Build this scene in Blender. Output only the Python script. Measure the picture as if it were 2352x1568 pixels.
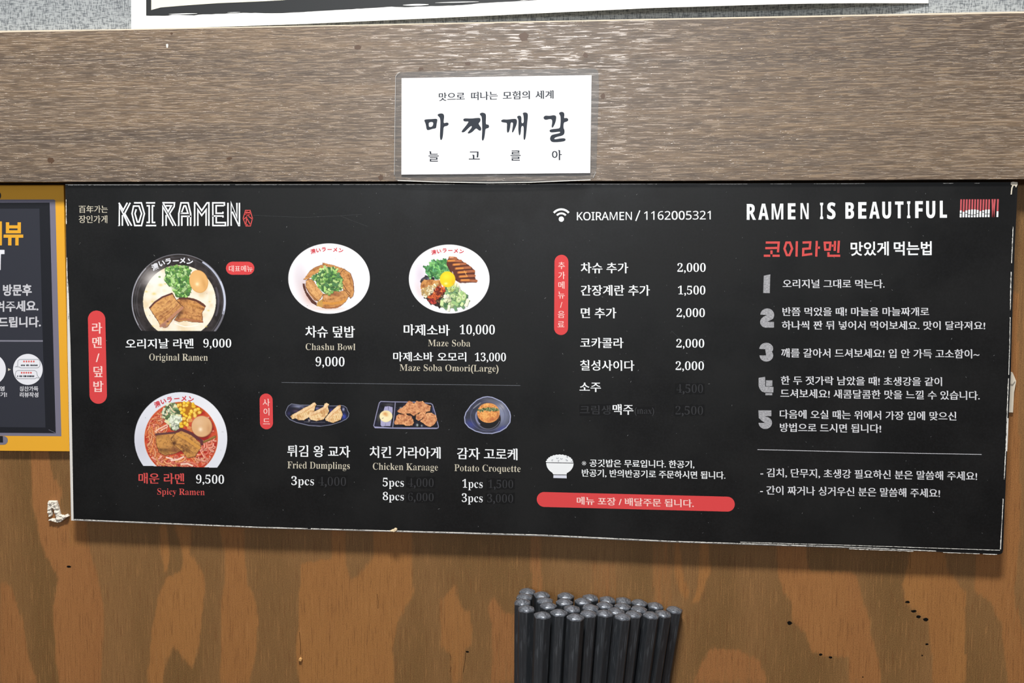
import bpy, math, random
import numpy as np
from mathutils import Matrix, Vector, geometry

# ------------------------------------------------------------------ scene basics
for o in list(bpy.data.objects):
    bpy.data.objects.remove(o)
scene = bpy.context.scene
coll = scene.collection
scene.view_settings.view_transform = 'Standard'
scene.view_settings.look = 'None'
scene.view_settings.gamma = 1.0
scene.view_settings.use_curve_mapping = False
scene.view_settings.exposure = 0.0

# camera: recovered from the vanishing points of the sign and the plank
IW, IH = 2352.0, 1568.0
V1 = np.array([-19800 - IW / 2, 455 - IH / 2])
V2 = np.array([955 - IW / 2, 31500 - IH / 2])
FOC = math.sqrt(-(V1 @ V2))
nrm = lambda a: a / np.linalg.norm(a)
AX = -nrm(np.array([V1[0], V1[1], FOC]))          # world X (right) in camera axes
AZ = -nrm(np.array([V2[0], V2[1], FOC]))          # world Z (up)
AY = np.cross(AZ, AX)                             # world Y (into the wall)
RC = np.stack([AX, AY, AZ], axis=1)               # world -> camera


def ray(u, v):
    d = np.stack([np.asarray(u, float) - IW / 2, np.asarray(v, float) - IH / 2, np.full_like(np.asarray(u, float), FOC)], -1)
    return d @ RC


def _x_on(u, v):
    r = ray(u, v)
    return np.array([r[0] / r[1], r[2] / r[1]])


_w = np.linalg.norm(_x_on(2338, 418) - _x_on(150, 421))
CAM_D = 0.008 + 0.5 / _w                           # the sign is half a metre wide


def onwall(u, v, d=0.0):
    """metric point on the plane d metres in front of the wall, for a point measured in the photograph"""
    r = ray(u, v)
    t = (CAM_D - d) / r[..., 1]
    return np.stack([r[..., 0] * t, np.zeros_like(t) - d, r[..., 2] * t], -1)


def onheight(u, v, z):
    r = ray(u, v)
    t = z / r[2]
    return np.array([r[0] * t, -CAM_D + r[1] * t, z])


cam = bpy.data.objects.new('camera', bpy.data.cameras.new('camera'))
coll.objects.link(cam)
cam.data.sensor_width = 36.0
cam.data.lens = 36.0 * FOC / IW
cam.data.clip_start = 0.01
ex, ey, ez = RC[0], RC[1], RC[2]
cam.matrix_world = Matrix(((ex[0], -ey[0], -ez[0], 0), (ex[1], -ey[1], -ez[1], -CAM_D), (ex[2], -ey[2], -ez[2], 0), (0, 0, 0, 1)))
scene.camera = cam

world = bpy.data.worlds.new('room_light')
scene.world = world
world.use_nodes = True
bg = world.node_tree.nodes['Background']
bg.inputs[0].default_value = (0.80, 0.90, 1.0, 1)
bg.inputs[1].default_value = 0.08


def area(name, loc, target, sx, sy, power, col):
    L = bpy.data.lights.new(name, 'AREA')
    L.shape = 'RECTANGLE'
    L.size, L.size_y, L.energy, L.color = sx, sy, power, col
    o = bpy.data.objects.new(name, L)
    coll.objects.link(o)
    o.location = loc
    o.rotation_euler = (Vector(target) - Vector(loc)).to_track_quat('-Z', 'Y').to_euler()
    return o


area('ceiling_lamp', (-0.09, -0.60, 1.02), (-0.05, 0.0, 0.0), 0.30, 0.13, 26.0, (1.0, 0.965, 0.91))

area('far_ceiling_lamp', (-0.50, -4.5, 1.10), (-.05, 0, 0), 1.0, .5, 50.0, (.92, .96, 1.0))
area('right_fill', (1.5, -1.5, .9), (0, 0, 0), .5, .5, 1.5, (1.0, .97, .93))  # unseen weak fill from the right, added to set the chopstick facets apart
area('left_fill', (-1.6, -1.4, .5), (0, 0, 0), .7, .9, 1.8, (.86, .93, 1.0))  # unseen cool fill, added so the left-hand stick facets catch some light


# ------------------------------------------------------------------ helpers
def lin(c):
    c = np.asarray(c, float) / 255.0
    return np.where(c <= 0.04045, c / 12.92, ((c + 0.055) / 1.055) ** 2.4)


def material(name, rgb=(128, 128, 128), rough=0.5, spec=0.5, metal=0.0):
    m = bpy.data.materials.new(name)
    m.use_nodes = True
    b = m.node_tree.nodes['Principled BSDF']
    b.inputs['Base Color'].default_value = (*lin(rgb), 1)
    b.inputs['Roughness'].default_value = rough
    b.inputs['Specular IOR Level'].default_value = spec
    b.inputs['Metallic'].default_value = metal
    return m


class NT:
    """small wrapper for wiring node trees"""
    def __init__(self, m):
        self.t = m.node_tree
        self.b = self.t.nodes['Principled BSDF']

    def n(self, kind, **kw):
        x = self.t.nodes.new(kind)
        for k, v in kw.items():
            setattr(x, k, v)
        return x

    def l(self, a, b):
        self.t.links.new(a, b)

    def noise(self, vec, scale, detail=4, rough=0.6, dist=0.0):
        x = self.n('ShaderNodeTexNoise')
        x.inputs['Scale'].default_value = scale
        x.inputs['Detail'].default_value = detail
        x.inputs['Roughness'].default_value = rough
        x.inputs['Distortion'].default_value = dist
        self.l(vec, x.inputs['Vector'])
        return x.outputs['Fac']

    def pos(self, sx, sy, sz):
        g = self.n('ShaderNodeNewGeometry')
        m = self.n('ShaderNodeVectorMath', operation='MULTIPLY')
        self.l(g.outputs['Position'], m.inputs[0])
        m.inputs[1].default_value = (sx, sy, sz)
        return m.outputs[0]

    def math(self, op, a, b=None, c=None, clamp=False):
        x = self.n('ShaderNodeMath', operation=op)
        x.use_clamp = clamp
        for i, v in enumerate((a, b, c)):
            if v is None:
                continue
            if isinstance(v, (int, float)):
                x.inputs[i].default_value = v
            else:
                self.l(v, x.inputs[i])
        return x.outputs[0]

    def step(self, v, lo, hi, a=0.0, b=1.0):
        x = self.n('ShaderNodeMapRange', interpolation_type='SMOOTHSTEP')
        self.l(v, x.inputs[0])
        for i, q in enumerate((lo, hi, a, b)):
            x.inputs[i + 1].default_value = q
        return x.outputs[0]

    def mix(self, f, a, b, mode='MIX'):
        x = self.n('ShaderNodeMix', data_type='RGBA', blend_type=mode)
        if isinstance(f, (int, float)):
            x.inputs[0].default_value = f
        else:
            self.l(f, x.inputs[0])
        for i, v in ((6, a), (7, b)):
            if isinstance(v, tuple):
                x.inputs[i].default_value = (*lin(v), 1)
            else:
                self.l(v, x.inputs[i])
        return x.outputs[2]

    def attr(self, name):
        x = self.n('ShaderNodeAttribute', attribute_name=name)
        return x

    def bump(self, h, strength, dist):
        x = self.n('ShaderNodeBump')
        x.inputs['Strength'].default_value = strength
        x.inputs['Distance'].default_value = dist
        self.l(h, x.inputs['Height'])
        self.l(x.outputs[0], self.b.inputs['Normal'])

    def color(self, c):
        self.l(c, self.b.inputs['Base Color'])

    def rough(self, r):
        self.l(r, self.b.inputs['Roughness'])


def link(name, me, mat=None, parent=None):
    o = bpy.data.objects.new(name, me)
    coll.objects.link(o)
    if mat is not None and not me.materials:
        me.materials.append(mat)
    if parent is not None:
        o.parent = parent
    return o


def tag(o, label=None, cat=None, group=None, kind=None):
    for k, v in (('label', label), ('category', cat), ('group', group), ('kind', kind)):
        if v:
            o[k] = v
    return o


def empty(name, loc=(0, 0, 0), label=None, cat=None, group=None):
    o = bpy.data.objects.new(name, None)
    coll.objects.link(o)
    o.location = loc
    return tag(o, label, cat, group)


def mesh(name, verts, faces, mat=None, parent=None, smooth=False):
    me = bpy.data.meshes.new(name)
    me.from_pydata([tuple(v) for v in verts], [], faces)
    if smooth:
        me.polygons.foreach_set('use_smooth', [True] * len(me.polygons))
    me.update()
    return link(name, me, mat, parent)


def prism(name, pts_uv, d0, d1, mat, parent=None):
    """slab parallel to the wall with the outline given by photo points; back at d0, front at d1"""
    pts = np.array(pts_uv, float)
    f = onwall(pts[:, 0], pts[:, 1], d1)
    b = f.copy()
    b[:, 1] = -d0
    n = len(pts)
    faces = [tuple(range(n)), tuple(range(2 * n - 1, n - 1, -1))]
    faces += [(i, i + n, (i + 1) % n + n, (i + 1) % n) for i in range(n)]
    o = mesh(name, list(f) + list(b), faces, mat, parent)
    return o


def fill2d(contours):
    """fill outlines; when the fill loses area (nearly touching points), nudge the points a little and try again"""
    rs = np.random.RandomState(1)
    size = float(np.ptp(np.concatenate([np.asarray(c, float)[:, 0] for c in contours]))) / max(1, len(contours)) ** .5
    best = None
    for k in range(6):
        v, f, want = fill_once([np.asarray(c, float)[:, :2] + (rs.rand(len(c), 2) - .5) * size * 4e-4 * k for c in contours])
        got = 0.0
        for t_ in f:
            p = v[list(t_)]
            got += abs(0.5 * np.sum(p[:, 0] * np.roll(p[:, 1], -1) - p[:, 1] * np.roll(p[:, 0], -1)))
        if best is None or abs(got - want) < best[0]:
            best = (abs(got - want), v, f)
        if best[0] < .004 * want:
            break
    return best[1], best[2]


def fill_once(contours):
    """fill closed 2D outlines; inner outlines are holes of the smallest outline around them -> verts (n,2), triangles"""
    cs = [np.asarray(c, float)[:, :2] for c in contours if len(c) >= 3]
    A = [abs(0.5 * np.sum(c[:, 0] * np.roll(c[:, 1], -1) - c[:, 1] * np.roll(c[:, 0], -1))) for c in cs]
    order = sorted(range(len(cs)), key=lambda k: -A[k])
    bb = [(c[:, 0].min(), c[:, 1].min(), c[:, 0].max(), c[:, 1].max()) for c in cs]
    sg = [np.sign(np.sum(c[:, 0] * np.roll(c[:, 1], -1) - c[:, 1] * np.roll(c[:, 0], -1))) for c in cs]
    host = {}
    for n_, k in enumerate(order):
        host[k] = None
        for m_ in reversed(order[:n_]):
            if sg[m_] == sg[k] or host[m_] is not None:
                continue
            p, q, b = cs[k].mean(0), cs[k][0], bb[m_]
            if b[0] <= q[0] <= b[2] and b[1] <= q[1] <= b[3] and inside(q[:1], q[1:], cs[m_])[0]:
                host[k] = m_
                break
    # every group is filled far apart from the others, then moved back, so that touching strokes never cancel out
    cu = bpy.data.curves.new('tmp', 'CURVE')
    cu.dimensions = '2D'
    cu.fill_mode = 'BOTH'
    roots = [k for k in order if host[k] is None]
    want = sum(A[k] for k in roots) - sum(A[k] for k in order if host[k] is not None)
    x0 = min(b[0] for b in bb)
    gap = (max(b[2] for b in bb) - x0) + 1.0
    for g, k in enumerate(roots):
        for c in [cs[k]] + [cs[h] for h in order if host[h] == k]:
            sp = cu.splines.new('POLY')
            sp.points.add(len(c) - 1)
            a = np.zeros((len(c), 4))
            a[:, :2] = c
            a[:, 0] += g * gap - x0
            a[:, 3] = 1
            sp.points.foreach_set('co', a.ravel())
            sp.use_cyclic_u = True
    ob = bpy.data.objects.new('tmp', cu)
    me = bpy.data.meshes.new_from_object(ob)
    v = np.empty(len(me.vertices) * 3)
    me.vertices.foreach_get('co', v)
    v = v.reshape(-1, 3)[:, :2].astype(float)
    faces = [tuple(p.vertices) for p in me.polygons]
    bpy.data.objects.remove(ob)
    bpy.data.curves.remove(cu)
    bpy.data.meshes.remove(me)
    v[:, 0] -= np.floor((v[:, 0] + 1e-3) / gap) * gap
    v[:, 0] += x0
    return v, faces, want


# scales and origins of the enlarged views the measurements were taken in
VIEW = {'px': (0, 0, 1), 'A': (0, 400, 3.675), 'B': (0, 800, 3.647), 'C': (600, 400, 3.675), 'D': (600, 800, 3.647),
        'E': (1200, 400, 3.92), 'F': (1200, 800, 3.646), 'G': (1680, 400, 3.5), 'H': (1680, 800, 3.266),
        'K': (260, 440, 6.533), 'S': (2180, 440, 13.674), 'N': (1720, 610, 4.02), 'P': (0, 770, 9.8),
        'Q': (860, 130, 4.2), 'R': (1240, 1030, 19.6), 'f1': (290, 570, 7.84), 'f2': (300, 890, 8.254),
        'f3': (655, 550, 8.961), 'f4': (930, 550, 8.961), 'f5': (645, 900, 13.835), 'f6': (850, 900, 13.835),
        'f7': (1050, 895, 14.257), 'w1': (0, 1000, 2.76), 'w2': (600, 1190, 3.675), 'w3': (1540, 1230, 4.639),
        'w4': (1950, 1230, 4.639), 'T': (1100, 1300, 4.355), 'U': (280, 0, 2.306)}


def px(view, pts):
    ox, oy, s = VIEW[view]
    p = np.asarray(pts, float)
    return p / s + np.array([ox, oy])


def flat(name, view, contours, d, mat, parent):
    """printed shape: contours in a view's units, laid on the plane at depth d"""
    cs = [px(view, c) for c in contours]
    v, f = fill2d([c * (1, -1) for c in cs])
    return mesh(name, onwall(v[:, 0], -v[:, 1], d), f, mat, parent)


def ribbon(pts, w, closed=False):
    """quads along a polyline with mitred joins, returned as separate contours per segment"""
    p = np.asarray(pts, float)
    n = len(p)
    out_l, out_r = [], []
    for i in range(n):
        a = p[(i - 1) % n] if (closed or i > 0) else None
        b = p[(i + 1) % n] if (closed or i < n - 1) else None
        d1 = nrm(p[i] - a) if a is not None else None
        d2 = nrm(b - p[i]) if b is not None else None
        if d1 is None: d1 = d2
        if d2 is None: d2 = d1
        t = d1 + d2
        t = nrm(t) if np.linalg.norm(t) > 1e-6 else d1
        nn = np.array([-t[1], t[0]])
        c = max(0.35, nn @ np.array([-d1[1], d1[0]]))
        out_l.append(p[i] + nn * w / 2 / c)
        out_r.append(p[i] - nn * w / 2 / c)
    return out_l, out_r


def strokes(name, view, lines, w, d, mat, parent, closed=False):
    vs, fs = [], []
    for ln in lines:
        L, R = ribbon(px(view, ln), w / VIEW[view][2], closed)
        b = len(vs)
        n = len(L)
        for q in range(n):
            vs += [L[q], R[q]]
        for q in range(n if closed else n - 1):
            i, j = b + 2 * q, b + 2 * ((q + 1) % n)
            fs.append((i, i + 1, j + 1, j))
    vs = np.array(vs)
    return mesh(name, onwall(vs[:, 0], vs[:, 1], d), fs, mat, parent)


def arc(cx, cy, rx, ry, a0, a1, n=16):
    t = np.radians(np.linspace(a0, a1, n))
    return [(cx + rx * math.cos(q), cy + ry * math.sin(q)) for q in t]


def pill(x0, y0, x1, y1, r=None, sx=0.0, sy=0.0):
    """rounded box; sx shifts the bottom sideways, sy lowers the right end"""
    r = r or min(x1 - x0, y1 - y0) / 2
    p = arc(x1 - r, y0 + r, r, r, -90, 0, 10) + arc(x1 - r, y1 - r, r, r, 0, 90, 10)
    p += arc(x0 + r, y1 - r, r, r, 90, 180, 10) + arc(x0 + r, y0 + r, r, r, 180, 270, 10)
    return [(x + sx * (y - y0) / (y1 - y0), y + sy * (x - x0) / (x1 - x0)) for x, y in p]


# ------------------------------------------------------------------ lettering
def _bold(s):
    o = ''
    for ch in s:
        if 'A' <= ch <= 'Z': o += chr(0x1D400 + ord(ch) - 65)
        elif 'a' <= ch <= 'z': o += chr(0x1D41A + ord(ch) - 97)
        elif '0' <= ch <= '9': o += chr(0x1D7CE + ord(ch) - 48)
        else: o += ch
    return o


def _sans(s):
    return ''.join(chr(0x1D5A0 + ord(c) - 65) if 'A' <= c <= 'Z' else chr(0x1D7E2 + ord(c) - 48) if '0' <= c <= '9' else c for c in s)


def _sansbold(s):
    return ''.join(chr(0x1D5D4 + ord(c) - 65) if 'A' <= c <= 'Z' else c for c in s)


STYLE = {  # emboldening in x and y (em), brush serif, character map, reference glyph
    'myeong': (.019, .004, True, None, '맘'), 'myeongthin': (.010, .001, True, None, '맘'),
    'myeongbold': (.034, .018, True, None, '맘'),
    'brush': (.034, .026, True, None, '맘'), 'gothic': (.020, .018, False, None, '맘'),
    'gothicbold': (.034, .028, False, None, '맘'),
    'price': (-.010, -.002, False, _bold, '0'), 'serif': (-.017, -.002, False, _bold, 'H'),
    'faint': (-.024, -.014, False, _bold, '0'),
    'caps': (.026, .006, False, _sansbold, 'H'), 'sans': (.014, .010, False, _sans, 'H'), 'kana': (.042, .036, False, None, '맘')}


# letter outlines as plain numbers (500 units to the em): for each letter its code point, advance width, number of outlines,
# then for each outline the number of points and the steps from point to point
OUTLINE_DATA = [
32,139,0,33,136,2,16,68,56,-12,-3,-9,-6,-7,-10,-2,-11,2,-12,7,-10,9,-6,12,-3,12,3,9,6,7,10,2,12,-2,11,-7,10,-9,6,26,40,271,0,-15,0,-14,1,-13,2,-11,12,-86,2,-14,3,-10,3,-6,5,-2,4,2,3,6,3,10,
2,14,13,86,1,11,1,13,0,14,1,15,-2,33,-5,23,-9,14,-12,4,-13,-4,-9,-14,-5,-23,40,162,1,18,84,116,4,65,13,60,23,55,32,51,-27,0,-40,-49,-31,-57,-19,-62,-7,-63,7,-63,19,-62,31,-57,40,-49,27,0,
-32,51,-23,55,-13,60,41,162,1,18,78,116,-4,-65,-14,-60,-22,-55,-32,-51,27,0,40,49,30,57,20,62,7,63,-7,63,-20,62,-30,57,-40,49,-27,0,32,-51,22,-55,14,-60,44,110,1,21,30,-59,25,12,19,17,10,21,
4,22,-3,20,-7,15,-11,10,-14,4,-12,-3,-10,-6,-6,-9,-2,-11,2,-11,5,-9,8,-6,10,-2,1,-15,-3,-15,-6,-14,-10,-10,45,162,1,4,142,134,-122,0,0,-47,122,0,46,110,1,16,55,56,-12,-3,-10,-6,-6,-10,-2,
-11,2,-12,6,-10,10,-6,12,-3,11,3,10,6,6,10,3,12,-3,11,-6,10,-10,6,47,141,1,4,4,-5,35,0,98,350,-35,0,126,292,1,34,13,99,17,13,18,11,17,7,19,2,14,-1,15,-4,16,-6,16,-8,15,-6,16,-7,16,-4,15,-2,
19,3,20,7,18,10,16,13,0,41,-17,-13,-18,-10,-18,-8,-17,-3,-14,2,-15,4,-15,7,-16,6,-16,7,-16,7,-15,4,-16,1,-20,-2,-19,-7,-19,-10,-16,-12,8251,318,6,32,25,169,0,6,1,5,3,5,3,4,4,4,5,2,5,2,7,1,7,
-1,6,-2,5,-2,4,-4,3,-4,3,-5,1,-5,1,-6,-1,-6,-1,-5,-3,-4,-3,-4,-4,-4,-5,-2,-6,-2,-7,0,-6,0,-6,2,-5,2,-4,4,-3,4,-3,4,-1,5,4,82,54,-32,33,190,194,32,-33,4,240,54,-190,194,32,33,190,-194,32,130,
61,0,6,2,5,2,4,4,4,4,4,5,3,5,1,7,1,6,-1,6,-1,5,-3,5,-4,3,-4,2,-4,2,-5,0,-6,0,-5,-2,-5,-2,-5,-3,-4,-5,-4,-5,-2,-6,-2,-6,-1,-7,1,-5,2,-5,2,-4,4,-4,4,-2,5,-2,5,32,130,274,0,6,2,5,2,4,4,4,4,4,5,
3,5,1,7,1,6,-1,6,-1,5,-3,5,-4,3,-4,2,-4,2,-5,0,-6,0,-5,-2,-5,-2,-5,-3,-4,-5,-3,-5,-3,-6,-2,-6,0,-7,0,-5,2,-5,3,-4,3,-4,4,-2,5,-2,5,32,235,169,0,6,2,5,2,5,4,4,4,4,5,2,6,2,7,1,6,-1,6,-2,5,-2,
4,-4,3,-4,3,-5,1,-5,1,-6,-1,-6,-1,-5,-3,-4,-3,-4,-4,-4,-5,-2,-6,-2,-6,0,-7,0,-6,2,-5,2,-4,4,-4,4,-2,4,-2,5,12356,500,2,34,112,349,-49,1,2,-10,1,-12,0,-12,1,-10,0,-27,1,-35,1,-37,3,-35,16,
-82,25,-55,31,-30,35,-10,24,6,24,20,23,35,23,53,-32,36,-12,-37,-14,-33,-17,-23,-19,-9,-24,10,-20,28,-15,44,-9,57,-2,32,-1,31,0,30,0,25,0,12,1,13,1,13,10,372,335,-39,-14,33,-51,25,-62,18,-69,
11,-69,40,17,-11,66,-19,68,-27,63,12513,500,1,44,141,306,-26,-32,37,-24,37,-27,36,-26,31,-24,-40,-44,-45,-42,-53,-38,-61,-33,35,-31,60,36,53,40,44,42,39,43,31,-28,30,-27,29,-29,28,-31,31,35,
-28,28,-30,29,-32,29,-33,28,23,37,20,38,17,38,15,34,3,9,4,10,5,10,4,8,-46,16,-2,-9,-2,-10,-3,-10,-3,-8,-12,-33,-15,-34,-19,-35,-22,-35,-33,25,-36,26,-37,26,12521,500,2,37,439,240,-28,18,-5,
-1,-7,-2,-8,0,-8,-1,-263,0,-11,1,-12,0,-13,1,-13,1,0,-42,13,1,13,1,12,0,11,0,265,0,-9,-28,-13,-29,-17,-28,-20,-25,-36,-32,-42,-26,-47,-20,-51,-14,31,-36,47,16,46,22,44,29,42,38,25,32,20,36,
16,37,12,37,1,3,1,4,2,4,20,116,372,0,-41,10,1,11,0,12,0,12,1,196,0,12,-1,12,0,12,0,10,-1,0,41,-10,-1,-12,0,-12,-1,-12,0,-196,0,-12,0,-12,1,-11,0,12531,500,2,18,71,31,26,-41,59,15,52,18,45,
22,41,23,53,39,46,44,39,47,30,48,-24,42,-28,-47,-38,-49,-47,-47,-54,-41,-39,-22,-47,-20,-53,-18,10,114,367,-29,-31,32,-23,35,-29,33,-29,25,-23,31,31,-27,25,-34,28,-36,28,12540,500,1,20,51,
216,0,-49,14,2,16,0,19,1,21,0,274,0,16,0,15,-1,13,-1,10,-1,0,49,-10,0,-12,-1,-15,-1,-17,0,-274,0,-21,0,-19,1,-17,1,24180,500,2,38,24,111,0,-35,232,0,0,-116,39,0,0,116,182,0,0,35,-182,0,0,
100,147,0,0,36,-147,0,0,76,159,0,0,37,-300,0,6,12,6,13,5,14,6,13,-38,10,-22,-50,-26,-47,-31,-42,-35,-35,8,-5,9,-7,9,-6,7,-6,20,21,19,24,19,26,18,28,122,0,0,-76,-149,0,0,-136,4,144,111,0,100,
112,0,0,-100,28611,500,12,10,18,250,22,-11,22,-14,21,-14,16,-13,18,32,-16,12,-21,14,-23,12,-21,11,10,31,-5,27,-26,20,37,21,41,21,42,19,40,-24,25,-21,-43,-22,-43,-21,-40,10,45,386,22,-12,22,
-15,20,-14,17,-14,19,31,-17,13,-21,14,-23,13,-22,11,70,231,-42,8,4,17,6,32,9,55,15,-2,6,-2,7,-1,8,-1,8,-70,-18,0,80,45,0,26,-41,34,-35,42,-28,50,-18,4,7,5,8,6,7,7,7,-24,6,-22,8,-21,10,-19,
11,17,9,18,9,18,9,17,11,-21,20,-16,-10,-17,-11,-19,-11,-18,-9,-9,9,-9,10,-8,11,-7,11,135,0,0,29,-284,0,1,10,0,10,0,9,1,9,0,38,275,0,0,30,-309,0,0,-67,-2,-41,-6,-44,-15,-45,-26,-42,7,-3,8,-5,
8,-5,6,-5,19,28,14,30,10,32,6,32,41,0,0,-59,-2,-13,-5,-10,-6,-7,-6,-4,4,-7,4,-9,4,-9,12,174,389,0,-146,286,0,0,146,-89,0,0,31,-31,0,0,-31,-53,0,0,31,-31,0,0,-31,4,207,305,49,0,0,-37,-49,0,4,
207,364,49,0,0,-36,-49,0,4,220,163,0,-24,226,0,0,24,4,287,305,53,0,0,-37,-53,0,4,287,364,53,0,0,-36,-53,0,4,371,305,55,0,0,-37,-55,0,4,371,364,55,0,0,-36,-55,0,30334,500,3,22,89,281,0,-322,
38,0,0,33,253,0,0,-33,39,0,0,322,-170,0,4,18,5,19,5,19,5,20,201,0,0,36,-437,0,0,-36,193,0,-3,-20,-4,-19,-4,-19,-4,-18,4,127,121,253,0,0,-94,-253,0,4,127,155,0,92,253,0,0,-92,44032,460,2,12,
49,365,0,-35,166,0,-18,-76,-36,-68,-57,-58,-76,-49,23,-32,93,62,64,76,36,86,12,94,8,331,413,0,-451,42,0,0,233,72,0,0,35,-72,0,0,183,44036,460,3,12,44,378,0,-34,166,0,-18,-56,-37,-49,-57,-40,
-72,-31,17,-33,88,38,67,55,42,69,15,81,6,94,117,0,-146,302,0,0,34,-260,0,0,112,8,334,413,0,-330,42,0,0,159,67,0,0,35,-67,0,0,136,44040,460,3,12,46,392,0,-34,162,0,-16,-50,-36,-43,-56,-34,
-74,-25,16,-34,88,31,67,48,42,62,15,79,13,90,-1,0,-34,302,0,0,34,-261,0,0,52,245,0,0,112,-287,0,0,-34,246,0,0,-46,-245,0,8,335,413,0,-229,41,0,0,94,67,0,0,34,-67,0,0,101,44048,460,4,12,45,
384,0,-33,163,0,-16,-54,-37,-46,-57,-38,-73,-28,16,-33,89,36,67,51,42,66,14,79,4,91,136,0,-168,285,0,0,168,4,335,102,0,-101,-203,0,0,101,8,335,413,0,-256,41,0,0,112,67,0,0,34,-67,0,0,110,
44053,460,4,12,45,380,0,-34,164,0,-17,-55,-37,-48,-57,-39,-72,-29,17,-34,88,38,66,53,42,67,15,81,16,234,138,-61,-7,-46,-17,-30,-28,-10,-37,10,-36,30,-28,46,-17,61,-6,61,6,46,17,30,28,10,36,
-10,37,-30,28,-46,17,16,234,104,44,-3,34,-11,21,-18,8,-23,-8,-22,-21,-17,-34,-11,-44,-4,-44,4,-34,11,-21,17,-7,22,7,23,21,18,34,11,8,335,414,0,-271,41,0,0,119,67,0,0,35,-67,0,0,117,44057,
460,3,12,46,382,0,-34,163,0,-15,-50,-36,-43,-56,-34,-75,-24,17,-34,88,31,67,47,42,63,14,78,13,91,-1,0,-32,298,0,0,32,-256,0,0,46,240,0,0,31,-240,0,0,44,245,0,0,32,-287,0,8,335,414,0,-242,41,
0,0,102,67,0,0,34,-67,0,0,106,44060,460,2,12,43,355,0,-34,135,0,-12,-68,-28,-62,-46,-56,-67,-47,24,-30,81,61,52,71,28,80,8,85,12,268,402,0,-418,39,0,0,213,61,0,0,-236,40,0,0,453,-40,0,0,
-183,-61,0,0,171,44144,460,2,12,45,364,0,-33,165,0,-16,-75,-34,-68,-56,-59,-79,-50,23,-32,95,63,63,76,34,85,11,93,8,250,232,0,-35,106,0,0,-236,41,0,0,453,-41,0,0,-182,44172,460,2,23,45,356,
0,-34,133,0,-14,-68,-29,-62,-46,-56,-64,-47,24,-31,44,30,36,33,30,36,23,38,93,0,0,-211,40,0,0,418,-40,0,0,-173,-78,0,10,30,6,32,4,32,2,33,4,370,414,0,-453,39,0,0,453,44200,460,1,27,231,168,
0,-34,125,0,0,-173,41,0,0,453,-41,0,0,-124,-110,0,3,18,2,19,1,18,0,19,-207,0,0,-33,166,0,-16,-76,-36,-68,-56,-58,-78,-50,22,-32,71,42,54,50,40,56,26,61,118,0,0,-88,44228,460,2,27,45,356,0,
-34,132,0,-13,-68,-30,-62,-46,-56,-63,-47,24,-31,57,42,45,47,32,51,22,56,74,0,0,-80,-82,0,0,-34,82,0,0,-156,39,0,0,418,-39,0,0,-114,-67,0,3,17,2,17,1,17,0,17,4,370,414,0,-453,39,0,0,453,
44256,460,2,8,184,221,0,-162,-159,0,0,-34,409,0,0,34,-209,0,0,162,14,69,368,0,-34,275,0,0,-10,-1,-43,-2,-48,-5,-53,-9,-61,42,-5,9,63,5,55,2,48,0,44,0,44,44277,460,4,8,193,290,0,-87,-167,0,0,
-34,407,0,0,34,-199,0,0,87,16,228,128,-66,-6,-49,-16,-31,-26,-11,-36,11,-34,31,-26,49,-16,66,-6,65,6,49,16,32,26,11,34,-11,36,-32,26,-49,16,14,73,390,0,-33,268,0,0,-4,-1,-27,-1,-27,-4,-29,
-6,-33,40,-5,7,34,4,30,1,29,1,28,0,37,16,228,96,48,-4,36,-10,24,-16,8,-22,-8,-20,-24,-16,-36,-10,-48,-4,-48,4,-37,10,-23,16,-8,20,8,22,23,16,37,10,44368,460,2,12,237,208,0,-149,-70,0,0,149,
-42,0,0,-149,-100,0,0,-34,409,0,0,34,-156,0,0,149,14,68,368,0,-34,277,0,0,-15,0,-44,-2,-46,-5,-50,-9,-57,41,-4,9,58,5,52,2,47,0,44,0,49,44536,460,2,4,25,62,0,-35,409,0,0,35,14,70,366,0,-34,
268,0,0,-12,0,-44,-2,-50,-6,-57,-10,-65,42,-4,10,68,5,57,2,50,0,45,0,46,44592,460,2,12,52,364,0,-33,169,0,-16,-77,-37,-68,-58,-58,-79,-49,22,-33,96,62,66,76,36,86,12,94,4,355,414,0,-453,41,
0,0,453,44608,460,4,12,54,384,0,-33,163,0,-17,-54,-38,-46,-57,-38,-75,-27,17,-33,89,35,68,51,43,66,15,79,4,104,136,0,-169,292,0,0,169,4,355,103,0,-102,-211,0,0,102,4,354,413,0,-255,42,0,0,
255,44611,460,3,12,56,378,0,-34,163,0,-18,-57,-38,-49,-56,-39,-74,-30,16,-33,89,38,67,54,43,68,15,82,21,228,141,0,-18,-13,-45,-33,-38,-48,-28,-57,-17,16,-32,49,13,45,22,36,29,26,36,26,-36,
36,-29,44,-22,49,-13,17,32,-58,17,-48,28,-32,38,-12,45,0,18,4,354,413,0,-303,41,0,0,303,44648,460,3,12,36,359,0,-34,65,0,-6,-62,-13,-59,-22,-57,-34,-54,33,-20,39,67,24,72,11,74,4,73,12,152,
359,0,-34,54,0,-4,-67,-11,-68,-22,-67,-37,-62,33,-19,42,76,23,83,10,82,3,76,12,281,403,0,-419,39,0,0,213,55,0,0,-236,40,0,0,453,-40,0,0,-183,-55,0,0,172,45188,460,4,12,41,389,0,-35,80,0,-10,
-40,-19,-34,-27,-29,-35,-26,27,-26,45,37,33,42,19,50,7,61,13,103,0,0,-33,310,0,0,33,-270,0,0,50,253,0,0,111,-294,0,0,-33,253,0,0,-46,-252,0,12,178,389,0,-35,72,0,-8,-45,-17,-39,-26,-34,-37,
-32,29,-25,46,43,31,49,16,55,6,63,4,354,414,0,-232,41,0,0,232,45208,460,2,14,43,111,0,-35,36,0,52,1,52,3,55,6,56,10,-5,35,-54,-9,-51,-7,-51,-3,-49,-1,0,258,-41,0,8,331,414,0,-453,42,0,0,238,
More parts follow.
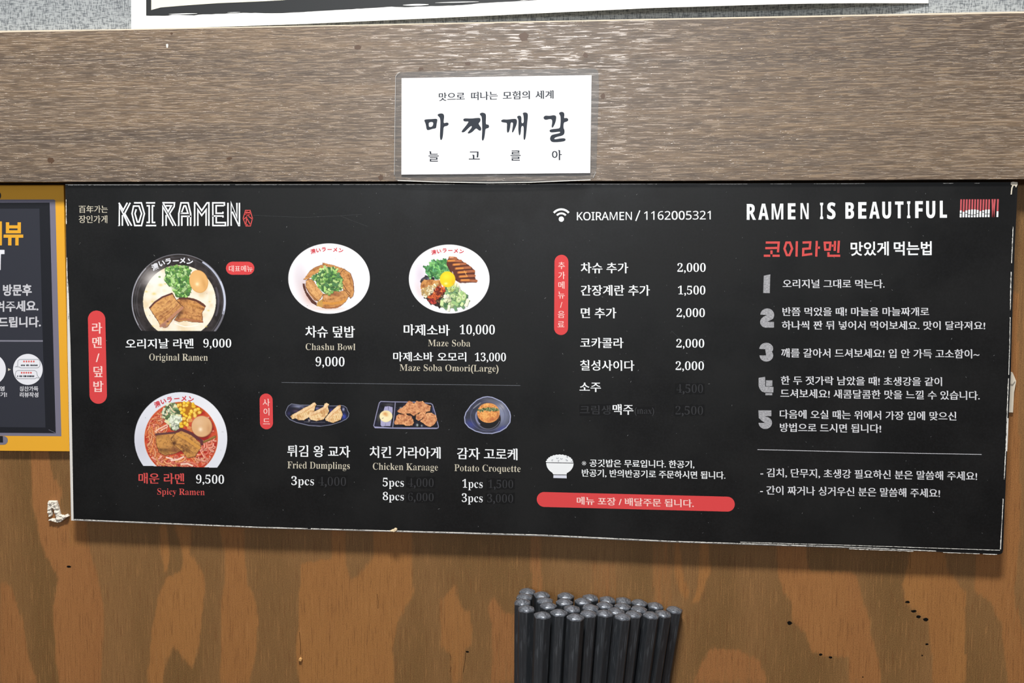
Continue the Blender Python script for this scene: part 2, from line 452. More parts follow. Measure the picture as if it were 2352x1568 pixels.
72,0,0,34,-72,0,0,181,45216,460,3,14,47,242,0,-35,36,0,50,1,51,3,53,6,56,10,-5,35,-53,-10,-50,-5,-49,-4,-48,-1,0,152,-41,0,13,90,1,0,-34,302,0,0,34,-261,0,0,52,245,0,0,111,-287,0,0,-33,246,
0,0,-47,-245,0,8,335,414,0,-228,41,0,0,99,67,0,0,35,-67,0,0,94,45224,460,4,14,47,227,0,-35,36,0,50,1,52,3,53,6,56,10,-5,34,-53,-9,-51,-6,-49,-3,-48,-1,0,163,-41,0,4,91,133,0,-166,285,0,0,
166,4,336,100,0,-99,-204,0,0,99,8,335,413,0,-255,41,0,0,117,67,0,0,35,-67,0,0,103,45328,460,3,14,52,234,0,-35,34,0,53,0,51,3,50,6,52,8,-6,34,-48,-8,-47,-5,-48,-3,-50,0,0,158,-41,0,13,107,1,
0,-34,306,0,0,34,-265,0,0,48,249,0,0,110,-291,0,0,-34,250,0,0,-43,-249,0,8,356,414,0,-75,-128,0,0,-34,128,0,0,-125,41,0,0,234,45347,460,5,14,51,245,0,-35,35,0,53,1,51,3,50,5,52,9,-6,34,-48,
-8,-48,-5,-48,-3,-49,-1,0,147,-42,0,8,228,192,0,-45,-139,0,0,-33,319,0,0,33,-139,0,0,45,16,248,95,-53,-4,-40,-13,-25,-21,-8,-29,8,-28,26,-21,39,-13,53,-4,53,4,40,13,25,21,9,28,-9,29,-25,21,
-40,13,16,248,64,36,-2,26,-7,17,-11,6,-16,-6,-15,-17,-11,-26,-8,-36,-2,-36,2,-27,8,-17,11,-5,15,5,16,17,11,27,7,8,356,414,0,-69,-129,0,0,-34,129,0,0,-139,41,0,0,242,45684,460,2,12,25,162,0,
-34,106,0,0,-167,41,0,0,167,115,0,0,-167,41,0,0,167,106,0,0,34,6,77,391,0,-164,309,0,0,34,-267,0,0,130,45712,460,2,4,25,58,0,-35,410,0,0,35,6,75,374,0,-200,313,0,0,35,-271,0,0,165,45716,460,
3,4,25,183,0,-34,410,0,0,34,6,77,104,0,-132,313,0,0,34,-271,0,0,98,6,80,397,0,-153,308,0,0,33,-267,0,0,120,45720,460,3,4,25,228,0,-34,410,0,0,34,13,77,0,0,-33,321,0,0,33,-280,0,0,48,265,0,0,
106,-307,0,0,-33,266,0,0,-43,-265,0,6,80,407,0,-135,307,0,0,34,-266,0,0,101,45768,460,2,14,54,114,0,-37,37,0,53,2,55,3,56,7,57,11,-5,34,-55,-9,-54,-7,-52,-3,-51,-1,0,255,-41,0,4,354,413,0,
-452,41,0,0,452,45796,460,2,15,45,369,0,-295,35,0,59,0,54,2,50,5,51,8,-5,35,-48,-7,-49,-5,-50,-3,-56,-1,0,228,168,0,0,33,8,331,413,0,-452,42,0,0,240,74,0,0,34,-74,0,0,178,45800,460,3,15,46,
374,0,-208,35,0,64,1,53,2,48,5,46,8,-5,33,-44,-7,-45,-5,-50,-2,-61,0,0,139,159,0,0,34,6,95,119,0,-148,301,0,0,34,-260,0,0,114,8,335,413,0,-327,41,0,0,159,67,0,0,35,-67,0,0,133,45804,460,3,
15,45,387,0,-185,35,0,63,1,54,2,48,5,47,8,-5,34,-45,-8,-46,-5,-50,-2,-60,-1,0,118,159,0,0,33,13,90,1,0,-34,302,0,0,34,-261,0,0,50,245,0,0,112,-287,0,0,-33,246,0,0,-47,-245,0,8,335,413,0,
-227,41,0,0,98,67,0,0,34,-67,0,0,95,45824,460,2,15,41,358,0,-285,30,0,47,0,42,2,39,4,39,7,-4,34,-36,-6,-36,-4,-37,-2,-42,-1,0,218,126,0,0,33,12,267,404,0,-420,38,0,0,214,64,0,0,-237,40,0,0,
452,-40,0,0,-181,-64,0,0,172,45934,460,4,15,51,386,0,-210,34,0,60,1,51,2,46,4,44,7,-4,35,-43,-7,-43,-5,-48,-2,-56,-1,0,142,166,0,0,34,12,93,1,0,-34,313,0,0,34,-69,0,0,102,64,0,0,33,-304,0,0,
-33,65,0,0,-102,4,202,103,94,0,0,-102,-94,0,8,356,413,0,-108,-127,0,0,-33,127,0,0,-111,41,0,0,252,46121,460,4,25,67,391,0,-143,87,0,0,-49,-34,-1,-33,0,-31,0,-29,0,6,-35,65,1,72,3,75,5,75,11,
-2,29,-30,-4,-31,-3,-30,-2,-31,-2,0,47,88,0,0,33,-175,0,0,76,171,0,0,34,8,100,132,0,-165,296,0,0,165,-41,0,0,-47,-214,0,0,47,4,141,53,214,0,0,-52,-214,0,4,354,413,0,-260,42,0,0,260,46160,
460,2,8,25,152,0,-34,183,0,0,-155,41,0,0,155,186,0,0,34,8,81,387,0,-175,302,0,0,33,-260,0,0,108,254,0,0,34,46244,460,3,17,28,132,30,0,31,0,32,1,33,1,0,-159,41,0,0,160,32,3,33,2,33,4,32,4,-2,
31,-76,-6,-78,-4,-75,-1,-71,-1,8,66,388,0,-163,223,0,0,33,-182,0,0,96,176,0,0,34,4,355,413,0,-452,41,0,0,452,46300,460,2,4,25,57,0,-35,410,0,0,35,8,77,371,0,-209,311,0,0,35,-270,0,0,141,265,
0,0,33,46301,460,3,4,25,193,0,-33,409,0,0,33,6,71,106,0,-34,272,0,0,-113,41,0,0,147,8,77,396,0,-153,310,0,0,34,-269,0,0,86,265,0,0,33,46412,460,3,15,38,356,0,-278,18,0,16,1,20,1,23,3,27,5,
-4,34,-17,-3,-16,-3,-15,-1,-13,-1,0,209,58,0,0,33,15,155,356,0,-278,18,0,21,1,22,1,24,3,27,6,-4,35,-19,-5,-18,-3,-17,-1,-16,-1,0,209,61,0,0,33,12,375,413,0,-184,-53,0,0,175,-38,0,0,-421,38,
0,0,212,53,0,0,-234,40,0,0,452,46496,460,3,15,39,368,0,-291,19,0,23,1,23,1,26,3,27,5,-5,34,-19,-4,-19,-3,-18,-1,-16,-1,0,222,70,0,0,34,15,175,368,0,-291,23,0,33,1,30,1,29,4,30,6,-4,33,-25,
-4,-24,-4,-25,-1,-26,-1,0,222,81,0,0,34,8,275,248,0,-34,86,0,0,-253,41,0,0,452,-41,0,0,-165,46972,460,2,19,43,371,0,-33,163,0,0,-95,-162,0,0,-173,36,0,60,0,54,3,51,5,51,8,-4,34,-49,-8,-49,
-4,-52,-3,-57,-1,0,105,162,0,0,162,8,332,413,0,-452,41,0,0,238,74,0,0,35,-74,0,0,179,46973,460,3,19,44,386,0,-33,163,0,0,-59,-162,0,0,-132,35,0,59,1,53,2,51,5,52,7,-4,34,-50,-7,-49,-5,-51,
-2,-55,0,0,64,161,0,0,125,6,82,115,0,-35,253,0,0,-118,41,0,0,153,8,335,413,0,-275,41,0,0,125,67,0,0,35,-67,0,0,115,46976,460,3,19,44,383,0,-33,163,0,0,-64,-162,0,0,-136,35,0,59,1,53,2,51,4,
52,7,-4,35,-50,-7,-49,-5,-51,-2,-55,-1,0,70,161,0,0,129,6,97,105,0,-134,300,0,0,34,-258,0,0,100,8,335,413,0,-333,41,0,0,160,67,0,0,34,-67,0,0,139,47196,460,1,21,76,170,0,-34,133,0,0,-85,
-184,0,0,-34,410,0,0,34,-185,0,0,85,145,0,0,34,-278,0,0,73,267,0,0,137,-309,0,0,-34,268,0,0,-70,-267,0,47308,460,2,21,76,171,0,-35,64,0,0,-85,-115,0,0,-34,410,0,0,34,-110,0,0,85,70,0,0,35,
-278,0,0,72,267,0,0,137,-309,0,0,-34,268,0,0,-70,-267,0,4,180,51,0,85,104,0,0,-85,47484,460,3,4,25,203,0,-31,410,0,0,31,13,75,-3,0,-30,323,0,0,30,-282,0,0,42,268,0,0,96,-311,0,0,-30,270,0,0,
-38,-268,0,13,78,267,0,-30,312,0,0,30,-271,0,0,39,263,0,0,94,-305,0,0,-30,264,0,0,-36,-263,0,47532,460,2,19,50,371,0,-33,167,0,0,-95,-166,0,0,-173,38,0,56,1,56,2,56,5,59,9,-4,33,-57,-7,-54,
-5,-54,-3,-54,-1,0,106,166,0,0,161,4,355,413,0,-452,41,0,0,452,47548,460,4,19,48,386,0,-33,164,0,0,-58,-163,0,0,-129,36,0,59,1,54,2,53,5,54,7,-5,34,-52,-7,-51,-5,-51,-2,-57,0,0,61,163,0,0,
124,4,104,120,0,-153,292,0,0,153,4,355,87,0,-86,-211,0,0,86,4,354,413,0,-268,42,0,0,268,47549,460,4,19,48,392,0,-35,164,0,0,-56,-163,0,0,-127,36,0,59,1,54,2,53,4,54,7,-5,35,-52,-8,-51,-4,
-51,-2,-57,0,0,60,163,0,0,123,8,104,142,0,-175,292,0,0,175,-41,0,0,-53,-210,0,0,53,4,145,56,210,0,0,-55,-210,0,4,354,413,0,-249,42,0,0,249,47560,460,3,4,43,368,0,-292,208,0,0,292,4,210,335,
0,-226,-126,0,0,226,8,331,413,0,-452,42,0,0,237,74,0,0,35,-74,0,0,180,47568,460,4,4,44,388,0,-182,208,0,0,182,4,211,354,0,-114,-127,0,0,114,13,90,1,0,-34,302,0,0,34,-261,0,0,50,245,0,0,111,
-287,0,0,-33,246,0,0,-47,-245,0,8,335,413,0,-229,41,0,0,98,67,0,0,34,-67,0,0,97,47576,460,5,4,44,382,0,-195,208,0,0,195,4,211,348,0,-128,-127,0,0,128,4,92,131,0,-164,284,0,0,164,4,335,97,0,
-96,-202,0,0,96,8,335,413,0,-261,41,0,0,117,67,0,0,33,-67,0,0,111,47579,460,4,4,44,379,0,-201,203,0,0,201,21,219,134,0,-13,-13,-45,-33,-37,-48,-27,-57,-16,17,-33,48,13,44,21,36,29,27,35,26,
-35,36,-29,43,-21,49,-13,17,33,-58,16,-48,27,-33,37,-12,45,0,13,4,206,345,0,-133,-122,0,0,133,8,335,413,0,-300,41,0,0,143,67,0,0,34,-67,0,0,123,47582,460,4,4,44,382,0,-193,208,0,0,193,23,88,
129,0,-34,126,0,-14,-34,-32,-30,-45,-22,-53,-14,16,-32,47,12,43,19,35,26,25,31,24,-31,36,-26,42,-19,48,-12,15,31,-53,15,-45,23,-31,29,-14,34,126,0,0,34,4,211,349,0,-126,-127,0,0,126,8,335,
413,0,-257,41,0,0,115,67,0,0,34,-67,0,0,108,47588,460,3,4,41,361,0,-279,173,0,0,279,4,175,328,0,-212,-95,0,0,212,12,269,404,0,-420,40,0,0,216,61,0,0,-239,40,0,0,452,-40,0,0,-179,-61,0,0,170,
47589,460,4,4,45,374,0,-196,175,0,0,196,4,181,342,0,-131,-97,0,0,131,6,103,119,0,-34,262,0,0,-124,41,0,0,158,12,270,405,0,-258,39,0,0,116,58,0,0,-119,39,0,0,269,-39,0,0,-116,-58,0,0,108,
47673,460,3,12,46,380,0,-203,206,0,0,89,104,0,0,-119,41,0,0,266,-41,0,0,-113,-104,0,0,80,4,212,346,0,-135,-125,0,0,135,6,95,121,0,-33,261,0,0,-127,41,0,0,160,47700,460,3,12,280,404,0,-161,
-66,0,0,118,-173,0,0,-279,173,0,0,127,66,0,0,-225,39,0,0,420,4,175,328,0,-212,-95,0,0,212,4,370,413,0,-452,40,0,0,452,47704,460,4,12,45,370,0,-207,175,0,0,89,60,0,0,-164,40,0,0,317,-40,0,0,
-119,-60,0,0,84,4,181,337,0,-141,-97,0,0,141,6,111,117,0,-146,309,0,0,34,-267,0,0,112,4,367,413,0,-338,39,0,0,338,47732,460,4,12,356,413,0,-79,-104,0,0,40,-206,0,0,-212,206,0,0,41,104,0,0,
-120,41,0,0,330,4,212,340,0,-144,-125,0,0,144,6,107,113,0,-142,301,0,0,34,-260,0,0,108,4,252,299,104,0,0,-62,-104,0,47784,460,2,12,73,376,0,-213,136,0,0,-110,-184,0,0,-34,410,0,0,34,-185,0,
0,110,135,0,0,213,4,345,342,0,-146,-231,0,0,146,47924,460,3,8,25,151,0,-34,183,0,0,-155,41,0,0,155,186,0,0,34,4,77,388,0,-176,305,0,0,176,4,341,355,0,-110,-223,0,0,110,47928,460,4,8,25,183,
0,-35,187,0,0,-91,41,0,0,91,182,0,0,35,6,77,101,0,-130,312,0,0,34,-271,0,0,96,4,78,392,0,-159,303,0,0,159,4,341,359,0,-92,-223,0,0,92,48148,460,3,8,43,375,0,-305,211,0,0,305,-41,0,0,-119,
-129,0,0,119,4,84,223,129,0,0,-119,-129,0,8,331,413,0,-452,42,0,0,239,74,0,0,35,-74,0,0,178,48152,460,4,8,44,381,0,-224,209,0,0,224,-41,0,0,-76,-127,0,0,76,4,85,272,127,0,0,-82,-127,0,6,95,
113,0,-142,301,0,0,34,-260,0,0,108,8,335,413,0,-332,41,0,0,161,67,0,0,34,-67,0,0,137,48165,460,5,8,44,391,0,-206,209,0,0,206,-41,0,0,-66,-127,0,0,66,4,85,291,127,0,0,-73,-127,0,8,91,144,0,
-177,285,0,0,177,-41,0,0,-54,-203,0,0,54,4,132,57,203,0,0,-56,-203,0,8,335,413,0,-248,41,0,0,109,67,0,0,36,-67,0,0,103,48169,460,5,8,44,385,0,-209,209,0,0,209,-41,0,0,-68,-127,0,0,68,16,232,
130,-62,-6,-47,-17,-30,-26,-10,-35,10,-36,30,-26,47,-17,62,-5,62,5,46,17,30,26,10,36,-10,35,-30,26,-46,17,4,85,284,127,0,0,-74,-127,0,16,232,96,45,-3,34,-10,21,-16,8,-21,-8,-22,-21,-16,-34,
-10,-45,-3,-45,3,-34,10,-22,16,-7,22,7,21,22,16,34,10,8,335,413,0,-271,41,0,0,123,67,0,0,35,-67,0,0,113,48176,460,3,8,41,370,0,-296,173,0,0,296,-38,0,0,-110,-95,0,0,110,4,81,227,95,0,0,-119,
-95,0,12,269,404,0,-420,40,0,0,216,61,0,0,-239,40,0,0,452,-40,0,0,-179,-61,0,0,170,48277,460,4,16,356,413,0,-110,-104,0,0,87,-41,0,0,-69,-122,0,0,69,-42,0,0,-207,205,0,0,85,104,0,0,-101,41,
0,0,246,4,89,288,122,0,0,-71,-122,0,8,108,145,0,-178,289,0,0,178,-41,0,0,-55,-207,0,0,55,4,149,57,207,0,0,-56,-207,0,48372,460,2,16,73,382,0,-232,136,0,0,-97,-184,0,0,-35,410,0,0,35,-185,0,
0,97,136,0,0,232,-41,0,0,-81,-230,0,0,81,4,115,267,230,0,0,-83,-230,0,48516,460,4,8,25,174,0,-33,187,0,0,-88,41,0,0,88,182,0,0,33,6,77,94,0,-123,312,0,0,34,-271,0,0,89,8,79,399,0,-181,301,0,
0,181,-41,0,0,-57,-219,0,0,57,4,120,309,219,0,0,-58,-219,0,48624,460,3,12,25,150,0,-35,103,0,0,-154,42,0,0,154,120,0,0,-154,41,0,0,154,104,0,0,35,8,77,395,0,-193,306,0,0,193,-42,0,0,-60,
-223,0,0,60,4,118,301,223,0,0,-65,-223,0,49324,460,2,21,136,374,0,-80,-9,-63,-25,-58,-37,-48,-46,-34,25,-34,36,26,32,35,26,42,19,48,18,-45,25,-40,31,-33,35,-24,26,34,-45,32,-37,46,-25,56,-8,
60,0,80,8,331,413,0,-452,42,0,0,234,74,0,0,35,-74,0,0,183,49352,460,2,21,120,371,0,-86,-7,-59,-20,-54,-31,-48,-42,-35,27,-30,31,24,26,32,21,37,15,43,15,-39,20,-34,25,-29,30,-23,25,33,-41,32,
-29,44,-19,52,-6,56,0,84,12,270,404,0,-420,40,0,0,213,60,0,0,-236,40,0,0,452,-40,0,0,-181,-60,0,0,172,49373,460,4,21,120,385,0,-61,-7,-38,-18,-38,-30,-34,-40,-25,23,-32,30,18,26,23,21,28,15,
32,15,-28,20,-25,24,-20,30,-16,22,33,-39,21,-28,30,-18,34,-6,37,0,61,16,258,124,-64,-5,-47,-16,-30,-26,-10,-34,10,-34,30,-26,47,-16,64,-5,62,5,48,16,30,26,11,34,-11,34,-30,26,-48,15,16,258,
92,45,-3,35,-10,21,-15,8,-21,-8,-21,-21,-15,-35,-10,-45,-3,-46,3,-35,10,-22,15,-7,21,7,21,22,15,35,10,12,270,404,0,-256,39,0,0,110,58,0,0,-124,39,0,0,279,-39,0,0,-121,-58,0,0,112,49436,460,
2,21,142,374,0,-80,-9,-63,-25,-58,-37,-49,-46,-34,26,-33,36,25,32,35,25,43,19,48,19,-45,25,-41,32,-33,36,-25,25,34,-46,32,-37,47,-25,56,-8,61,0,80,8,356,413,0,-153,-105,0,0,-34,105,0,0,-266,
41,0,0,453,49457,460,4,21,139,388,0,-46,-8,-51,-23,-44,-36,-35,-47,-25,22,-33,38,19,32,26,25,32,19,38,17,-33,25,-29,30,-23,35,-17,23,32,-46,23,-34,34,-23,41,-8,46,0,45,16,248,133,-63,-6,-47,
-17,-30,-27,-10,-36,10,-36,30,-27,47,-16,63,-6,63,6,47,16,30,27,11,36,-11,36,-30,27,-47,17,16,248,100,46,-4,34,-10,22,-17,8,-22,-8,-22,-22,-16,-34,-10,-46,-4,-46,4,-34,10,-22,16,-7,22,7,22,
22,17,34,10,8,257,318,0,-35,99,0,0,-137,41,0,0,267,-41,0,0,-95,49464,460,3,21,119,371,0,-86,-7,-58,-19,-55,-31,-47,-42,-36,26,-30,31,24,26,32,21,39,16,43,14,-40,20,-35,25,-30,30,-24,23,32,
-39,35,-30,45,-18,52,-6,54,0,85,8,278,404,0,-153,-75,0,0,-34,75,0,0,-233,39,0,0,420,4,370,413,0,-452,40,0,0,452,49492,460,2,21,142,374,0,-80,-9,-63,-25,-58,-37,-49,-46,-34,26,-33,36,26,31,
35,26,42,19,48,19,-46,25,-41,32,-33,36,-25,25,33,-46,33,-37,47,-25,56,-8,62,0,80,12,258,203,0,-35,98,0,0,-208,41,0,0,453,-41,0,0,-98,-98,0,0,-34,98,0,0,-78,49548,460,2,8,208,164,0,-110,-183,
0,0,-34,410,0,0,34,-186,0,0,110,21,206,383,0,-35,-15,-53,-37,-47,-53,-35,-60,-20,18,-35,52,17,48,27,40,37,29,45,29,-45,41,-37,48,-27,52,-17,18,35,-60,20,-53,35,-39,47,-14,53,0,35,49688,460,
2,8,25,159,0,-35,183,0,0,-163,41,0,0,163,185,0,0,35,21,208,398,0,-26,-14,-46,-36,-39,-52,-29,-60,-16,16,-34,52,14,48,22,40,31,28,39,28,-39,40,-31,47,-22,52,-14,17,34,-60,16,-53,30,-36,39,
-14,45,0,26,49800,460,2,12,25,155,0,-34,104,0,0,-163,42,0,0,163,119,0,0,-163,41,0,0,163,104,0,0,34,21,208,398,0,-26,-14,-46,-36,-40,-52,-29,-60,-17,16,-34,53,14,47,23,40,32,28,38,28,-38,40,
-31,47,-24,52,-14,16,34,-59,17,-52,30,-37,39,-14,46,0,26,49845,460,4,4,25,208,0,-35,409,0,0,35,21,208,408,0,-20,-14,-41,-35,-34,-52,-26,-59,-15,16,-33,51,12,47,21,39,28,29,35,28,-35,39,-28,
47,-21,51,-12,15,33,-59,15,-51,26,-36,35,-13,40,0,20,8,77,142,0,-175,303,0,0,175,-41,0,0,-52,-221,0,0,52,4,118,57,221,0,0,-56,-221,0,49884,460,2,21,144,374,0,-80,-9,-64,-26,-59,-39,-48,-47,
-34,25,-34,38,25,33,35,27,43,20,48,19,-45,27,-41,32,-32,37,-24,25,33,-47,32,-38,47,-26,56,-9,62,0,80,4,354,413,0,-453,41,0,0,453,49888,460,3,21,143,388,0,-46,-9,-51,-22,-46,-36,-39,-46,-26,
22,-34,36,21,32,27,26,34,18,38,19,-36,25,-31,31,-25,36,-19,22,33,-46,25,-35,36,-23,44,-8,49,0,46,6,105,112,0,-141,305,0,0,34,-263,0,0,107,4,354,413,0,-332,42,0,0,332,49892,460,3,21,143,400,
0,-34,-9,-48,-23,-43,-36,-34,-47,-24,21,-33,38,18,32,25,26,32,19,37,19,-34,26,-30,32,-23,37,-17,21,33,-47,22,-36,33,-23,40,-8,46,0,34,13,105,-1,0,-33,306,0,0,33,-266,0,0,49,251,0,0,108,-293,
0,0,-32,252,0,0,-45,-250,0,4,354,413,0,-233,41,0,0,233,49905,460,4,21,143,393,0,-44,-9,-50,-23,-44,-36,-37,-46,-25,21,-34,38,20,32,26,26,33,19,39,18,-35,26,-29,32,-24,37,-18,20,33,-46,23,
-36,34,-23,41,-8,47,0,44,16,247,133,-64,-6,-48,-17,-30,-26,-10,-36,10,-36,31,-27,47,-17,64,-6,63,6,47,17,30,27,11,36,-11,36,-30,26,-47,17,16,247,100,46,-3,34,-11,22,-16,8,-22,-8,-23,-22,-16,
-34,-10,-46,-4,-47,4,-34,10,-22,16,-8,23,8,22,22,16,34,11,4,354,413,0,-270,42,0,0,270,50432,460,4,4,25,199,0,-34,410,0,0,34,40,295,404,0,-29,-4,-27,-13,-28,-20,-26,-29,-22,-29,22,-21,27,-12,
28,-4,26,0,29,-41,0,0,-29,-6,-30,-16,-30,-27,-27,-37,-20,21,-31,29,15,24,19,19,23,13,26,14,-27,18,-25,25,-21,30,-15,30,15,25,20,18,24,14,27,14,-26,18,-22,24,-19,30,-15,20,32,-37,18,-27,27,
-16,30,-5,32,0,29,4,75,120,0,-153,309,0,0,153,4,343,87,0,-86,-227,0,0,86,50473,460,3,40,218,387,0,-47,-2,-30,-7,-33,-13,-33,-21,-30,-22,31,-13,33,-7,33,-1,29,0,47,-40,0,0,-47,-4,-36,-12,-39,
-22,-36,-32,-28,23,-30,23,17,18,23,15,25,10,27,9,-28,14,-27,17,-23,24,-20,22,19,18,23,13,26,10,27,10,-26,14,-25,19,-21,24,-17,23,30,-34,27,-21,34,-13,39,-3,39,0,47,6,92,124,0,-34,267,0,0,
-129,42,0,0,163,4,359,413,0,-265,42,0,0,265,50500,460,3,16,145,378,-46,-11,-36,-31,-23,-50,-8,-65,8,-65,23,-50,36,-32,46,-11,46,11,36,32,23,50,9,65,-9,65,-23,50,-36,31,16,145,342,30,-9,24,
-24,15,-38,5,-50,-5,-50,-15,-38,-24,-24,-30,-9,-30,9,-23,24,-16,38,-5,50,5,50,16,38,23,24,8,331,413,0,-452,42,0,0,237,74,0,0,35,-74,0,0,180,50504,460,4,16,151,382,-47,-9,-37,-23,-25,-35,-9,
-45,9,-45,25,-35,37,-23,47,-9,47,9,37,23,25,35,9,45,-9,45,-25,35,-37,23,16,151,346,31,-6,25,-16,16,-23,6,-31,-6,-30,-16,-24,-25,-15,-31,-6,-30,6,-25,15,-17,24,-6,30,6,31,17,23,25,16,6,95,
115,0,-144,301,0,0,34,-260,0,0,110,8,335,413,0,-332,41,0,0,161,67,0,0,34,-67,0,0,137,50520,460,4,16,151,387,-47,-8,-37,-22,-25,-33,-9,-43,9,-44,25,-33,37,-22,47,-8,47,8,38,22,24,33,9,44,-9,
43,-24,33,-38,22,40,300,135,0,-24,-4,-27,-12,-29,-20,-28,-28,-24,-28,22,-19,27,-12,29,-4,30,0,24,-39,0,0,-24,-7,-33,-18,-32,-28,-28,-38,-21,21,-30,29,15,25,19,20,24,15,26,12,-27,18,-25,24,
-21,30,-16,29,17,23,21,18,25,13,28,14,-28,20,-24,26,-19,31,-15,20,30,-38,20,-29,27,-17,32,-6,35,0,24,16,151,352,31,-5,25,-15,16,-23,6,-28,-6,-30,-16,-22,-25,-15,-31,-5,-31,5,-24,15,-17,22,
-6,30,6,28,17,23,24,15,8,335,413,0,-257,41,0,0,115,67,0,0,34,-67,0,0,108,50612,460,2,23,356,413,0,-172,-98,0,-12,57,-24,43,-34,28,-42,9,-46,-11,-35,-31,-24,-50,-8,-65,8,-65,24,-50,35,-32,46,
-11,43,10,35,29,23,46,11,60,98,0,0,-248,41,0,0,453,16,146,342,29,-9,24,-24,15,-38,5,-50,-5,-50,-15,-38,-24,-24,-29,-9,-30,9,-23,24,-15,38,-5,50,5,50,15,38,23,24,50632,460,3,23,356,413,0,
-113,-93,0,-14,36,-24,28,-35,18,-41,6,-47,-8,-37,-22,-24,-33,-8,-43,8,-43,24,-33,37,-22,47,-8,42,6,34,19,25,28,13,37,93,0,0,-110,41,0,0,257,40,308,138,0,-27,-5,-27,-12,-29,-20,-28,-27,-24,
-28,22,-20,27,-12,29,-3,30,0,27,-40,0,0,-27,-7,-33,-17,-32,-29,-28,-38,-20,21,-31,29,15,25,19,20,24,15,26,13,-27,18,-25,24,-20,29,-16,29,16,23,22,18,24,14,28,14,-28,20,-24,25,-19,31,-15,21,
31,-39,19,-28,27,-18,33,-6,34,0,27,16,149,353,30,-5,24,-15,16,-22,6,-29,-6,-29,-16,-22,-24,-15,-30,-6,-31,6,-24,15,-16,22,-6,29,6,29,16,22,24,15,50640,460,3,23,127,376,-40,-11,-30,-32,-20,
-49,-6,-65,6,-66,20,-50,30,-31,40,-11,38,9,29,29,20,45,9,60,57,0,0,-220,39,0,0,420,-39,0,0,-166,-57,0,-9,57,-20,44,-30,27,16,127,337,24,-8,18,-24,12,-37,4,-49,-4,-50,-12,-38,-18,-23,-24,-8,
-24,8,-18,23,-12,38,-4,50,4,49,12,37,18,24,4,370,413,0,-452,40,0,0,452,50689,460,5,23,356,413,0,-65,-116,0,-18,16,-22,12,-24,8,-27,3,-47,-8,-37,-23,-24,-34,-9,-43,9,-43,24,-34,37,-23,47,-8,
27,3,24,8,22,12,18,16,116,0,0,-64,41,0,0,267,16,149,351,30,-5,24,-15,16,-23,6,-29,-6,-29,-16,-23,-24,-15,-30,-5,-31,5,-25,15,-16,23,-5,29,5,29,16,23,25,15,16,248,135,-63,-6,-47,-17,-30,-27,
-10,-37,10,-36,30,-27,47,-17,63,-6,63,6,47,17,30,27,11,36,-11,37,-30,27,-47,17,16,248,102,46,-3,35,-11,21,-17,8,-23,-8,-22,-21,-17,-35,-10,-46,-4,-46,4,-34,10,-22,17,-8,22,8,23,22,17,34,11,
11,259,314,97,0,0,-70,-97,0,2,8,2,9,1,9,1,9,-1,9,-1,9,-2,9,50724,460,2,23,25,53,0,-34,410,0,0,34,-185,0,0,95,58,11,45,25,30,36,11,46,-13,48,-34,38,-52,24,-66,8,-66,-8,-52,-24,-34,-38,-12,
-48,11,-46,29,-36,45,-25,59,-11,0,-95,16,229,350,50,-6,39,-17,26,-27,10,-34,-10,-36,-26,-27,-39,-17,-50,-6,-50,6,-39,17,-26,27,-9,36,9,34,26,27,39,17,50773,460,5,32,162,396,-46,-5,-35,-17,
-23,-26,-8,-34,7,-32,18,-24,29,-18,38,-9,0,-42,-31,0,-31,-1,-29,0,-26,0,5,-34,63,1,70,2,73,6,73,10,-3,29,-30,-3,-30,-3,-31,-3,-31,-2,0,41,36,9,28,17,19,25,6,31,-8,34,-23,26,-35,17,16,231,
120,-62,-5,-47,-16,-29,-25,-10,-33,10,-33,29,-25,47,-16,62,-5,61,5,47,16,29,25,11,33,-11,33,-29,25,-47,16,16,162,365,29,-4,23,-10,15,-16,5,-21,-5,-22,-15,-17,-23,-10,-29,-4,-30,4,-23,10,-15,
17,-5,22,5,21,15,16,23,10,16,231,87,44,-3,34,-9,21,-14,8,-20,-8,-20,-21,-14,-34,-9,-44,-3,-46,3,-33,9,-22,14,-7,20,7,20,22,14,33,9,8,334,413,0,-289,42,0,0,128,66,0,0,35,-66,0,0,126,50836,
460,3,23,229,385,-66,-8,-52,-24,-34,-37,-12,-48,4,-28,12,-26,19,-21,26,-17,0,-123,-101,0,0,-34,410,0,0,34,-101,0,0,123,25,17,19,22,11,25,5,28,-13,48,-34,37,-52,24,16,229,352,50,-6,39,-17,26,
-26,10,-35,-10,-34,-26,-26,-39,-17,-50,-6,-50,6,-39,17,-26,26,-9,34,9,35,26,26,39,17,11,167,53,0,107,14,-3,15,-3,16,-1,17,-1,17,1,16,1,16,3,15,3,0,-107,50864,460,3,8,25,154,0,-34,183,0,0,
-159,41,0,0,159,186,0,0,34,16,229,395,-65,-6,-50,-20,-32,-32,-11,-41,11,-41,32,-31,50,-20,65,-7,64,7,50,20,33,31,11,41,-11,41,-33,32,-50,20,16,229,362,47,-5,37,-13,23,-21,9,-27,-9,-27,-23,
-21,-37,-13,-47,-5,-48,5,-36,13,-24,21,-8,27,8,27,24,21,36,13,50868,460,4,8,25,184,0,-34,187,0,0,-91,42,0,0,91,181,0,0,34,16,229,402,-65,-6,-50,-19,-32,-28,-11,-38,11,-38,32,-28,50,-18,65,
-6,65,6,50,18,32,28,12,38,-12,38,-32,29,-50,18,6,77,103,0,-132,312,0,0,34,-270,0,0,98,16,229,368,47,-3,36,-12,23,-18,9,-24,-9,-24,-23,-17,-36,-12,-47,-3,-47,3,-36,12,-23,17,-8,24,8,24,23,18,
36,12,50948,460,4,17,30,133,28,0,31,0,32,1,34,1,0,-160,41,0,0,163,32,3,33,3,32,4,32,6,-3,30,-77,-8,-78,-5,-75,-3,-68,0,16,173,392,-47,-7,-36,-19,-24,-29,-8,-38,8,-38,24,-29,36,-19,47,-7,46,
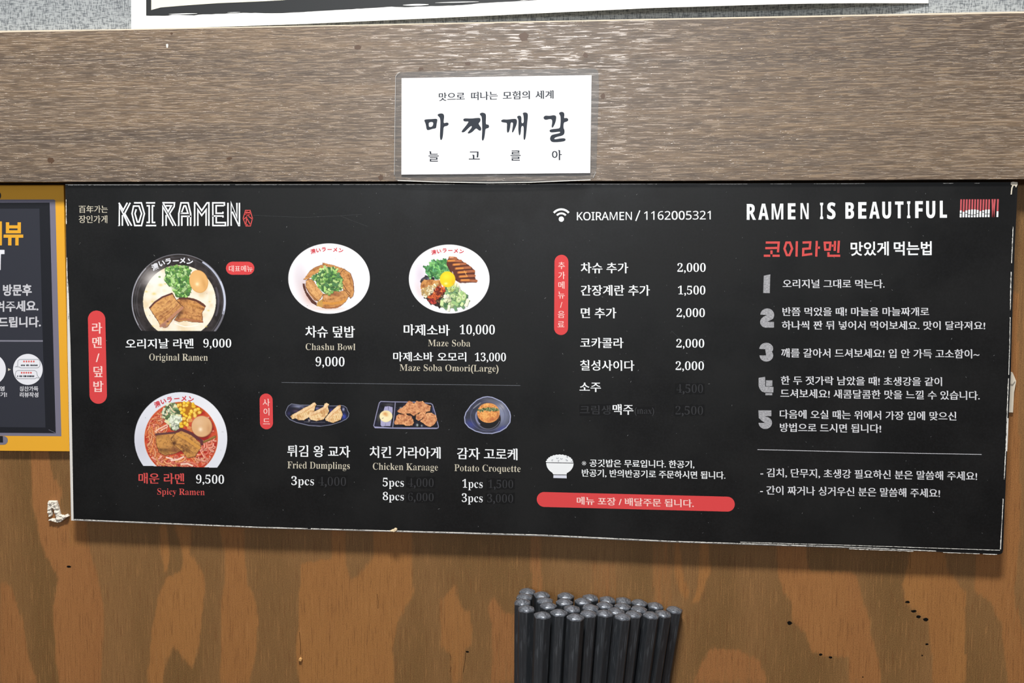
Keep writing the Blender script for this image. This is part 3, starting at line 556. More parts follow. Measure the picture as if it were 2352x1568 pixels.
7,37,19,23,29,9,38,-9,38,-23,29,-37,19,16,173,358,30,-4,24,-12,16,-19,6,-24,-6,-24,-16,-18,-24,-12,-30,-5,-31,5,-23,12,-16,18,-5,24,5,24,16,19,23,12,4,355,413,0,-452,41,0,0,452,51004,460,3,
4,25,55,0,-34,410,0,0,34,16,229,385,-65,-9,-52,-26,-35,-39,-12,-51,12,-51,35,-40,52,-25,65,-9,65,9,53,25,34,40,13,51,-13,51,-34,39,-53,26,16,229,351,50,-7,39,-18,26,-29,10,-37,-10,-37,-26,
-29,-39,-18,-50,-7,-49,7,-40,18,-26,29,-9,37,9,37,26,29,40,18,51008,460,4,4,25,176,0,-34,409,0,0,34,16,229,398,-66,-6,-50,-18,-32,-28,-11,-38,11,-38,32,-28,50,-18,66,-7,66,7,50,18,32,28,11,
38,-11,38,-32,28,-50,18,6,78,102,0,-131,310,0,0,34,-269,0,0,97,16,229,365,48,-4,37,-12,23,-17,9,-24,-9,-24,-23,-18,-37,-11,-48,-4,-48,4,-37,11,-23,18,-8,24,8,24,23,17,37,12,51012,460,4,4,25,
219,0,-34,409,0,0,34,16,229,406,-67,-6,-50,-15,-31,-24,-11,-34,11,-33,31,-25,50,-15,67,-5,67,5,50,15,31,25,11,33,-11,34,-31,24,-50,15,13,76,-1,0,-33,319,0,0,33,-279,0,0,45,265,0,0,102,-306,
0,0,-31,266,0,0,-40,-265,0,16,229,374,49,-3,37,-9,23,-15,8,-20,-8,-20,-23,-14,-37,-9,-49,-3,-49,3,-37,9,-22,14,-8,20,8,20,22,15,37,9,51020,460,5,4,25,194,0,-34,409,0,0,34,16,229,404,-66,-6,
-50,-17,-32,-27,-11,-36,11,-36,32,-27,50,-17,66,-6,66,6,50,17,32,27,11,36,-11,36,-32,27,-50,17,4,75,116,0,-149,309,0,0,149,16,229,370,48,-3,37,-10,23,-17,9,-22,-9,-22,-23,-17,-37,-10,-48,-3,
-48,3,-37,10,-23,17,-8,22,8,22,23,17,37,10,4,343,83,0,-82,-227,0,0,82,51032,460,4,10,33,59,66,1,73,2,77,6,77,11,-3,31,-77,-9,-77,-4,-74,-2,-67,-1,16,172,380,-49,-7,-39,-22,-25,-34,-9,-43,9,
-43,25,-34,39,-22,49,-8,48,8,38,22,26,34,9,43,-9,43,-26,34,-38,22,16,172,344,32,-5,25,-14,17,-22,6,-29,-6,-29,-17,-22,-25,-14,-32,-5,-33,5,-25,14,-17,22,-6,29,6,29,17,22,25,14,4,352,413,0,
-453,42,0,0,453,51060,460,3,16,157,378,-47,-11,-36,-31,-24,-50,-8,-65,8,-65,24,-50,36,-32,47,-11,45,11,37,32,23,50,9,65,-9,65,-23,50,-37,31,16,157,342,30,-9,23,-24,16,-38,5,-50,-5,-50,-16,
-38,-23,-24,-30,-9,-31,9,-24,24,-15,38,-5,50,5,50,15,38,24,24,4,354,413,0,-453,41,0,0,453,51064,460,4,16,153,382,-47,-9,-37,-23,-25,-35,-9,-45,9,-45,25,-35,37,-23,47,-8,47,8,37,23,25,35,9,
45,-9,45,-25,35,-37,23,16,153,346,31,-6,24,-16,17,-23,6,-31,-6,-30,-17,-24,-24,-15,-31,-6,-31,6,-24,15,-17,24,-5,30,5,31,17,24,24,15,6,105,117,0,-146,305,0,0,34,-263,0,0,112,4,354,413,0,
-330,42,0,0,330,51077,460,5,16,153,392,-47,-8,-37,-21,-25,-33,-9,-42,9,-43,25,-33,37,-21,47,-7,47,7,38,21,24,33,9,43,-9,42,-24,33,-38,21,16,153,357,31,-5,25,-14,16,-22,6,-28,-6,-29,-16,-22,
-25,-14,-31,-5,-31,5,-25,14,-16,22,-5,29,5,28,16,22,25,14,8,105,148,0,-181,291,0,0,181,-41,0,0,-54,-210,0,0,54,4,145,61,210,0,0,-60,-210,0,4,354,413,0,-242,42,0,0,242,51080,460,4,16,153,387,
-47,-8,-37,-21,-25,-34,-9,-43,9,-43,25,-33,37,-21,47,-8,47,8,38,21,24,33,9,43,-9,43,-24,34,-38,21,40,305,135,0,-24,-4,-28,-12,-29,-20,-27,-28,-23,-28,21,-20,27,-12,29,-3,30,0,24,-40,0,0,-24,
-7,-33,-17,-32,-29,-28,-38,-20,21,-31,29,15,25,20,20,23,15,26,13,-27,18,-24,24,-21,30,-15,28,16,23,21,18,24,14,28,14,-28,20,-23,26,-20,31,-15,20,31,-38,19,-29,27,-17,32,-6,35,0,24,16,153,
352,31,-5,25,-15,16,-22,6,-29,-6,-29,-16,-22,-25,-14,-31,-6,-31,6,-25,14,-16,22,-5,29,5,29,16,22,25,15,4,354,413,0,-258,42,0,0,258,51088,460,2,25,34,367,0,-34,103,0,0,-58,-10,-58,-26,-56,
-37,-47,-46,-33,24,-33,36,25,33,35,27,42,20,47,19,-43,26,-39,31,-32,36,-24,24,33,-46,32,-37,45,-25,52,-8,54,0,58,100,0,0,34,8,331,413,0,-452,42,0,0,235,74,0,0,35,-74,0,0,182,51089,460,3,25,
36,382,0,-34,101,0,0,-17,-9,-47,-23,-42,-36,-34,-46,-24,22,-32,37,17,32,25,26,31,18,36,18,-33,24,-28,31,-23,36,-17,21,33,-46,22,-34,33,-22,39,-8,44,0,17,100,0,0,34,6,82,117,0,-34,253,0,0,
-122,41,0,0,156,8,335,413,0,-272,41,0,0,119,67,0,0,34,-67,0,0,119,51109,460,4,25,36,380,0,-34,101,0,0,-18,-9,-47,-23,-42,-36,-34,-46,-23,21,-34,38,19,32,25,26,31,18,37,18,-32,25,-28,30,-22,
37,-16,19,33,-45,21,-34,32,-22,38,-8,43,0,17,100,0,0,34,16,232,128,-62,-5,-47,-16,-30,-26,-10,-35,10,-36,30,-26,47,-16,62,-6,62,6,46,16,30,26,10,36,-10,35,-30,26,-46,16,16,232,96,45,-4,34,
-10,21,-15,8,-21,-8,-22,-21,-16,-34,-10,-45,-3,-45,3,-34,10,-22,16,-7,22,7,21,22,15,34,10,8,335,413,0,-272,41,0,0,123,67,0,0,34,-67,0,0,115,51219,460,3,25,40,385,0,-35,100,0,0,-17,-8,-47,
-23,-43,-36,-36,-46,-25,21,-32,38,19,32,26,25,32,19,37,18,-33,25,-28,30,-24,36,-17,21,33,-45,23,-35,33,-22,39,-8,43,0,17,99,0,0,35,21,231,136,0,-15,-13,-44,-33,-37,-49,-27,-57,-17,16,-33,49,
14,45,21,36,29,27,36,26,-36,36,-29,44,-21,50,-14,17,33,-58,16,-49,28,-33,37,-12,44,0,15,8,356,413,0,-113,-90,0,0,-34,90,0,0,-161,41,0,0,308,51228,460,3,25,32,361,0,-34,86,0,0,-41,-7,-62,-19,
-57,-31,-48,-41,-36,25,-32,31,26,26,33,21,40,15,44,15,-41,20,-36,25,-31,31,-24,25,31,-42,34,-30,46,-18,54,-6,59,0,41,81,0,0,34,8,279,403,0,-152,-75,0,0,-34,75,0,0,-233,39,0,0,419,4,369,413,
0,-452,40,0,0,452,51256,460,2,25,38,367,0,-34,102,0,0,-52,-10,-61,-25,-57,-38,-49,-45,-34,27,-32,36,27,32,36,26,43,19,49,19,-45,26,-40,31,-34,36,-25,24,33,-45,33,-37,47,-25,54,-9,55,0,52,
100,0,0,34,12,265,190,0,-35,91,0,0,-194,41,0,0,452,-41,0,0,-127,-91,0,0,-35,91,0,0,-61,51452,460,2,8,25,156,0,-34,183,0,0,-160,41,0,0,160,185,0,0,34,25,64,385,0,-33,142,0,0,-2,-13,-43,-36,
-37,-50,-27,-58,-16,16,-33,51,14,47,22,39,30,27,38,27,-38,39,-30,47,-22,52,-14,16,33,-59,16,-50,27,-35,37,-14,43,0,2,143,0,0,33,51648,460,2,25,40,367,0,-34,105,0,0,-58,-10,-58,-26,-56,-38,
-48,-46,-32,24,-33,37,25,33,34,27,43,20,47,20,-44,27,-39,33,-32,38,-23,23,33,-47,30,-38,44,-26,53,-9,56,0,58,105,0,0,34,4,354,413,0,-452,41,0,0,452,51676,460,2,48,181,367,0,-34,34,0,0,-54,
-2,-42,-7,-45,-13,-45,-21,-40,-23,41,-13,45,-6,45,-2,41,0,54,34,0,0,34,-129,0,0,-34,56,0,0,-54,-4,-51,-11,-54,-21,-49,-34,-38,26,-31,22,22,18,28,13,31,10,34,9,-35,14,-32,17,-29,23,-23,23,23,
18,28,13,32,10,35,9,-34,14,-31,17,-27,23,-22,26,31,-34,37,-22,49,-11,53,-3,53,0,54,52,0,0,34,8,342,413,0,-452,41,0,0,238,63,0,0,35,-63,0,0,179,51680,460,3,48,183,374,0,-34,31,0,0,-30,-2,-29,
-6,-31,-13,-32,-20,-29,-20,29,-13,33,-7,31,-1,28,0,30,32,0,0,34,-128,0,0,-34,57,0,0,-31,-4,-35,-13,-37,-22,-35,-33,-26,22,-31,24,18,19,21,15,24,11,27,8,-27,13,-25,17,-23,23,-18,22,18,18,22,
13,26,9,27,10,-27,15,-24,19,-21,24,-17,22,30,-33,26,-22,34,-13,37,-3,37,0,30,54,0,0,34,6,93,110,0,-139,310,0,0,34,-268,0,0,105,8,344,413,0,-330,41,0,0,157,57,0,0,35,-57,0,0,138,52196,460,4,
4,25,197,0,-34,410,0,0,34,48,238,397,0,-34,57,0,0,-11,-4,-23,-13,-25,-21,-22,-28,-19,-28,19,-21,23,-13,25,-4,22,0,11,57,0,0,34,-169,0,0,-34,71,0,0,-11,-6,-25,-16,-26,-27,-23,-35,-18,18,-30,
30,13,24,19,19,21,14,24,13,-25,19,-23,24,-19,30,-14,30,14,24,18,19,22,13,25,14,-24,19,-21,24,-18,30,-12,18,30,-36,16,-26,23,-16,26,-5,27,0,11,70,0,0,34,4,75,118,0,-151,309,0,0,151,4,343,85,
0,-84,-227,0,0,84,52264,460,2,29,135,405,0,-70,-102,0,0,-34,102,0,0,-34,-9,-57,-23,-53,-37,-45,-45,-31,23,-33,36,24,32,32,26,39,18,45,18,-42,24,-36,30,-31,35,-22,23,32,-45,31,-35,43,-22,50,
-8,54,0,34,100,0,0,34,-100,0,0,70,8,331,413,0,-452,42,0,0,232,74,0,0,35,-74,0,0,185,52268,460,3,29,138,411,0,-59,-100,0,0,-34,100,0,0,-11,-8,-46,-23,-40,-36,-32,-45,-22,21,-34,36,18,32,24,
26,29,18,34,18,-31,25,-27,31,-22,36,-16,21,33,-46,21,-35,31,-22,38,-8,42,0,11,100,0,0,34,-99,0,0,59,6,95,107,0,-136,301,0,0,34,-260,0,0,102,8,335,413,0,-334,41,0,0,159,67,0,0,35,-67,0,0,140,
52488,460,2,8,209,155,0,-102,-184,0,0,-35,410,0,0,35,-185,0,0,102,27,209,404,0,-62,-146,0,0,-34,146,0,-13,-49,-35,-40,-51,-30,-62,-17,16,-33,52,14,47,23,39,30,28,38,27,-38,39,-30,47,-23,53,
-14,16,33,-63,17,-51,30,-35,40,-12,49,145,0,0,34,-146,0,0,62,52628,460,2,8,25,140,0,-35,184,0,0,-145,41,0,0,145,184,0,0,35,27,209,413,0,-56,-144,0,0,-33,144,0,-14,-40,-35,-35,-50,-27,-59,
-14,15,-34,51,13,46,20,38,28,29,33,27,-33,38,-28,47,-20,51,-13,15,34,-59,15,-51,26,-35,35,-13,40,144,0,0,33,-144,0,0,56,52824,460,2,29,150,405,0,-70,-104,0,0,-34,105,0,0,-34,-9,-58,-25,-53,
-37,-44,-46,-31,23,-33,37,24,32,32,26,39,20,45,19,-42,27,-37,32,-30,37,-22,23,32,-47,29,-38,42,-24,51,-9,56,0,34,103,0,0,34,-103,0,0,70,4,354,413,0,-452,41,0,0,452,52832,460,3,27,148,417,0,
-52,-103,0,0,-33,103,0,-11,-40,-23,-35,-36,-28,-45,-19,19,-32,38,15,33,23,27,28,19,33,19,-31,27,-26,33,-21,38,-14,19,32,-46,18,-36,26,-24,33,-10,38,102,0,0,33,-102,0,0,52,13,105,-1,0,-33,
306,0,0,33,-266,0,0,48,251,0,0,105,-293,0,0,-32,252,0,0,-43,-250,0,4,354,413,0,-239,42,0,0,239,52845,460,4,29,148,413,0,-55,-103,0,0,-34,103,0,0,-5,-9,-44,-23,-40,-36,-32,-46,-22,20,-33,38,
17,32,24,26,30,19,35,19,-31,27,-27,32,-21,38,-15,19,32,-47,20,-36,30,-24,36,-8,41,0,5,102,0,0,34,-102,0,0,55,16,246,126,-64,-5,-48,-16,-30,-26,-10,-35,10,-35,30,-25,48,-16,64,-6,63,6,48,16,
30,25,10,35,-10,35,-31,26,-47,16,16,246,94,46,-3,35,-10,21,-16,8,-21,-8,-21,-21,-15,-35,-10,-46,-3,-47,3,-34,10,-22,15,-7,21,7,21,22,16,34,10,4,354,413,0,-277,42,0,0,277,52852,460,2,19,54,
367,0,-34,162,0,-2,-21,-2,-20,-4,-19,-5,-19,-172,-12,7,-36,152,14,-25,-43,-35,-40,-44,-37,-57,-32,23,-32,100,67,63,79,33,89,10,96,8,331,413,0,-451,42,0,0,233,72,0,0,35,-72,0,0,183,52992,460,
2,30,275,402,0,-167,-70,0,8,30,6,31,3,32,1,32,-174,0,0,-34,133,0,-2,-18,-2,-18,-3,-18,-4,-17,-144,-10,6,-35,126,12,-20,-39,-28,-36,-37,-33,-46,-29,23,-30,49,32,39,35,31,38,22,41,83,0,0,-217,
40,0,0,418,4,370,413,0,-452,39,0,0,452,53076,460,2,8,184,174,0,-117,-159,0,0,-34,409,0,0,34,-209,0,0,117,21,74,370,0,-35,270,0,0,-8,-1,-16,0,-16,0,-17,0,-18,-282,-11,7,-36,273,16,-3,-24,-3,
-26,-5,-28,-5,-29,41,-5,10,64,6,55,2,48,0,43,0,43,53084,460,3,8,191,271,0,-54,-165,0,0,-33,407,0,0,33,-200,0,0,54,17,73,400,0,-33,269,0,0,-37,-280,-8,6,-34,272,13,-2,-13,-2,-13,-2,-14,-2,
-15,41,-3,6,39,3,34,1,30,0,26,0,28,13,76,1,0,-33,319,0,0,33,-279,0,0,41,265,0,0,104,-306,0,0,-32,266,0,0,-41,-265,0,53092,460,4,8,191,255,0,-60,-165,0,0,-34,407,0,0,34,-200,0,0,60,18,73,398,
0,-33,269,0,0,-2,0,-43,-280,-8,7,-35,271,13,-2,-15,-2,-16,-2,-16,-3,-18,41,-2,7,42,3,37,1,32,1,29,0,35,4,76,116,0,-149,306,0,0,149,4,341,83,0,-82,-225,0,0,82,53356,460,2,4,25,59,0,-35,409,0,
0,35,21,74,367,0,-34,269,0,0,-21,0,-17,0,-18,0,-17,-1,-18,-280,-12,6,-34,273,14,-3,-26,-3,-28,-5,-29,-7,-31,42,-4,10,64,6,56,2,50,1,50,0,55,53416,460,3,19,57,379,0,-34,163,0,-2,-14,-3,-14,
-4,-14,-4,-13,-172,-7,7,-34,149,11,-25,-31,-34,-27,-42,-24,-52,-20,16,-34,95,44,65,57,37,71,12,83,6,105,108,0,-140,305,0,0,34,-263,0,0,106,4,354,413,0,-328,42,0,0,328,53888,460,3,17,28,118,
30,0,31,0,32,1,34,1,0,-145,41,0,0,147,32,2,33,2,32,4,32,5,-2,31,-76,-7,-78,-4,-76,-2,-70,0,12,64,385,0,-186,228,0,0,33,-186,0,0,45,173,0,0,31,-173,0,0,44,183,0,0,33,4,355,413,0,-452,41,0,0,
452,54252,460,2,20,62,188,0,-33,146,0,0,-103,-183,0,0,-35,410,0,0,35,-186,0,0,103,147,0,0,33,-70,0,0,148,71,0,0,34,-336,0,0,-34,70,0,0,-148,4,173,336,112,0,0,-148,-112,0,54364,460,3,20,62,
191,0,-34,77,0,0,-107,-114,0,0,-34,410,0,0,34,-116,0,0,107,77,0,0,34,-70,0,0,146,71,0,0,35,-336,0,0,-35,70,0,0,-146,4,173,337,112,0,0,-146,-112,0,4,180,50,0,107,98,0,0,-107,54596,460,4,18,
38,195,63,0,70,3,71,5,70,9,-2,30,-17,-2,-16,-2,-17,-1,-17,-1,0,114,45,0,0,33,-243,0,0,-33,45,0,0,-121,-57,0,13,103,-1,0,-33,310,0,0,33,-269,0,0,49,252,0,0,109,-294,0,0,-33,253,0,0,-45,-252,
0,4,130,350,73,0,0,-117,-73,-3,4,355,413,0,-234,41,0,0,234,54616,460,4,8,137,408,0,-67,-114,0,0,-34,266,0,0,34,-111,0,0,67,16,158,270,-44,-8,-35,-21,-23,-33,-8,-42,8,-42,23,-33,35,-21,44,-8,
44,8,35,21,23,33,8,42,-8,42,-23,33,-35,21,16,158,236,28,-6,22,-14,15,-22,6,-28,-6,-28,-15,-22,-22,-14,-28,-6,-28,6,-23,14,-15,22,-5,28,5,28,15,22,23,14,8,332,413,0,-452,41,0,0,232,74,0,0,34,
-74,0,0,186,54620,460,5,8,139,413,0,-55,-113,0,0,-34,267,0,0,34,-112,0,0,55,16,160,300,-45,-6,-34,-17,-22,-27,-8,-35,8,-34,22,-27,34,-17,45,-5,43,5,35,17,22,27,8,34,-8,35,-22,27,-35,17,16,
160,268,28,-4,21,-11,14,-16,5,-22,-5,-21,-14,-16,-21,-10,-28,-4,-28,4,-22,10,-14,16,-5,21,5,22,14,16,22,11,6,95,101,0,-130,301,0,0,34,-260,0,0,96,8,335,413,0,-339,41,0,0,156,67,0,0,34,-67,0,
0,149,54632,460,6,8,139,417,0,-52,-113,0,0,-33,267,0,0,33,-112,0,0,52,16,160,309,-45,-5,-34,-17,-22,-25,-8,-33,8,-33,22,-26,34,-16,45,-6,44,6,34,16,22,26,8,33,-8,33,-22,25,-34,17,16,160,277,
28,-3,21,-10,14,-15,5,-20,-5,-20,-14,-16,-21,-10,-28,-3,-28,3,-22,10,-14,16,-5,20,5,20,14,15,22,10,4,92,115,0,-148,284,0,0,148,4,335,82,0,-81,-202,0,0,81,8,335,413,0,-272,41,0,0,117,67,0,0,
36,-67,0,0,119,54644,460,4,8,116,400,0,-64,-92,0,0,-34,225,0,0,34,-92,0,0,64,16,137,272,-39,-8,-31,-21,-20,-32,-7,-42,7,-42,20,-33,31,-21,39,-7,38,7,31,21,20,33,8,42,-8,42,-20,32,-31,21,16,
137,237,24,-5,19,-14,12,-22,5,-27,-5,-28,-12,-21,-19,-14,-24,-5,-25,5,-19,14,-12,22,-4,27,4,27,12,22,19,14,12,271,403,0,-420,39,0,0,206,58,0,0,-228,40,0,0,452,-40,0,0,-190,-58,0,0,180,54744,
460,6,8,136,417,0,-50,-110,0,0,-34,261,0,0,34,-110,0,0,50,16,157,309,-43,-5,-33,-17,-21,-25,-8,-33,8,-33,21,-25,33,-17,43,-6,41,6,33,17,22,25,8,33,-8,33,-22,25,-33,17,16,157,277,26,-3,20,
-10,13,-15,5,-20,-5,-20,-13,-16,-20,-9,-26,-4,-27,4,-20,9,-14,16,-4,20,4,20,14,15,20,10,4,104,115,0,-148,293,0,0,148,4,357,82,0,-81,-212,0,0,81,8,281,276,0,-34,75,0,0,-103,41,0,0,274,-41,0,
0,-137,54980,460,4,8,25,120,0,-34,184,0,0,-126,41,0,0,126,185,0,0,34,8,209,416,0,-54,-162,0,0,-34,363,0,0,34,-160,0,0,54,16,229,302,-62,-5,-46,-15,-29,-23,-10,-32,10,-32,29,-24,46,-15,62,-4,
62,4,46,15,29,24,10,32,-10,32,-29,23,-46,15,16,229,270,44,-2,33,-9,20,-14,7,-18,-7,-19,-20,-14,-33,-8,-44,-3,-44,3,-33,8,-20,14,-7,19,7,18,20,14,33,9,119809,330,3,45,12,0,0,13,12,1,9,2,8,4,
6,4,3,6,3,8,2,11,1,12,0,214,-1,10,0,8,-2,8,-1,6,-3,5,-3,4,-4,4,-4,2,-5,2,-6,1,-7,1,-8,1,0,12,152,0,57,-5,41,-14,25,-25,8,-34,-5,-28,-15,-22,-26,-16,-35,-11,42,-12,31,-19,18,-24,7,-31,-3,-22,
-6,-19,-11,-17,-16,-14,-19,-12,-23,-8,-27,-4,-30,-2,26,136,188,4,0,19,0,15,3,13,5,9,7,7,9,5,12,3,15,1,18,-1,16,-2,13,-3,12,-5,9,-7,7,-9,5,-11,3,-13,1,-8,0,-6,-2,-4,-2,-3,-3,-2,-4,-1,-5,-1,
-7,0,-9,26,165,18,15,1,13,4,10,5,8,8,6,11,4,14,2,16,1,19,-1,19,-3,16,-6,13,-8,10,-10,8,-13,6,-17,3,-19,1,-11,0,0,-124,0,-7,1,-7,2,-5,3,-4,4,-3,5,-2,6,-2,119810,349,1,68,191,-8,-24,1,-23,5,
-22,7,-20,10,-18,12,-16,15,-14,17,-12,19,-10,21,-7,22,-4,24,-1,25,1,25,4,24,7,22,10,20,12,19,14,17,17,14,18,13,21,10,21,7,23,4,25,1,18,-1,19,-3,21,-6,23,-9,3,-1,4,-1,4,-1,4,0,8,1,7,5,5,7,3,
9,13,0,0,-116,-13,0,-9,22,-11,19,-12,17,-15,15,-15,12,-17,8,-17,5,-18,2,-40,-10,-28,-30,-17,-51,-6,-70,6,-67,19,-47,31,-28,44,-9,15,0,15,3,15,5,15,7,14,9,13,11,13,12,12,14,14,-13,-28,-32,
-33,-24,-38,-13,119811,369,2,33,15,0,0,13,11,1,9,2,7,2,5,4,3,5,3,7,1,10,1,11,0,224,-1,13,-1,11,-3,8,-5,6,-6,4,-7,3,-10,2,-11,1,0,12,154,0,42,-3,37,-8,32,-14,26,-19,20,-24,15,-29,9,-34,3,-39,
-12,-74,-33,-53,-56,-31,-78,-11,29,166,18,22,2,20,7,17,12,13,17,10,21,7,26,5,31,1,37,-6,66,-18,48,-29,28,-42,9,-9,0,-7,-1,-5,-3,-4,-3,-2,-4,-2,-7,-1,-8,0,-10,0,-233,0,-9,1,-8,2,-6,2,-5,4,-3,
5,-2,7,-2,119813,301,1,83,12,0,0,13,11,1,10,3,8,4,6,4,3,6,3,8,2,11,1,12,0,217,-1,12,-2,11,-3,7,-4,6,-6,4,-8,3,-10,3,-11,2,0,12,282,0,0,-101,-12,0,-3,15,-4,13,-4,11,-5,10,-7,8,-8,7,-9,6,-10,
5,-12,3,-14,3,-16,1,-18,1,-7,0,-6,0,-5,-1,-4,0,-4,-1,-3,-1,-2,-2,-2,-2,-1,-3,-1,-4,0,-5,0,-5,0,-113,6,0,15,1,13,3,11,6,10,7,7,10,6,13,4,16,4,18,13,0,0,-170,-13,0,-3,20,-5,17,-6,14,-7,10,-9,
8,-12,5,-13,3,-16,2,-5,0,0,-107,0,-9,1,-7,1,-7,2,-5,2,-5,4,-4,4,-3,6,-3,7,-1,8,-2,9,-1,11,0,0,-13,119815,390,1,92,12,0,0,13,11,1,10,2,8,3,6,4,3,6,3,8,2,11,1,12,0,222,-1,11,-2,9,-3,8,-4,5,-5,
5,-8,3,-9,2,-12,2,0,12,168,0,0,-12,-9,-1,-7,-2,-7,-1,-5,-1,-4,-3,-4,-2,-3,-4,-2,-4,-2,-5,-1,-6,0,-8,0,-8,0,-96,119,0,0,96,-1,8,0,8,-1,6,-2,5,-2,4,-3,4,-3,2,-4,3,-6,1,-6,1,-8,2,-9,1,0,12,168,
0,0,-12,-12,-2,-10,-2,-8,-3,-5,-4,-4,-6,-2,-7,-2,-9,0,-12,0,-222,0,-12,2,-9,2,-8,4,-6,6,-5,7,-4,10,-2,12,-1,0,-13,-168,0,0,13,12,1,10,2,7,3,6,4,4,5,3,8,2,11,1,13,0,104,-119,0,0,-104,0,-12,2,
-11,3,-8,4,-6,5,-4,8,-3,10,-2,12,-1,0,-13,119818,380,1,93,12,0,0,13,12,1,10,2,7,3,6,4,4,6,3,8,1,11,1,12,0,222,-1,11,-1,9,-3,8,-4,6,-6,4,-7,3,-10,2,-11,2,0,12,168,0,0,-12,-9,-1,-8,-2,-6,-1,
-5,-1,-5,-3,-3,-2,-3,-4,-2,-4,-2,-5,-1,-6,-1,-8,0,-8,0,-108,103,104,9,10,6,9,4,8,2,6,-3,7,-8,5,-14,3,-18,1,0,12,145,0,0,-12,-7,0,-22,-4,-24,-11,-26,-18,-26,-26,-55,-56,143,-178,4,-5,5,-4,4,
-4,5,-3,4,-2,6,-1,6,-1,8,-1,0,-13,-178,0,0,13,5,0,5,0,5,0,4,0,3,1,4,0,2,1,3,1,3,1,3,3,2,2,1,4,-1,4,-3,5,-4,7,-5,7,-87,110,-13,-12,0,-87,1,-12,1,-11,3,-8,4,-6,6,-4,7,-3,10,-2,13,-1,0,-13,
119819,318,1,61,12,0,0,13,11,1,10,2,8,3,6,4,3,6,3,8,2,11,1,12,0,222,-1,12,-2,9,-3,8,-4,5,-5,4,-8,3,-9,3,-12,1,0,12,174,0,0,-12,-9,-1,-9,0,-7,-1,-6,-2,-5,-2,-4,-3,-4,-4,-2,-4,-2,-5,-1,-7,-1,
-7,0,-9,0,-221,0,-8,0,-7,1,-6,1,-5,2,-4,2,-3,3,-3,4,-2,4,-1,6,-1,7,0,8,0,17,0,16,2,14,3,13,4,12,5,11,6,9,9,9,9,8,12,8,13,7,14,7,17,13,0,-19,-115,119820,472,1,79,11,0,0,13,11,1,10,2,8,3,6,4,
4,6,3,8,2,10,1,12,0,225,0,8,-1,7,-1,6,-1,5,-3,3,-3,4,-3,3,-5,2,-5,1,-7,2,-7,1,-9,1,0,12,127,0,98,-233,99,233,125,0,0,-12,-12,-2,-9,-2,-7,-4,-6,-4,-4,-6,-3,-7,-1,-9,-1,-12,0,-217,0,-10,1,-9,
1,-7,2,-6,2,-5,2,-4,4,-3,4,-3,5,-1,6,-2,7,-1,8,0,0,-13,-164,0,0,13,8,1,7,1,7,2,5,1,4,3,4,3,3,4,2,5,2,5,1,7,0,8,1,9,0,235,-124,-297,-14,0,-122,289,0,-229,0,-14,2,-10,3,-8,5,-6,6,-4,9,-3,10,
-1,12,-1,0,-13,119822,391,2,64,194,-8,-18,1,-18,2,-16,5,-16,5,-16,8,-14,9,-13,10,-13,11,-11,13,-10,13,-8,15,-7,15,-6,17,-4,17,-3,18,0,18,0,19,3,18,4,17,6,16,7,16,8,15,10,13,12,13,12,11,14,
10,14,9,16,7,16,6,18,5,18,2,19,1,18,-1,17,-2,17,-4,16,-6,15,-8,15,-8,13,-10,12,-11,11,-13,10,-13,8,-15,8,-15,6,-17,4,-18,2,-18,1,-19,-1,-18,-2,-18,-4,-17,-6,-17,-8,-15,-8,-15,-10,-13,-11,
-13,-13,-11,-14,-10,-14,-9,-16,-8,-16,-5,-17,-5,-18,-2,24,197,9,37,10,27,30,16,50,5,70,-1,38,-4,32,-8,27,-10,23,-13,18,-15,13,-18,7,-19,3,-38,-10,-27,-30,-16,-50,-5,-71,1,-36,5,-33,7,-27,11,
-23,13,-18,15,-13,18,-7,119823,311,2,52,12,0,0,13,11,1,10,2,8,3,6,4,3,6,3,8,2,11,1,12,0,222,-1,11,-2,9,-3,8,-4,5,-5,5,-8,3,-9,2,-12,2,0,12,147,0,30,-1,25,-2,20,-3,16,-5,12,-7,11,-7,9,-8,8,
-10,6,-11,5,-12,3,-12,1,-14,-2,-20,-6,-18,-10,-16,-14,-14,-18,-12,-21,-8,-25,-4,-29,-2,-44,0,0,-93,0,-12,2,-11,3,-8,4,-6,5,-4,8,-3,10,-2,12,-1,0,-13,26,136,171,14,0,17,1,15,3,11,6,9,7,7,10,
5,13,3,15,1,19,-1,18,-3,16,-4,13,-5,10,-8,9,-10,5,-12,4,-14,1,-7,0,-6,-1,-4,-2,-3,-3,-3,-3,-1,-4,-1,-5,0,-6,119825,352,2,57,12,0,0,13,11,1,10,2,8,3,6,4,3,6,3,8,2,11,1,12,0,222,-1,11,-2,9,-3,
8,-4,5,-5,5,-8,3,-9,2,-12,2,0,12,150,0,35,-1,30,-5,26,-6,21,-10,16,-12,11,-16,7,-18,3,-22,-5,-28,-14,-24,-24,-18,-33,-12,87,-129,4,-6,4,-5,3,-5,4,-3,3,-3,5,-2,5,-1,6,0,2,0,0,-13,-106,0,-102,
158,-14,0,0,-98,0,-12,2,-11,3,-8,4,-6,5,-4,8,-3,10,-2,12,-1,0,-13,22,136,174,16,0,18,1,15,4,13,5,10,8,8,11,6,13,3,16,1,18,-4,31,-11,22,-18,14,-26,4,-9,0,-7,-2,-6,-2,-4,-2,-2,-5,-2,-6,-1,-7,
0,-10,119826,291,1,138,32,-8,0,125,15,0,6,-25,9,-22,10,-18,11,-15,13,-11,15,-9,17,-4,19,-2,13,1,12,3,10,5,9,7,7,8,5,10,3,10,2,11,-3,16,-8,14,-12,12,-17,11,-47,23,-20,11,-18,11,-14,12,-12,12,
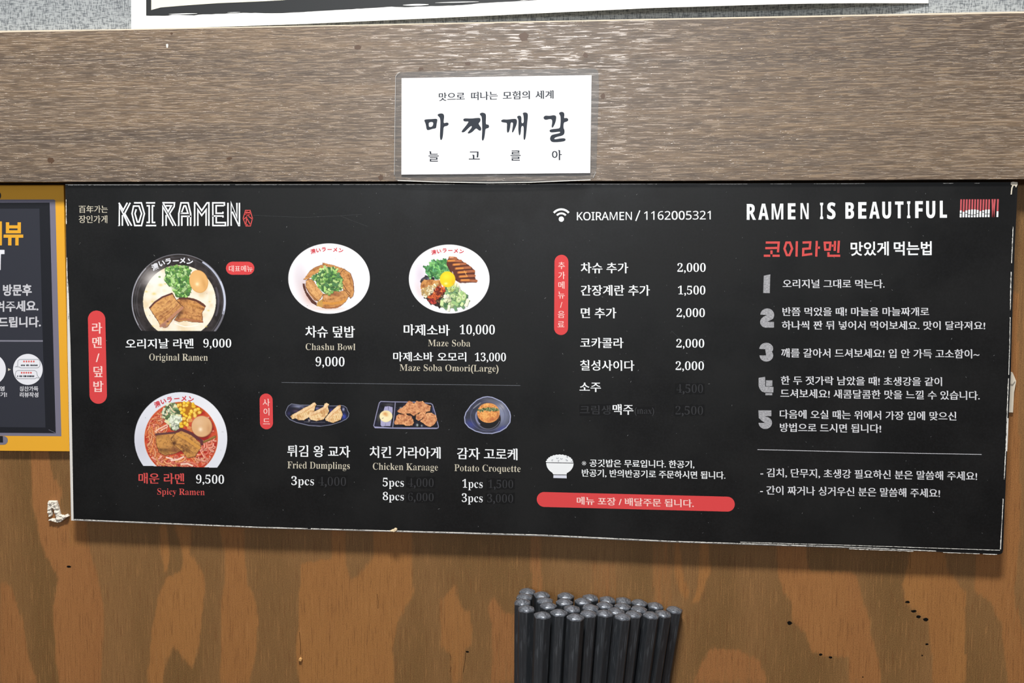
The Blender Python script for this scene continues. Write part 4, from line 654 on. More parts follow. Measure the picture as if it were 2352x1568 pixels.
-9,13,-6,14,-4,15,-1,17,1,15,2,13,4,13,6,12,7,10,8,10,10,8,11,7,12,5,12,4,13,2,15,1,7,0,8,-1,9,-1,9,-1,9,-2,10,-3,10,-2,10,-4,7,-1,6,-1,6,1,4,3,4,5,2,7,13,0,0,-110,-12,0,-4,14,-5,13,-6,12,
-6,10,-8,10,-8,9,-9,8,-9,6,-10,5,-10,4,-10,2,-10,1,-13,-1,-10,-2,-10,-5,-8,-5,-7,-8,-4,-8,-3,-9,-1,-10,1,-9,2,-9,4,-8,6,-7,7,-6,9,-6,11,-6,12,-7,48,-22,14,-7,13,-7,11,-8,9,-8,8,-7,7,-9,5,-8,
5,-9,3,-9,2,-10,1,-11,1,-11,-1,-16,-3,-14,-5,-13,-7,-13,-8,-11,-10,-10,-12,-9,-13,-7,-15,-6,-15,-4,-18,-3,-18,-1,-6,1,-6,0,-7,0,-6,1,-6,1,-6,2,-6,1,-6,2,-6,3,-6,1,-5,2,-4,1,-3,1,-3,1,-2,0,
-2,0,-4,0,-3,-1,-2,-1,-2,-2,-2,-2,-2,-3,-1,-4,-1,-4,119834,256,2,99,190,-8,-17,3,-12,6,-8,10,-4,15,-18,-14,-19,-10,-20,-6,-21,-3,-12,1,-11,3,-10,5,-8,7,-7,8,-4,9,-3,10,-1,11,2,16,6,14,10,13,
14,11,19,11,23,10,27,10,32,10,0,38,-1,9,-1,9,-3,7,-4,5,-5,5,-7,3,-8,1,-9,1,-14,-1,-10,-3,-6,-5,-2,-7,0,-2,1,-3,2,-3,4,-5,3,-5,2,-5,1,-4,1,-5,-1,-6,-2,-6,-3,-5,-4,-5,-5,-3,-6,-3,-7,-1,-6,-1,
-8,1,-6,1,-6,3,-5,4,-4,5,-2,6,-2,7,0,7,0,9,3,8,3,7,6,7,6,7,8,6,9,5,11,4,11,4,12,2,13,2,14,0,24,-1,21,-4,17,-6,13,-9,10,-11,7,-14,4,-16,1,-20,0,-109,0,-6,0,-5,1,-4,1,-2,1,-2,1,-2,2,0,3,0,2,0,
3,1,3,2,4,2,6,-10,-13,-13,-13,-9,-14,-5,17,113,25,3,0,4,1,5,2,5,2,4,4,5,3,5,5,4,5,0,79,-26,-9,-19,-14,-11,-18,-4,-23,2,-16,4,-12,8,-7,119835,269,2,46,32,-9,0,298,0,11,-1,8,-2,7,-2,4,-3,3,-4,
2,-6,2,-8,1,0,12,97,0,0,-132,13,13,15,10,16,5,18,2,12,-1,12,-3,12,-4,10,-6,10,-8,8,-10,8,-10,6,-13,5,-13,4,-14,2,-15,1,-16,-1,-19,-3,-17,-5,-17,-6,-15,-8,-14,-9,-12,-10,-11,-12,-10,-13,-7,
-14,-5,-15,-3,-16,-2,-17,2,-16,6,-16,9,-16,12,-38,-30,29,136,10,12,2,10,5,9,8,6,11,4,16,3,19,2,22,1,26,-1,21,-2,19,-3,15,-5,13,-6,9,-8,7,-10,4,-11,1,-6,0,-5,-1,-5,-3,-5,-3,-5,-4,-4,-5,-2,-6,
-2,-6,0,-129,2,-18,6,-12,11,-8,119836,219,1,71,116,-8,-14,1,-13,3,-13,5,-11,7,-11,8,-10,10,-9,12,-7,13,-6,13,-4,15,-3,16,0,17,0,17,3,17,5,16,7,14,8,14,10,12,11,10,12,9,14,7,14,5,15,3,16,1,
17,0,15,-3,13,-5,11,-7,9,-8,6,-10,4,-10,2,-12,-1,-6,-2,-6,-2,-5,-4,-5,-4,-3,-5,-3,-6,-1,-7,-1,-13,2,-9,7,-6,10,-2,15,1,8,0,8,-1,8,-4,6,-7,4,-9,1,-19,-5,-13,-15,-8,-26,-2,-36,1,-25,3,-22,6,
-19,8,-16,10,-13,12,-8,13,-6,15,-1,13,1,13,5,12,8,12,10,10,-8,-20,-23,-23,-16,-25,-10,119837,275,2,58,104,-8,-13,1,-12,3,-11,5,-10,7,-10,8,-8,10,-8,11,-6,12,-5,14,-4,15,-2,15,0,16,0,19,3,18,
3,16,6,15,6,13,8,12,9,11,11,8,11,7,11,5,13,3,13,1,16,-2,15,-5,14,-9,12,-13,0,90,0,8,-2,6,-2,5,-4,3,-5,3,-6,2,-7,1,-9,1,0,12,107,0,0,-283,0,-9,1,-7,1,-5,2,-5,3,-3,4,-3,6,-2,8,-1,0,-13,-21,-1,
-23,-3,-26,-5,-27,-7,0,37,-12,-16,-14,-11,-17,-7,33,128,21,5,1,6,1,6,3,5,5,5,5,5,6,3,7,3,7,0,124,-2,6,-2,5,-4,5,-4,5,-6,3,-6,3,-6,1,-6,1,-11,-1,-9,-5,-8,-7,-5,-10,-4,-13,-3,-17,-2,-19,0,-23,
0,-22,2,-19,2,-16,5,-14,5,-9,7,-7,8,-5,119838,224,2,47,115,-8,-15,1,-13,3,-12,5,-12,7,-11,8,-9,10,-8,12,-7,13,-6,15,-4,15,-3,18,0,18,0,17,3,16,4,15,6,14,7,13,9,11,10,10,11,8,12,7,12,5,14,3,
14,1,20,-2,19,-5,16,-9,13,-13,11,-15,8,-19,5,-21,2,-24,0,-5,-124,0,4,-41,12,-28,19,-18,27,-6,14,3,13,6,13,10,12,14,11,-10,-20,-27,-23,-19,-26,-12,15,87,143,63,0,0,17,0,15,-2,12,-2,11,-2,8,
-4,7,-5,4,-7,3,-8,1,-15,-4,-10,-13,-6,-22,-2,-31,119840,243,3,98,109,-104,-23,0,-20,3,-17,4,-13,6,-11,8,-8,9,-5,9,-1,9,2,12,8,10,12,8,18,7,-15,9,-10,9,-6,11,-2,12,0,9,3,9,4,8,7,7,8,7,10,7,
12,6,14,7,-26,13,-19,17,-11,21,-4,25,1,11,3,11,4,10,6,9,7,9,8,7,9,6,11,6,12,4,13,3,13,2,14,1,15,-1,14,-2,14,-3,14,-4,62,0,0,-28,-36,0,7,-11,6,-11,3,-13,1,-13,-1,-10,-2,-10,-3,-10,-5,-9,-7,
-8,-7,-7,-9,-6,-9,-5,-10,-4,-11,-3,-12,-2,-13,0,-11,0,-11,1,-7,-1,-5,-1,-6,-3,-4,-3,-4,-4,-3,-4,-1,-4,-1,-5,2,-7,6,-5,9,-3,13,-2,26,0,18,0,17,-1,14,-2,13,-3,10,-4,9,-4,8,-6,5,-7,5,-7,3,-9,1,
-10,1,-10,-2,-18,-6,-15,-10,-13,-14,-11,-18,-9,-22,-6,-25,-4,25,120,-86,33,2,24,7,14,12,5,16,-1,6,-2,5,-3,4,-4,3,-6,3,-8,1,-9,1,-10,0,-81,0,-8,-6,-5,-6,-3,-8,-1,-8,0,-6,3,-6,5,-6,8,-5,8,-4,
11,-3,14,-2,32,117,92,8,2,7,2,6,6,4,6,3,10,2,11,1,13,1,15,-1,15,-1,14,-2,11,-3,9,-4,6,-6,5,-7,3,-8,1,-8,-1,-7,-3,-5,-5,-5,-6,-3,-9,-2,-11,-2,-14,0,-15,0,-15,2,-13,2,-11,3,-10,5,-6,5,-6,7,-2,
119841,284,1,70,14,0,0,12,6,1,6,1,4,2,4,3,2,4,2,5,1,6,0,8,0,255,0,7,-1,6,-2,5,-2,4,-3,4,-4,2,-6,2,-7,1,0,11,96,0,0,-141,15,17,17,12,18,8,21,2,28,-5,21,-15,12,-25,4,-34,0,-116,0,-8,1,-6,2,-5,
2,-4,3,-3,4,-2,6,-1,7,-1,0,-12,-120,0,0,12,3,0,9,2,7,5,4,10,1,13,0,119,0,10,-1,8,-2,7,-1,6,-3,4,-5,3,-5,2,-7,1,-11,-2,-11,-5,-10,-8,-9,-12,0,-133,0,-8,1,-6,2,-5,2,-4,3,-3,4,-2,5,-1,7,-1,0,
-12,119842,148,2,31,14,0,0,12,6,1,6,1,5,2,3,3,2,4,2,5,1,6,0,8,0,146,0,8,-1,7,-1,5,-2,4,-3,3,-4,2,-6,1,-7,1,1,12,95,0,0,-189,0,-8,1,-6,1,-5,2,-3,3,-3,4,-3,5,-1,7,-1,0,-12,32,75,270,-8,0,-7,2,
-6,4,-6,4,-4,6,-4,6,-2,7,0,8,0,8,2,7,4,6,4,6,6,5,6,3,7,2,8,1,8,-1,7,-2,6,-3,6,-5,4,-6,4,-6,2,-7,1,-8,-1,-8,-2,-7,-4,-6,-4,-6,-6,-4,-7,-4,-7,-2,119844,267,1,69,13,0,0,12,7,1,6,1,4,2,4,3,2,4,
2,5,1,6,0,8,0,254,0,8,-1,7,-1,5,-2,4,-3,3,-4,2,-6,1,-7,1,1,12,94,0,0,-214,59,60,5,6,4,5,3,6,1,5,-2,5,-5,4,-8,2,-11,1,-3,0,0,12,104,0,0,-12,-14,-3,-14,-5,-12,-7,-12,-10,-39,-39,92,-129,4,-6,
6,-5,6,-2,6,-1,0,-12,-123,0,0,12,5,0,7,1,5,2,3,3,1,5,0,3,-1,3,-2,4,-2,3,-52,73,-11,-9,0,-58,0,-8,1,-6,2,-5,2,-3,3,-3,4,-3,5,-1,7,-1,0,-12,119845,149,1,31,14,0,0,12,6,1,6,1,5,2,3,3,2,4,2,5,1,
6,0,8,0,254,0,8,-1,6,-1,5,-2,4,-3,4,-4,2,-6,1,-7,1,0,12,96,0,0,-297,0,-8,1,-6,1,-5,2,-3,3,-3,4,-3,5,-1,7,-1,0,-12,119846,413,1,114,14,0,0,12,6,1,6,1,4,2,4,3,2,4,2,5,1,6,0,8,0,147,0,7,-1,6,
-2,5,-2,4,-3,3,-4,3,-6,1,-7,1,0,12,95,0,0,-34,15,18,16,12,18,8,19,2,23,-3,18,-8,13,-13,8,-19,15,19,17,13,19,8,21,3,28,-5,20,-15,12,-25,4,-34,0,-116,0,-8,1,-6,2,-5,2,-4,3,-3,4,-2,5,-1,7,-1,0,
-12,-118,0,0,12,6,1,6,1,4,2,3,4,2,3,2,6,1,6,0,7,0,119,0,10,-1,8,-2,7,-1,6,-3,4,-5,3,-5,2,-7,1,-11,-2,-10,-4,-9,-8,-9,-11,0,-135,0,-8,1,-6,1,-5,2,-3,3,-4,4,-2,6,-1,6,-1,0,-12,-116,0,0,12,6,1,
5,1,4,2,4,4,2,3,1,6,1,6,1,7,0,119,-1,10,-1,8,-1,7,-2,6,-3,4,-4,3,-6,2,-6,1,-12,-2,-10,-5,-10,-8,-8,-12,0,-133,0,-7,1,-6,2,-5,2,-4,2,-3,4,-3,6,-1,6,-1,0,-12,119847,284,1,70,14,0,0,12,6,1,6,1,
4,2,4,3,2,4,2,5,1,6,0,8,0,147,0,7,-1,6,-2,5,-2,4,-3,3,-4,3,-6,1,-7,1,0,12,96,0,0,-32,15,17,17,12,18,7,21,2,28,-5,21,-15,12,-25,4,-34,0,-116,0,-8,1,-6,2,-5,2,-4,3,-3,4,-2,6,-1,7,-1,0,-12,
-120,0,0,12,3,0,9,2,7,5,4,10,1,13,0,119,0,10,-1,8,-2,7,-1,6,-3,4,-5,3,-5,2,-7,1,-11,-2,-11,-5,-10,-8,-9,-12,0,-133,0,-8,1,-6,2,-5,2,-4,3,-3,4,-2,5,-1,7,-1,0,-12,119848,251,2,48,126,-8,-17,1,
-15,4,-14,5,-13,7,-12,8,-10,10,-9,12,-8,13,-6,15,-5,15,-2,16,-1,17,1,17,2,16,5,15,6,15,8,13,9,12,10,10,12,8,13,7,14,5,15,3,16,1,16,-1,15,-3,14,-5,13,-7,11,-8,11,-10,9,-12,8,-13,6,-14,4,-15,
3,-17,1,-17,-1,-18,-3,-16,-4,-16,-6,-14,-8,-13,-9,-12,-11,-10,-11,-8,-13,-7,-14,-5,-15,-3,40,126,9,9,1,8,4,7,6,6,9,2,6,1,7,2,8,1,10,1,12,0,13,0,14,1,16,-1,30,-2,24,-3,19,-3,14,-6,9,-6,6,-8,
4,-9,2,-11,-2,-8,-4,-7,-6,-4,-9,-4,-14,-3,-19,-1,-24,-1,-30,0,-16,0,-14,1,-13,1,-11,1,-10,2,-9,1,-7,3,-6,5,-9,7,-6,8,-4,119849,277,2,72,13,-103,0,11,5,0,5,1,4,2,3,2,3,2,2,3,1,3,2,4,0,5,1,6,
0,7,0,10,0,228,0,10,-1,9,-2,6,-1,5,-3,3,-5,2,-5,2,-7,2,0,11,92,0,0,-36,12,19,15,13,18,8,20,2,12,0,12,-3,12,-5,10,-7,9,-8,9,-10,7,-12,6,-12,5,-14,4,-15,2,-15,1,-17,-1,-18,-2,-17,-4,-15,-5,
-15,-6,-14,-8,-12,-8,-10,-10,-9,-11,-7,-12,-5,-12,-4,-13,-1,-17,2,-16,6,-14,10,-12,14,0,-67,0,-9,1,-9,1,-7,1,-5,2,-5,2,-4,3,-3,4,-2,5,-2,5,-1,6,-1,7,0,0,-12,25,146,21,10,1,9,5,7,7,6,10,4,13,
4,17,1,19,1,22,-1,21,-1,19,-3,16,-3,14,-5,9,-7,7,-9,5,-11,1,-11,-2,-10,-6,-9,-10,-8,-14,0,-124,7,-13,8,-9,9,-6,119850,271,2,55,130,-103,0,12,10,0,8,2,7,2,4,2,3,4,3,5,1,6,1,8,0,84,-13,-13,
-15,-9,-16,-5,-17,-2,-13,1,-12,3,-12,4,-10,7,-10,7,-9,10,-7,11,-6,12,-6,13,-3,14,-2,16,-1,16,1,18,3,18,4,16,7,15,7,14,10,13,10,11,12,9,13,7,14,5,15,3,16,1,16,-1,17,-6,16,-8,16,-12,38,28,8,0,
0,-300,0,-7,1,-7,2,-5,2,-4,3,-2,5,-2,5,-2,8,0,0,-12,29,133,22,6,0,5,2,5,2,6,4,4,4,4,4,2,6,2,6,0,130,-3,17,-6,13,-10,7,-14,3,-12,-2,-10,-5,-8,-8,-6,-11,-5,-14,-3,-18,-2,-21,-1,-25,1,-22,2,
-20,3,-16,4,-13,6,-10,8,-7,10,-5,119851,214,1,76,14,0,0,12,6,1,6,1,5,2,3,3,2,4,2,5,1,6,0,8,0,146,0,8,-1,7,-2,6,-1,3,-3,3,-5,2,-5,1,-7,1,1,12,93,0,0,-43,6,11,8,10,8,8,8,7,9,6,9,4,8,2,9,1,9,
-1,9,-2,7,-3,6,-5,5,-6,3,-6,2,-8,1,-8,-1,-7,-2,-6,-2,-6,-4,-5,-5,-3,-5,-3,-6,-2,-6,-1,-7,1,-5,1,-4,2,-4,3,-3,3,-3,3,-2,4,-3,4,-3,3,-3,3,-3,1,-4,1,-6,-1,-5,-3,-5,-4,-4,-6,-5,-8,-3,-8,-1,-10,
-1,-11,0,-101,0,-8,2,-7,2,-5,3,-3,5,-3,6,-2,8,-1,10,-1,0,-12,119852,215,1,110,113,-8,-11,1,-12,2,-12,4,-13,5,-3,1,-2,1,-3,0,-2,1,-6,-1,-5,-3,-3,-4,-3,-6,-11,0,0,85,13,0,4,-14,5,-14,7,-11,9,
-10,9,-8,10,-5,10,-4,11,-1,8,1,8,1,6,3,6,4,4,5,4,5,1,6,1,7,-2,11,-5,9,-8,8,-12,7,-36,18,-13,7,-10,7,-9,8,-7,8,-6,9,-4,9,-3,10,0,10,1,15,4,14,6,12,9,11,12,10,13,6,15,4,17,1,4,0,5,0,4,-1,6,-1,
5,-1,6,-1,6,-2,7,-2,6,-1,5,-1,4,1,3,2,3,3,3,4,10,0,0,-72,-12,0,-4,13,-6,11,-6,9,-8,8,-8,6,-8,5,-9,3,-10,0,-8,0,-6,-1,-6,-3,-4,-3,-4,-4,-3,-5,-1,-5,-1,-6,0,-6,2,-5,2,-5,4,-4,4,-4,5,-4,7,-4,7,
-3,34,-17,11,-6,11,-7,8,-8,7,-7,5,-9,4,-10,2,-11,1,-13,-2,-17,-4,-15,-7,-13,-9,-12,-12,-9,-13,-6,-16,-4,119853,170,1,42,92,-7,-14,1,-12,3,-9,4,-8,7,-6,8,-4,10,-2,13,-1,14,0,154,-21,0,0,16,
14,14,14,13,12,13,11,12,9,11,8,11,7,9,6,9,12,0,0,-84,47,0,0,-24,-47,0,0,-146,0,-7,0,-7,2,-5,1,-4,3,-4,3,-2,3,-2,5,0,8,2,8,4,7,8,6,12,12,-7,-14,-24,-16,-18,-20,-10,119854,279,1,66,98,-8,-16,
2,-14,4,-11,6,-8,9,-7,11,-4,14,-3,16,-1,18,0,113,0,8,-1,7,-2,6,-2,4,-3,4,-4,3,-6,1,-7,1,0,12,97,0,0,-176,0,-6,1,-6,2,-5,3,-4,4,-3,4,-3,6,-1,6,-1,11,2,10,4,9,7,8,10,0,136,0,8,-1,8,-2,6,-2,4,
-4,3,-5,3,-7,1,-8,1,0,12,100,0,0,-179,0,-8,1,-6,2,-5,3,-4,3,-3,5,-2,6,-1,7,-1,0,-13,-21,-1,-24,-3,-25,-5,-28,-8,0,38,-7,-8,-7,-8,-8,-6,-9,-5,-10,-5,-10,-3,-11,-2,119856,324,1,72,91,-8,-78,
205,-2,4,-2,4,-2,4,-2,3,-3,2,-3,2,-3,2,-4,1,0,12,111,0,0,-12,-5,-1,-4,-1,-3,-1,-2,-1,-2,-1,-1,-3,-1,-2,0,-3,1,-8,3,-10,35,-93,33,80,-7,23,-3,6,-2,4,-2,4,-2,3,-2,2,-4,1,-4,1,-6,1,0,11,116,0,
0,-12,-9,-2,-7,-2,-4,-4,-1,-5,1,-6,1,-5,28,-90,35,85,1,5,1,3,1,4,0,3,0,3,-1,3,-2,2,-2,2,-3,1,-4,2,-5,1,-6,1,0,11,67,0,0,-11,-5,-1,-5,-2,-3,-2,-3,-3,-2,-4,-3,-5,-2,-5,-2,-6,-80,-200,-12,0,
-49,155,-62,-155,119857,238,1,81,4,0,0,11,11,4,10,7,11,9,10,11,46,60,-60,94,-7,9,-7,7,-7,5,-8,2,0,12,123,0,0,-12,-10,-1,-6,-2,-4,-3,-1,-5,0,-2,1,-3,2,-4,3,-5,26,-41,30,38,3,5,2,4,2,4,1,3,-1,
3,-1,3,-2,2,-2,1,-3,1,-4,1,-6,1,-6,0,0,12,82,0,0,-11,-11,-3,-11,-7,-10,-9,-11,-12,-41,-52,69,-110,2,-3,2,-3,2,-3,3,-2,2,-2,3,-1,3,-1,4,0,0,-12,-122,0,0,12,5,0,4,1,4,0,4,1,2,2,2,2,1,2,0,2,-1,
5,-1,5,-3,6,-4,6,-26,41,-30,-39,-5,-6,-3,-6,-1,-4,-1,-4,1,-7,4,-4,7,-3,10,-1,3,0,0,-11,119858,224,1,111,39,-104,-9,0,-8,2,-8,4,-6,5,-6,6,-4,7,-2,8,-1,10,1,6,1,6,3,5,4,6,4,4,5,3,7,2,7,0,6,0,
5,-1,5,-3,5,-3,3,-4,3,-4,1,-6,1,-5,-1,-4,0,-5,1,-4,1,-2,3,-2,4,0,4,1,5,3,6,6,6,8,3,5,3,5,3,6,2,6,3,7,2,7,2,7,2,8,-78,190,-2,6,-2,5,-3,4,-2,4,-2,3,-2,2,-1,2,-1,2,-3,2,-3,1,-4,1,-5,1,-1,0,0,
12,125,0,0,-12,-7,-1,-5,0,-5,-1,-3,-1,-2,-2,-2,-2,-1,-4,0,-4,1,-6,2,-7,39,-102,34,91,1,3,1,4,1,3,1,4,0,2,1,3,0,3,0,2,0,4,-2,3,-2,3,-2,2,-4,1,-4,1,-6,0,-6,1,0,12,72,0,0,-12,-5,-1,-4,-2,-4,-3,
-4,-4,-3,-5,-3,-7,-4,-8,-3,-8,-72,-199,-7,-16,-6,-15,-6,-12,-6,-10,-6,-9,-6,-7,-6,-6,-7,-4,-7,-3,-8,-3,-8,-1,119859,218,1,28,10,0,0,10,115,204,-29,0,-13,-1,-12,-2,-9,-4,-8,-5,-7,-7,-6,-9,-5,
-11,-3,-14,-13,0,4,70,181,0,0,-15,-111,-198,20,0,16,1,14,3,12,4,10,7,8,8,7,10,7,13,6,16,12,0,-6,-80,120224,320,2,8,0,0,140,358,40,0,139,-358,-46,0,-43,111,-142,0,-42,-111,17,103,151,113,0,
-40,108,-5,14,-2,5,-1,6,-2,5,-2,6,-5,17,-2,-8,-2,-7,-2,-8,-2,-7,-2,-7,-2,-6,-2,-6,-1,-4,120228,278,1,12,49,0,0,357,199,0,0,-39,-154,0,0,-112,145,0,0,-39,-145,0,0,-128,154,0,0,-39,120231,371,
1,12,49,0,0,357,45,0,0,-151,183,0,0,151,45,0,0,-357,-45,0,0,167,-183,0,0,-167,120232,170,1,12,20,0,0,26,42,9,0,286,-42,10,0,26,129,0,0,-26,-42,-10,0,-286,42,-9,0,-26,120234,310,1,17,49,0,0,
357,45,0,0,-176,7,8,8,9,7,9,8,8,31,34,97,108,52,0,-141,-155,147,-202,-53,0,-127,171,-36,-33,0,-138,120236,454,1,32,49,0,0,357,66,0,110,-292,2,0,112,292,66,0,0,-357,-44,0,0,220,0,12,0,13,0,
13,1,13,0,12,1,11,0,10,1,8,-2,0,-119,-312,-37,0,-117,313,-2,0,0,-8,1,-10,0,-11,1,-13,0,-13,1,-14,0,-13,0,-15,0,-216,120237,380,1,23,49,0,0,357,52,0,190,-296,2,0,-1,25,-2,35,0,9,0,9,0,8,0,8,
0,202,42,0,0,-357,-53,0,-191,297,-2,0,3,-44,0,-13,1,-13,0,-14,0,-14,0,-199,120238,391,2,48,196,-5,-27,1,-24,5,-22,7,-20,10,-17,13,-15,15,-12,17,-10,19,-8,22,-6,24,-3,25,-1,27,1,26,3,25,6,23,
8,22,10,19,12,17,15,15,17,13,20,10,22,7,24,4,27,1,26,-1,23,-4,22,-7,19,-10,17,-13,15,-15,13,-17,10,-19,8,-22,6,-23,4,-25,1,-27,-1,-27,-4,-25,-6,-23,-8,-22,-10,-19,-13,-17,-15,-15,-17,-13,
-19,-10,-22,-7,-24,-5,32,196,34,28,2,24,8,20,12,17,17,12,21,8,25,6,28,1,32,-1,32,-5,28,-9,25,-12,21,-17,16,-20,12,-24,8,-28,2,-28,-2,-25,-8,-20,-12,-16,-16,-13,-21,-9,-25,-5,-28,-2,-32,2,
-32,5,-28,9,-25,13,-21,16,-17,20,-12,24,-8,120241,311,2,28,49,0,0,357,98,0,31,-2,27,-4,22,-8,18,-11,14,-14,10,-18,6,-21,2,-24,-1,-13,-2,-13,-3,-11,-4,-10,-6,-9,-6,-8,-7,-7,-8,-6,-8,-6,-9,-4,
-9,-4,-8,-4,98,-160,-53,0,-86,147,-71,0,0,-147,19,94,185,53,0,20,2,18,3,14,5,12,8,8,9,7,12,3,14,2,16,-2,16,-4,13,-6,12,-9,8,-12,7,-15,4,-18,3,-20,1,-51,0,120276,345,2,8,0,0,126,358,93,0,126,
-358,-81,0,-26,85,-130,0,-26,-85,18,127,148,93,0,-27,84,-6,21,-8,27,-2,6,-2,6,-1,6,-1,5,-2,-5,-1,-6,-2,-7,-2,-7,-8,-28,-2,-6,-2,-5,-1,-4,-1,-3,120277,336,3,40,45,0,0,357,111,0,34,-1,29,-4,
25,-6,20,-9,16,-12,11,-16,7,-19,3,-23,-1,-15,-3,-14,-5,-12,-6,-11,-8,-9,-9,-8,-11,-5,-12,-3,0,-3,8,-2,9,-3,8,-3,7,-5,7,-5,6,-6,5,-7,5,-8,4,-9,2,-10,2,-12,1,-14,-3,-22,-6,-21,-11,-17,-15,-16,
-20,-12,-22,-8,-26,-5,-28,-2,19,121,216,44,0,15,0,12,2,11,3,7,5,6,6,4,7,2,8,1,10,-1,9,-3,8,-4,7,-7,5,-9,4,-10,3,-13,1,-15,1,-40,0,19,121,62,49,0,16,1,13,3,10,4,9,6,5,7,5,8,2,10,1,10,-1,10,
-2,8,-5,8,-6,6,-8,6,-11,3,-14,3,-16,0,-47,0,120280,280,1,12,45,0,0,357,206,0,0,-62,-130,0,0,-79,121,0,0,-61,-121,0,0,-93,130,0,0,-62,120281,275,1,10,45,0,0,357,205,0,0,-62,-130,0,0,-92,121,
0,0,-62,-121,0,0,-141,120283,383,1,12,45,0,0,357,76,0,0,-140,141,0,0,140,76,0,0,-357,-76,0,0,154,-141,0,0,-154,120284,195,1,12,16,0,0,43,44,20,0,231,-44,20,0,43,163,0,0,-43,-44,-20,0,-231,
44,-20,0,-43,120287,282,1,6,45,0,0,357,76,0,0,-295,145,0,0,-62,120288,472,1,34,45,0,0,357,103,0,85,-273,1,0,90,273,103,0,0,-357,-71,0,0,169,0,9,0,9,0,10,1,11,1,42,2,30,-2,0,-92,-280,-70,0,
-86,280,-2,0,1,-6,0,-6,1,-9,0,-9,0,-10,1,-11,0,-11,1,-11,0,-11,0,-10,0,-10,1,-10,0,-166,120289,407,1,28,45,0,0,357,96,0,155,-267,1,0,-1,12,0,12,-1,13,0,12,-1,12,0,12,0,13,0,12,0,169,68,0,0,
-357,-96,0,-156,270,-2,0,1,-13,1,-13,1,-12,0,-13,1,-13,0,-13,0,-12,1,-13,0,-168,120293,330,2,28,45,0,0,357,104,0,34,-2,29,-5,25,-8,20,-11,15,-15,11,-19,6,-22,3,-25,-1,-12,-2,-11,-3,-10,-4,
-10,-5,-9,-5,-8,-7,-7,-7,-7,-8,-6,-8,-5,-8,-5,-9,-5,105,-155,-84,0,-85,137,-40,0,0,-137,19,121,198,24,0,17,1,15,3,12,4,10,5,7,7,5,8,3,10,1,12,-1,12,-3,10,-6,8,-7,6,-10,5,-12,3,-15,2,-17,1,
-23,0,120294,275,1,106,124,-5,-27,1,-26,4,-25,7,-23,10,0,70,13,-5,13,-6,13,-5,14,-4,13,-4,14,-3,13,-2,14,-1,13,1,11,2,9,4,7,4,5,6,4,6,2,8,1,7,-2,10,-3,9,-7,7,-8,7,-11,6,-12,7,-13,6,-14,7,-6,
3,-7,3,-7,4,-7,4,-7,4,-7,5,-7,6,-7,6,-6,6,-6,7,-5,8,-4,9,-4,9,-3,10,-1,11,-1,11,2,23,6,20,10,18,15,14,17,12,21,8,23,5,27,2,14,0,13,-2,13,-2,13,-3,13,-3,13,-4,13,-5,14,-6,-24,-59,-12,5,-12,4,
-10,3,-10,3,-10,3,-10,2,-10,1,-10,0,-11,-1,-9,-1,-7,-4,-6,-4,-6,-5,-3,-7,-2,-6,-1,-8,1,-9,3,-8,6,-7,7,-6,10,-6,11,-6,14,-7,16,-8,13,-6,12,-7,11,-7,10,-7,9,-7,8,-8,7,-9,6,-9,5,-10,3,-11,2,
-13,1,-13,-3,-23,-6,-20,-11,-17,-15,-16,-19,-12,-22,-9,-26,-5,120295,290,1,8,107,0,0,294,-97,0,0,63,270,0,0,-63,-97,0,0,-294,120296,378,1,42,188,-5,-34,2,-29,7,-25,11,-20,16,-17,20,-11,22,
-7,26,-2,28,0,230,75,0,0,-219,1,-20,4,-17,5,-14,8,-10,10,-8,12,-6,15,-3,17,-1,17,1,14,3,13,6,9,9,8,11,5,14,3,17,1,19,0,218,76,0,0,-231,-2,-18,-3,-17,-5,-16,-7,-16,-9,-14,-11,-12,-13,-11,-16,
-10,-17,-7,-20,-6,-22,-3,120782,280,2,48,140,-5,-22,1,-19,5,-17,7,-14,10,-13,13,-11,15,-8,17,-7,19,-5,22,-4,24,-2,25,-1,27,1,26,2,25,4,24,5,21,7,19,8,17,11,15,13,13,14,9,17,7,20,5,22,1,20,
-1,19,-5,16,-7,15,-9,12,-13,11,-15,9,-17,7,-19,5,-22,4,-23,3,-25,1,-27,-1,-27,-3,-25,-4,-23,-5,-22,-7,-19,-9,-17,-11,-15,-12,-13,-15,-10,-17,-7,-18,-5,32,140,27,13,3,10,8,8,12,6,18,3,21,3,
26,1,30,1,34,-1,34,-1,29,-3,26,-3,22,-6,17,-8,13,-10,7,-12,2,-13,-2,-11,-7,-8,-13,-5,-17,-4,-22,-3,-26,-2,-29,0,-34,0,-34,2,-30,3,-26,4,-21,5,-18,8,-13,10,-7,120783,280,1,49,49,0,0,26,41,0,
6,1,5,1,4,2,4,4,2,4,2,5,1,7,1,9,0,251,-10,-11,-9,-10,-8,-9,-8,-8,-7,-6,-8,-5,-7,-3,-8,0,-6,0,-5,2,-5,3,-4,4,-4,6,-3,6,-1,7,-1,8,8,3,8,2,9,4,9,3,9,5,11,6,11,7,12,9,35,26,56,0,0,-300,0,-7,1,
-7,2,-5,2,-5,3,-4,5,-2,5,-2,8,-1,40,0,0,-26,120784,280,1,88,18,0,0,52,74,75,14,15,13,15,11,13,9,12,8,12,6,12,5,11,4,11,3,12,2,11,1,13,1,12,-1,14,-2,11,-3,10,-5,7,-6,6,-6,4,-8,3,-8,1,-12,-2,
-10,-4,-8,-7,-6,-9,-5,-12,-3,-15,-2,-18,0,-20,-14,1,-12,2,-11,3,-10,5,-8,7,-5,8,-3,11,-1,12,0,9,3,9,3,8,6,8,7,7,8,7,10,6,12,5,13,4,14,3,16,1,18,1,26,-1,23,-5,19,-7,17,-9,13,-12,9,-15,5,-16,
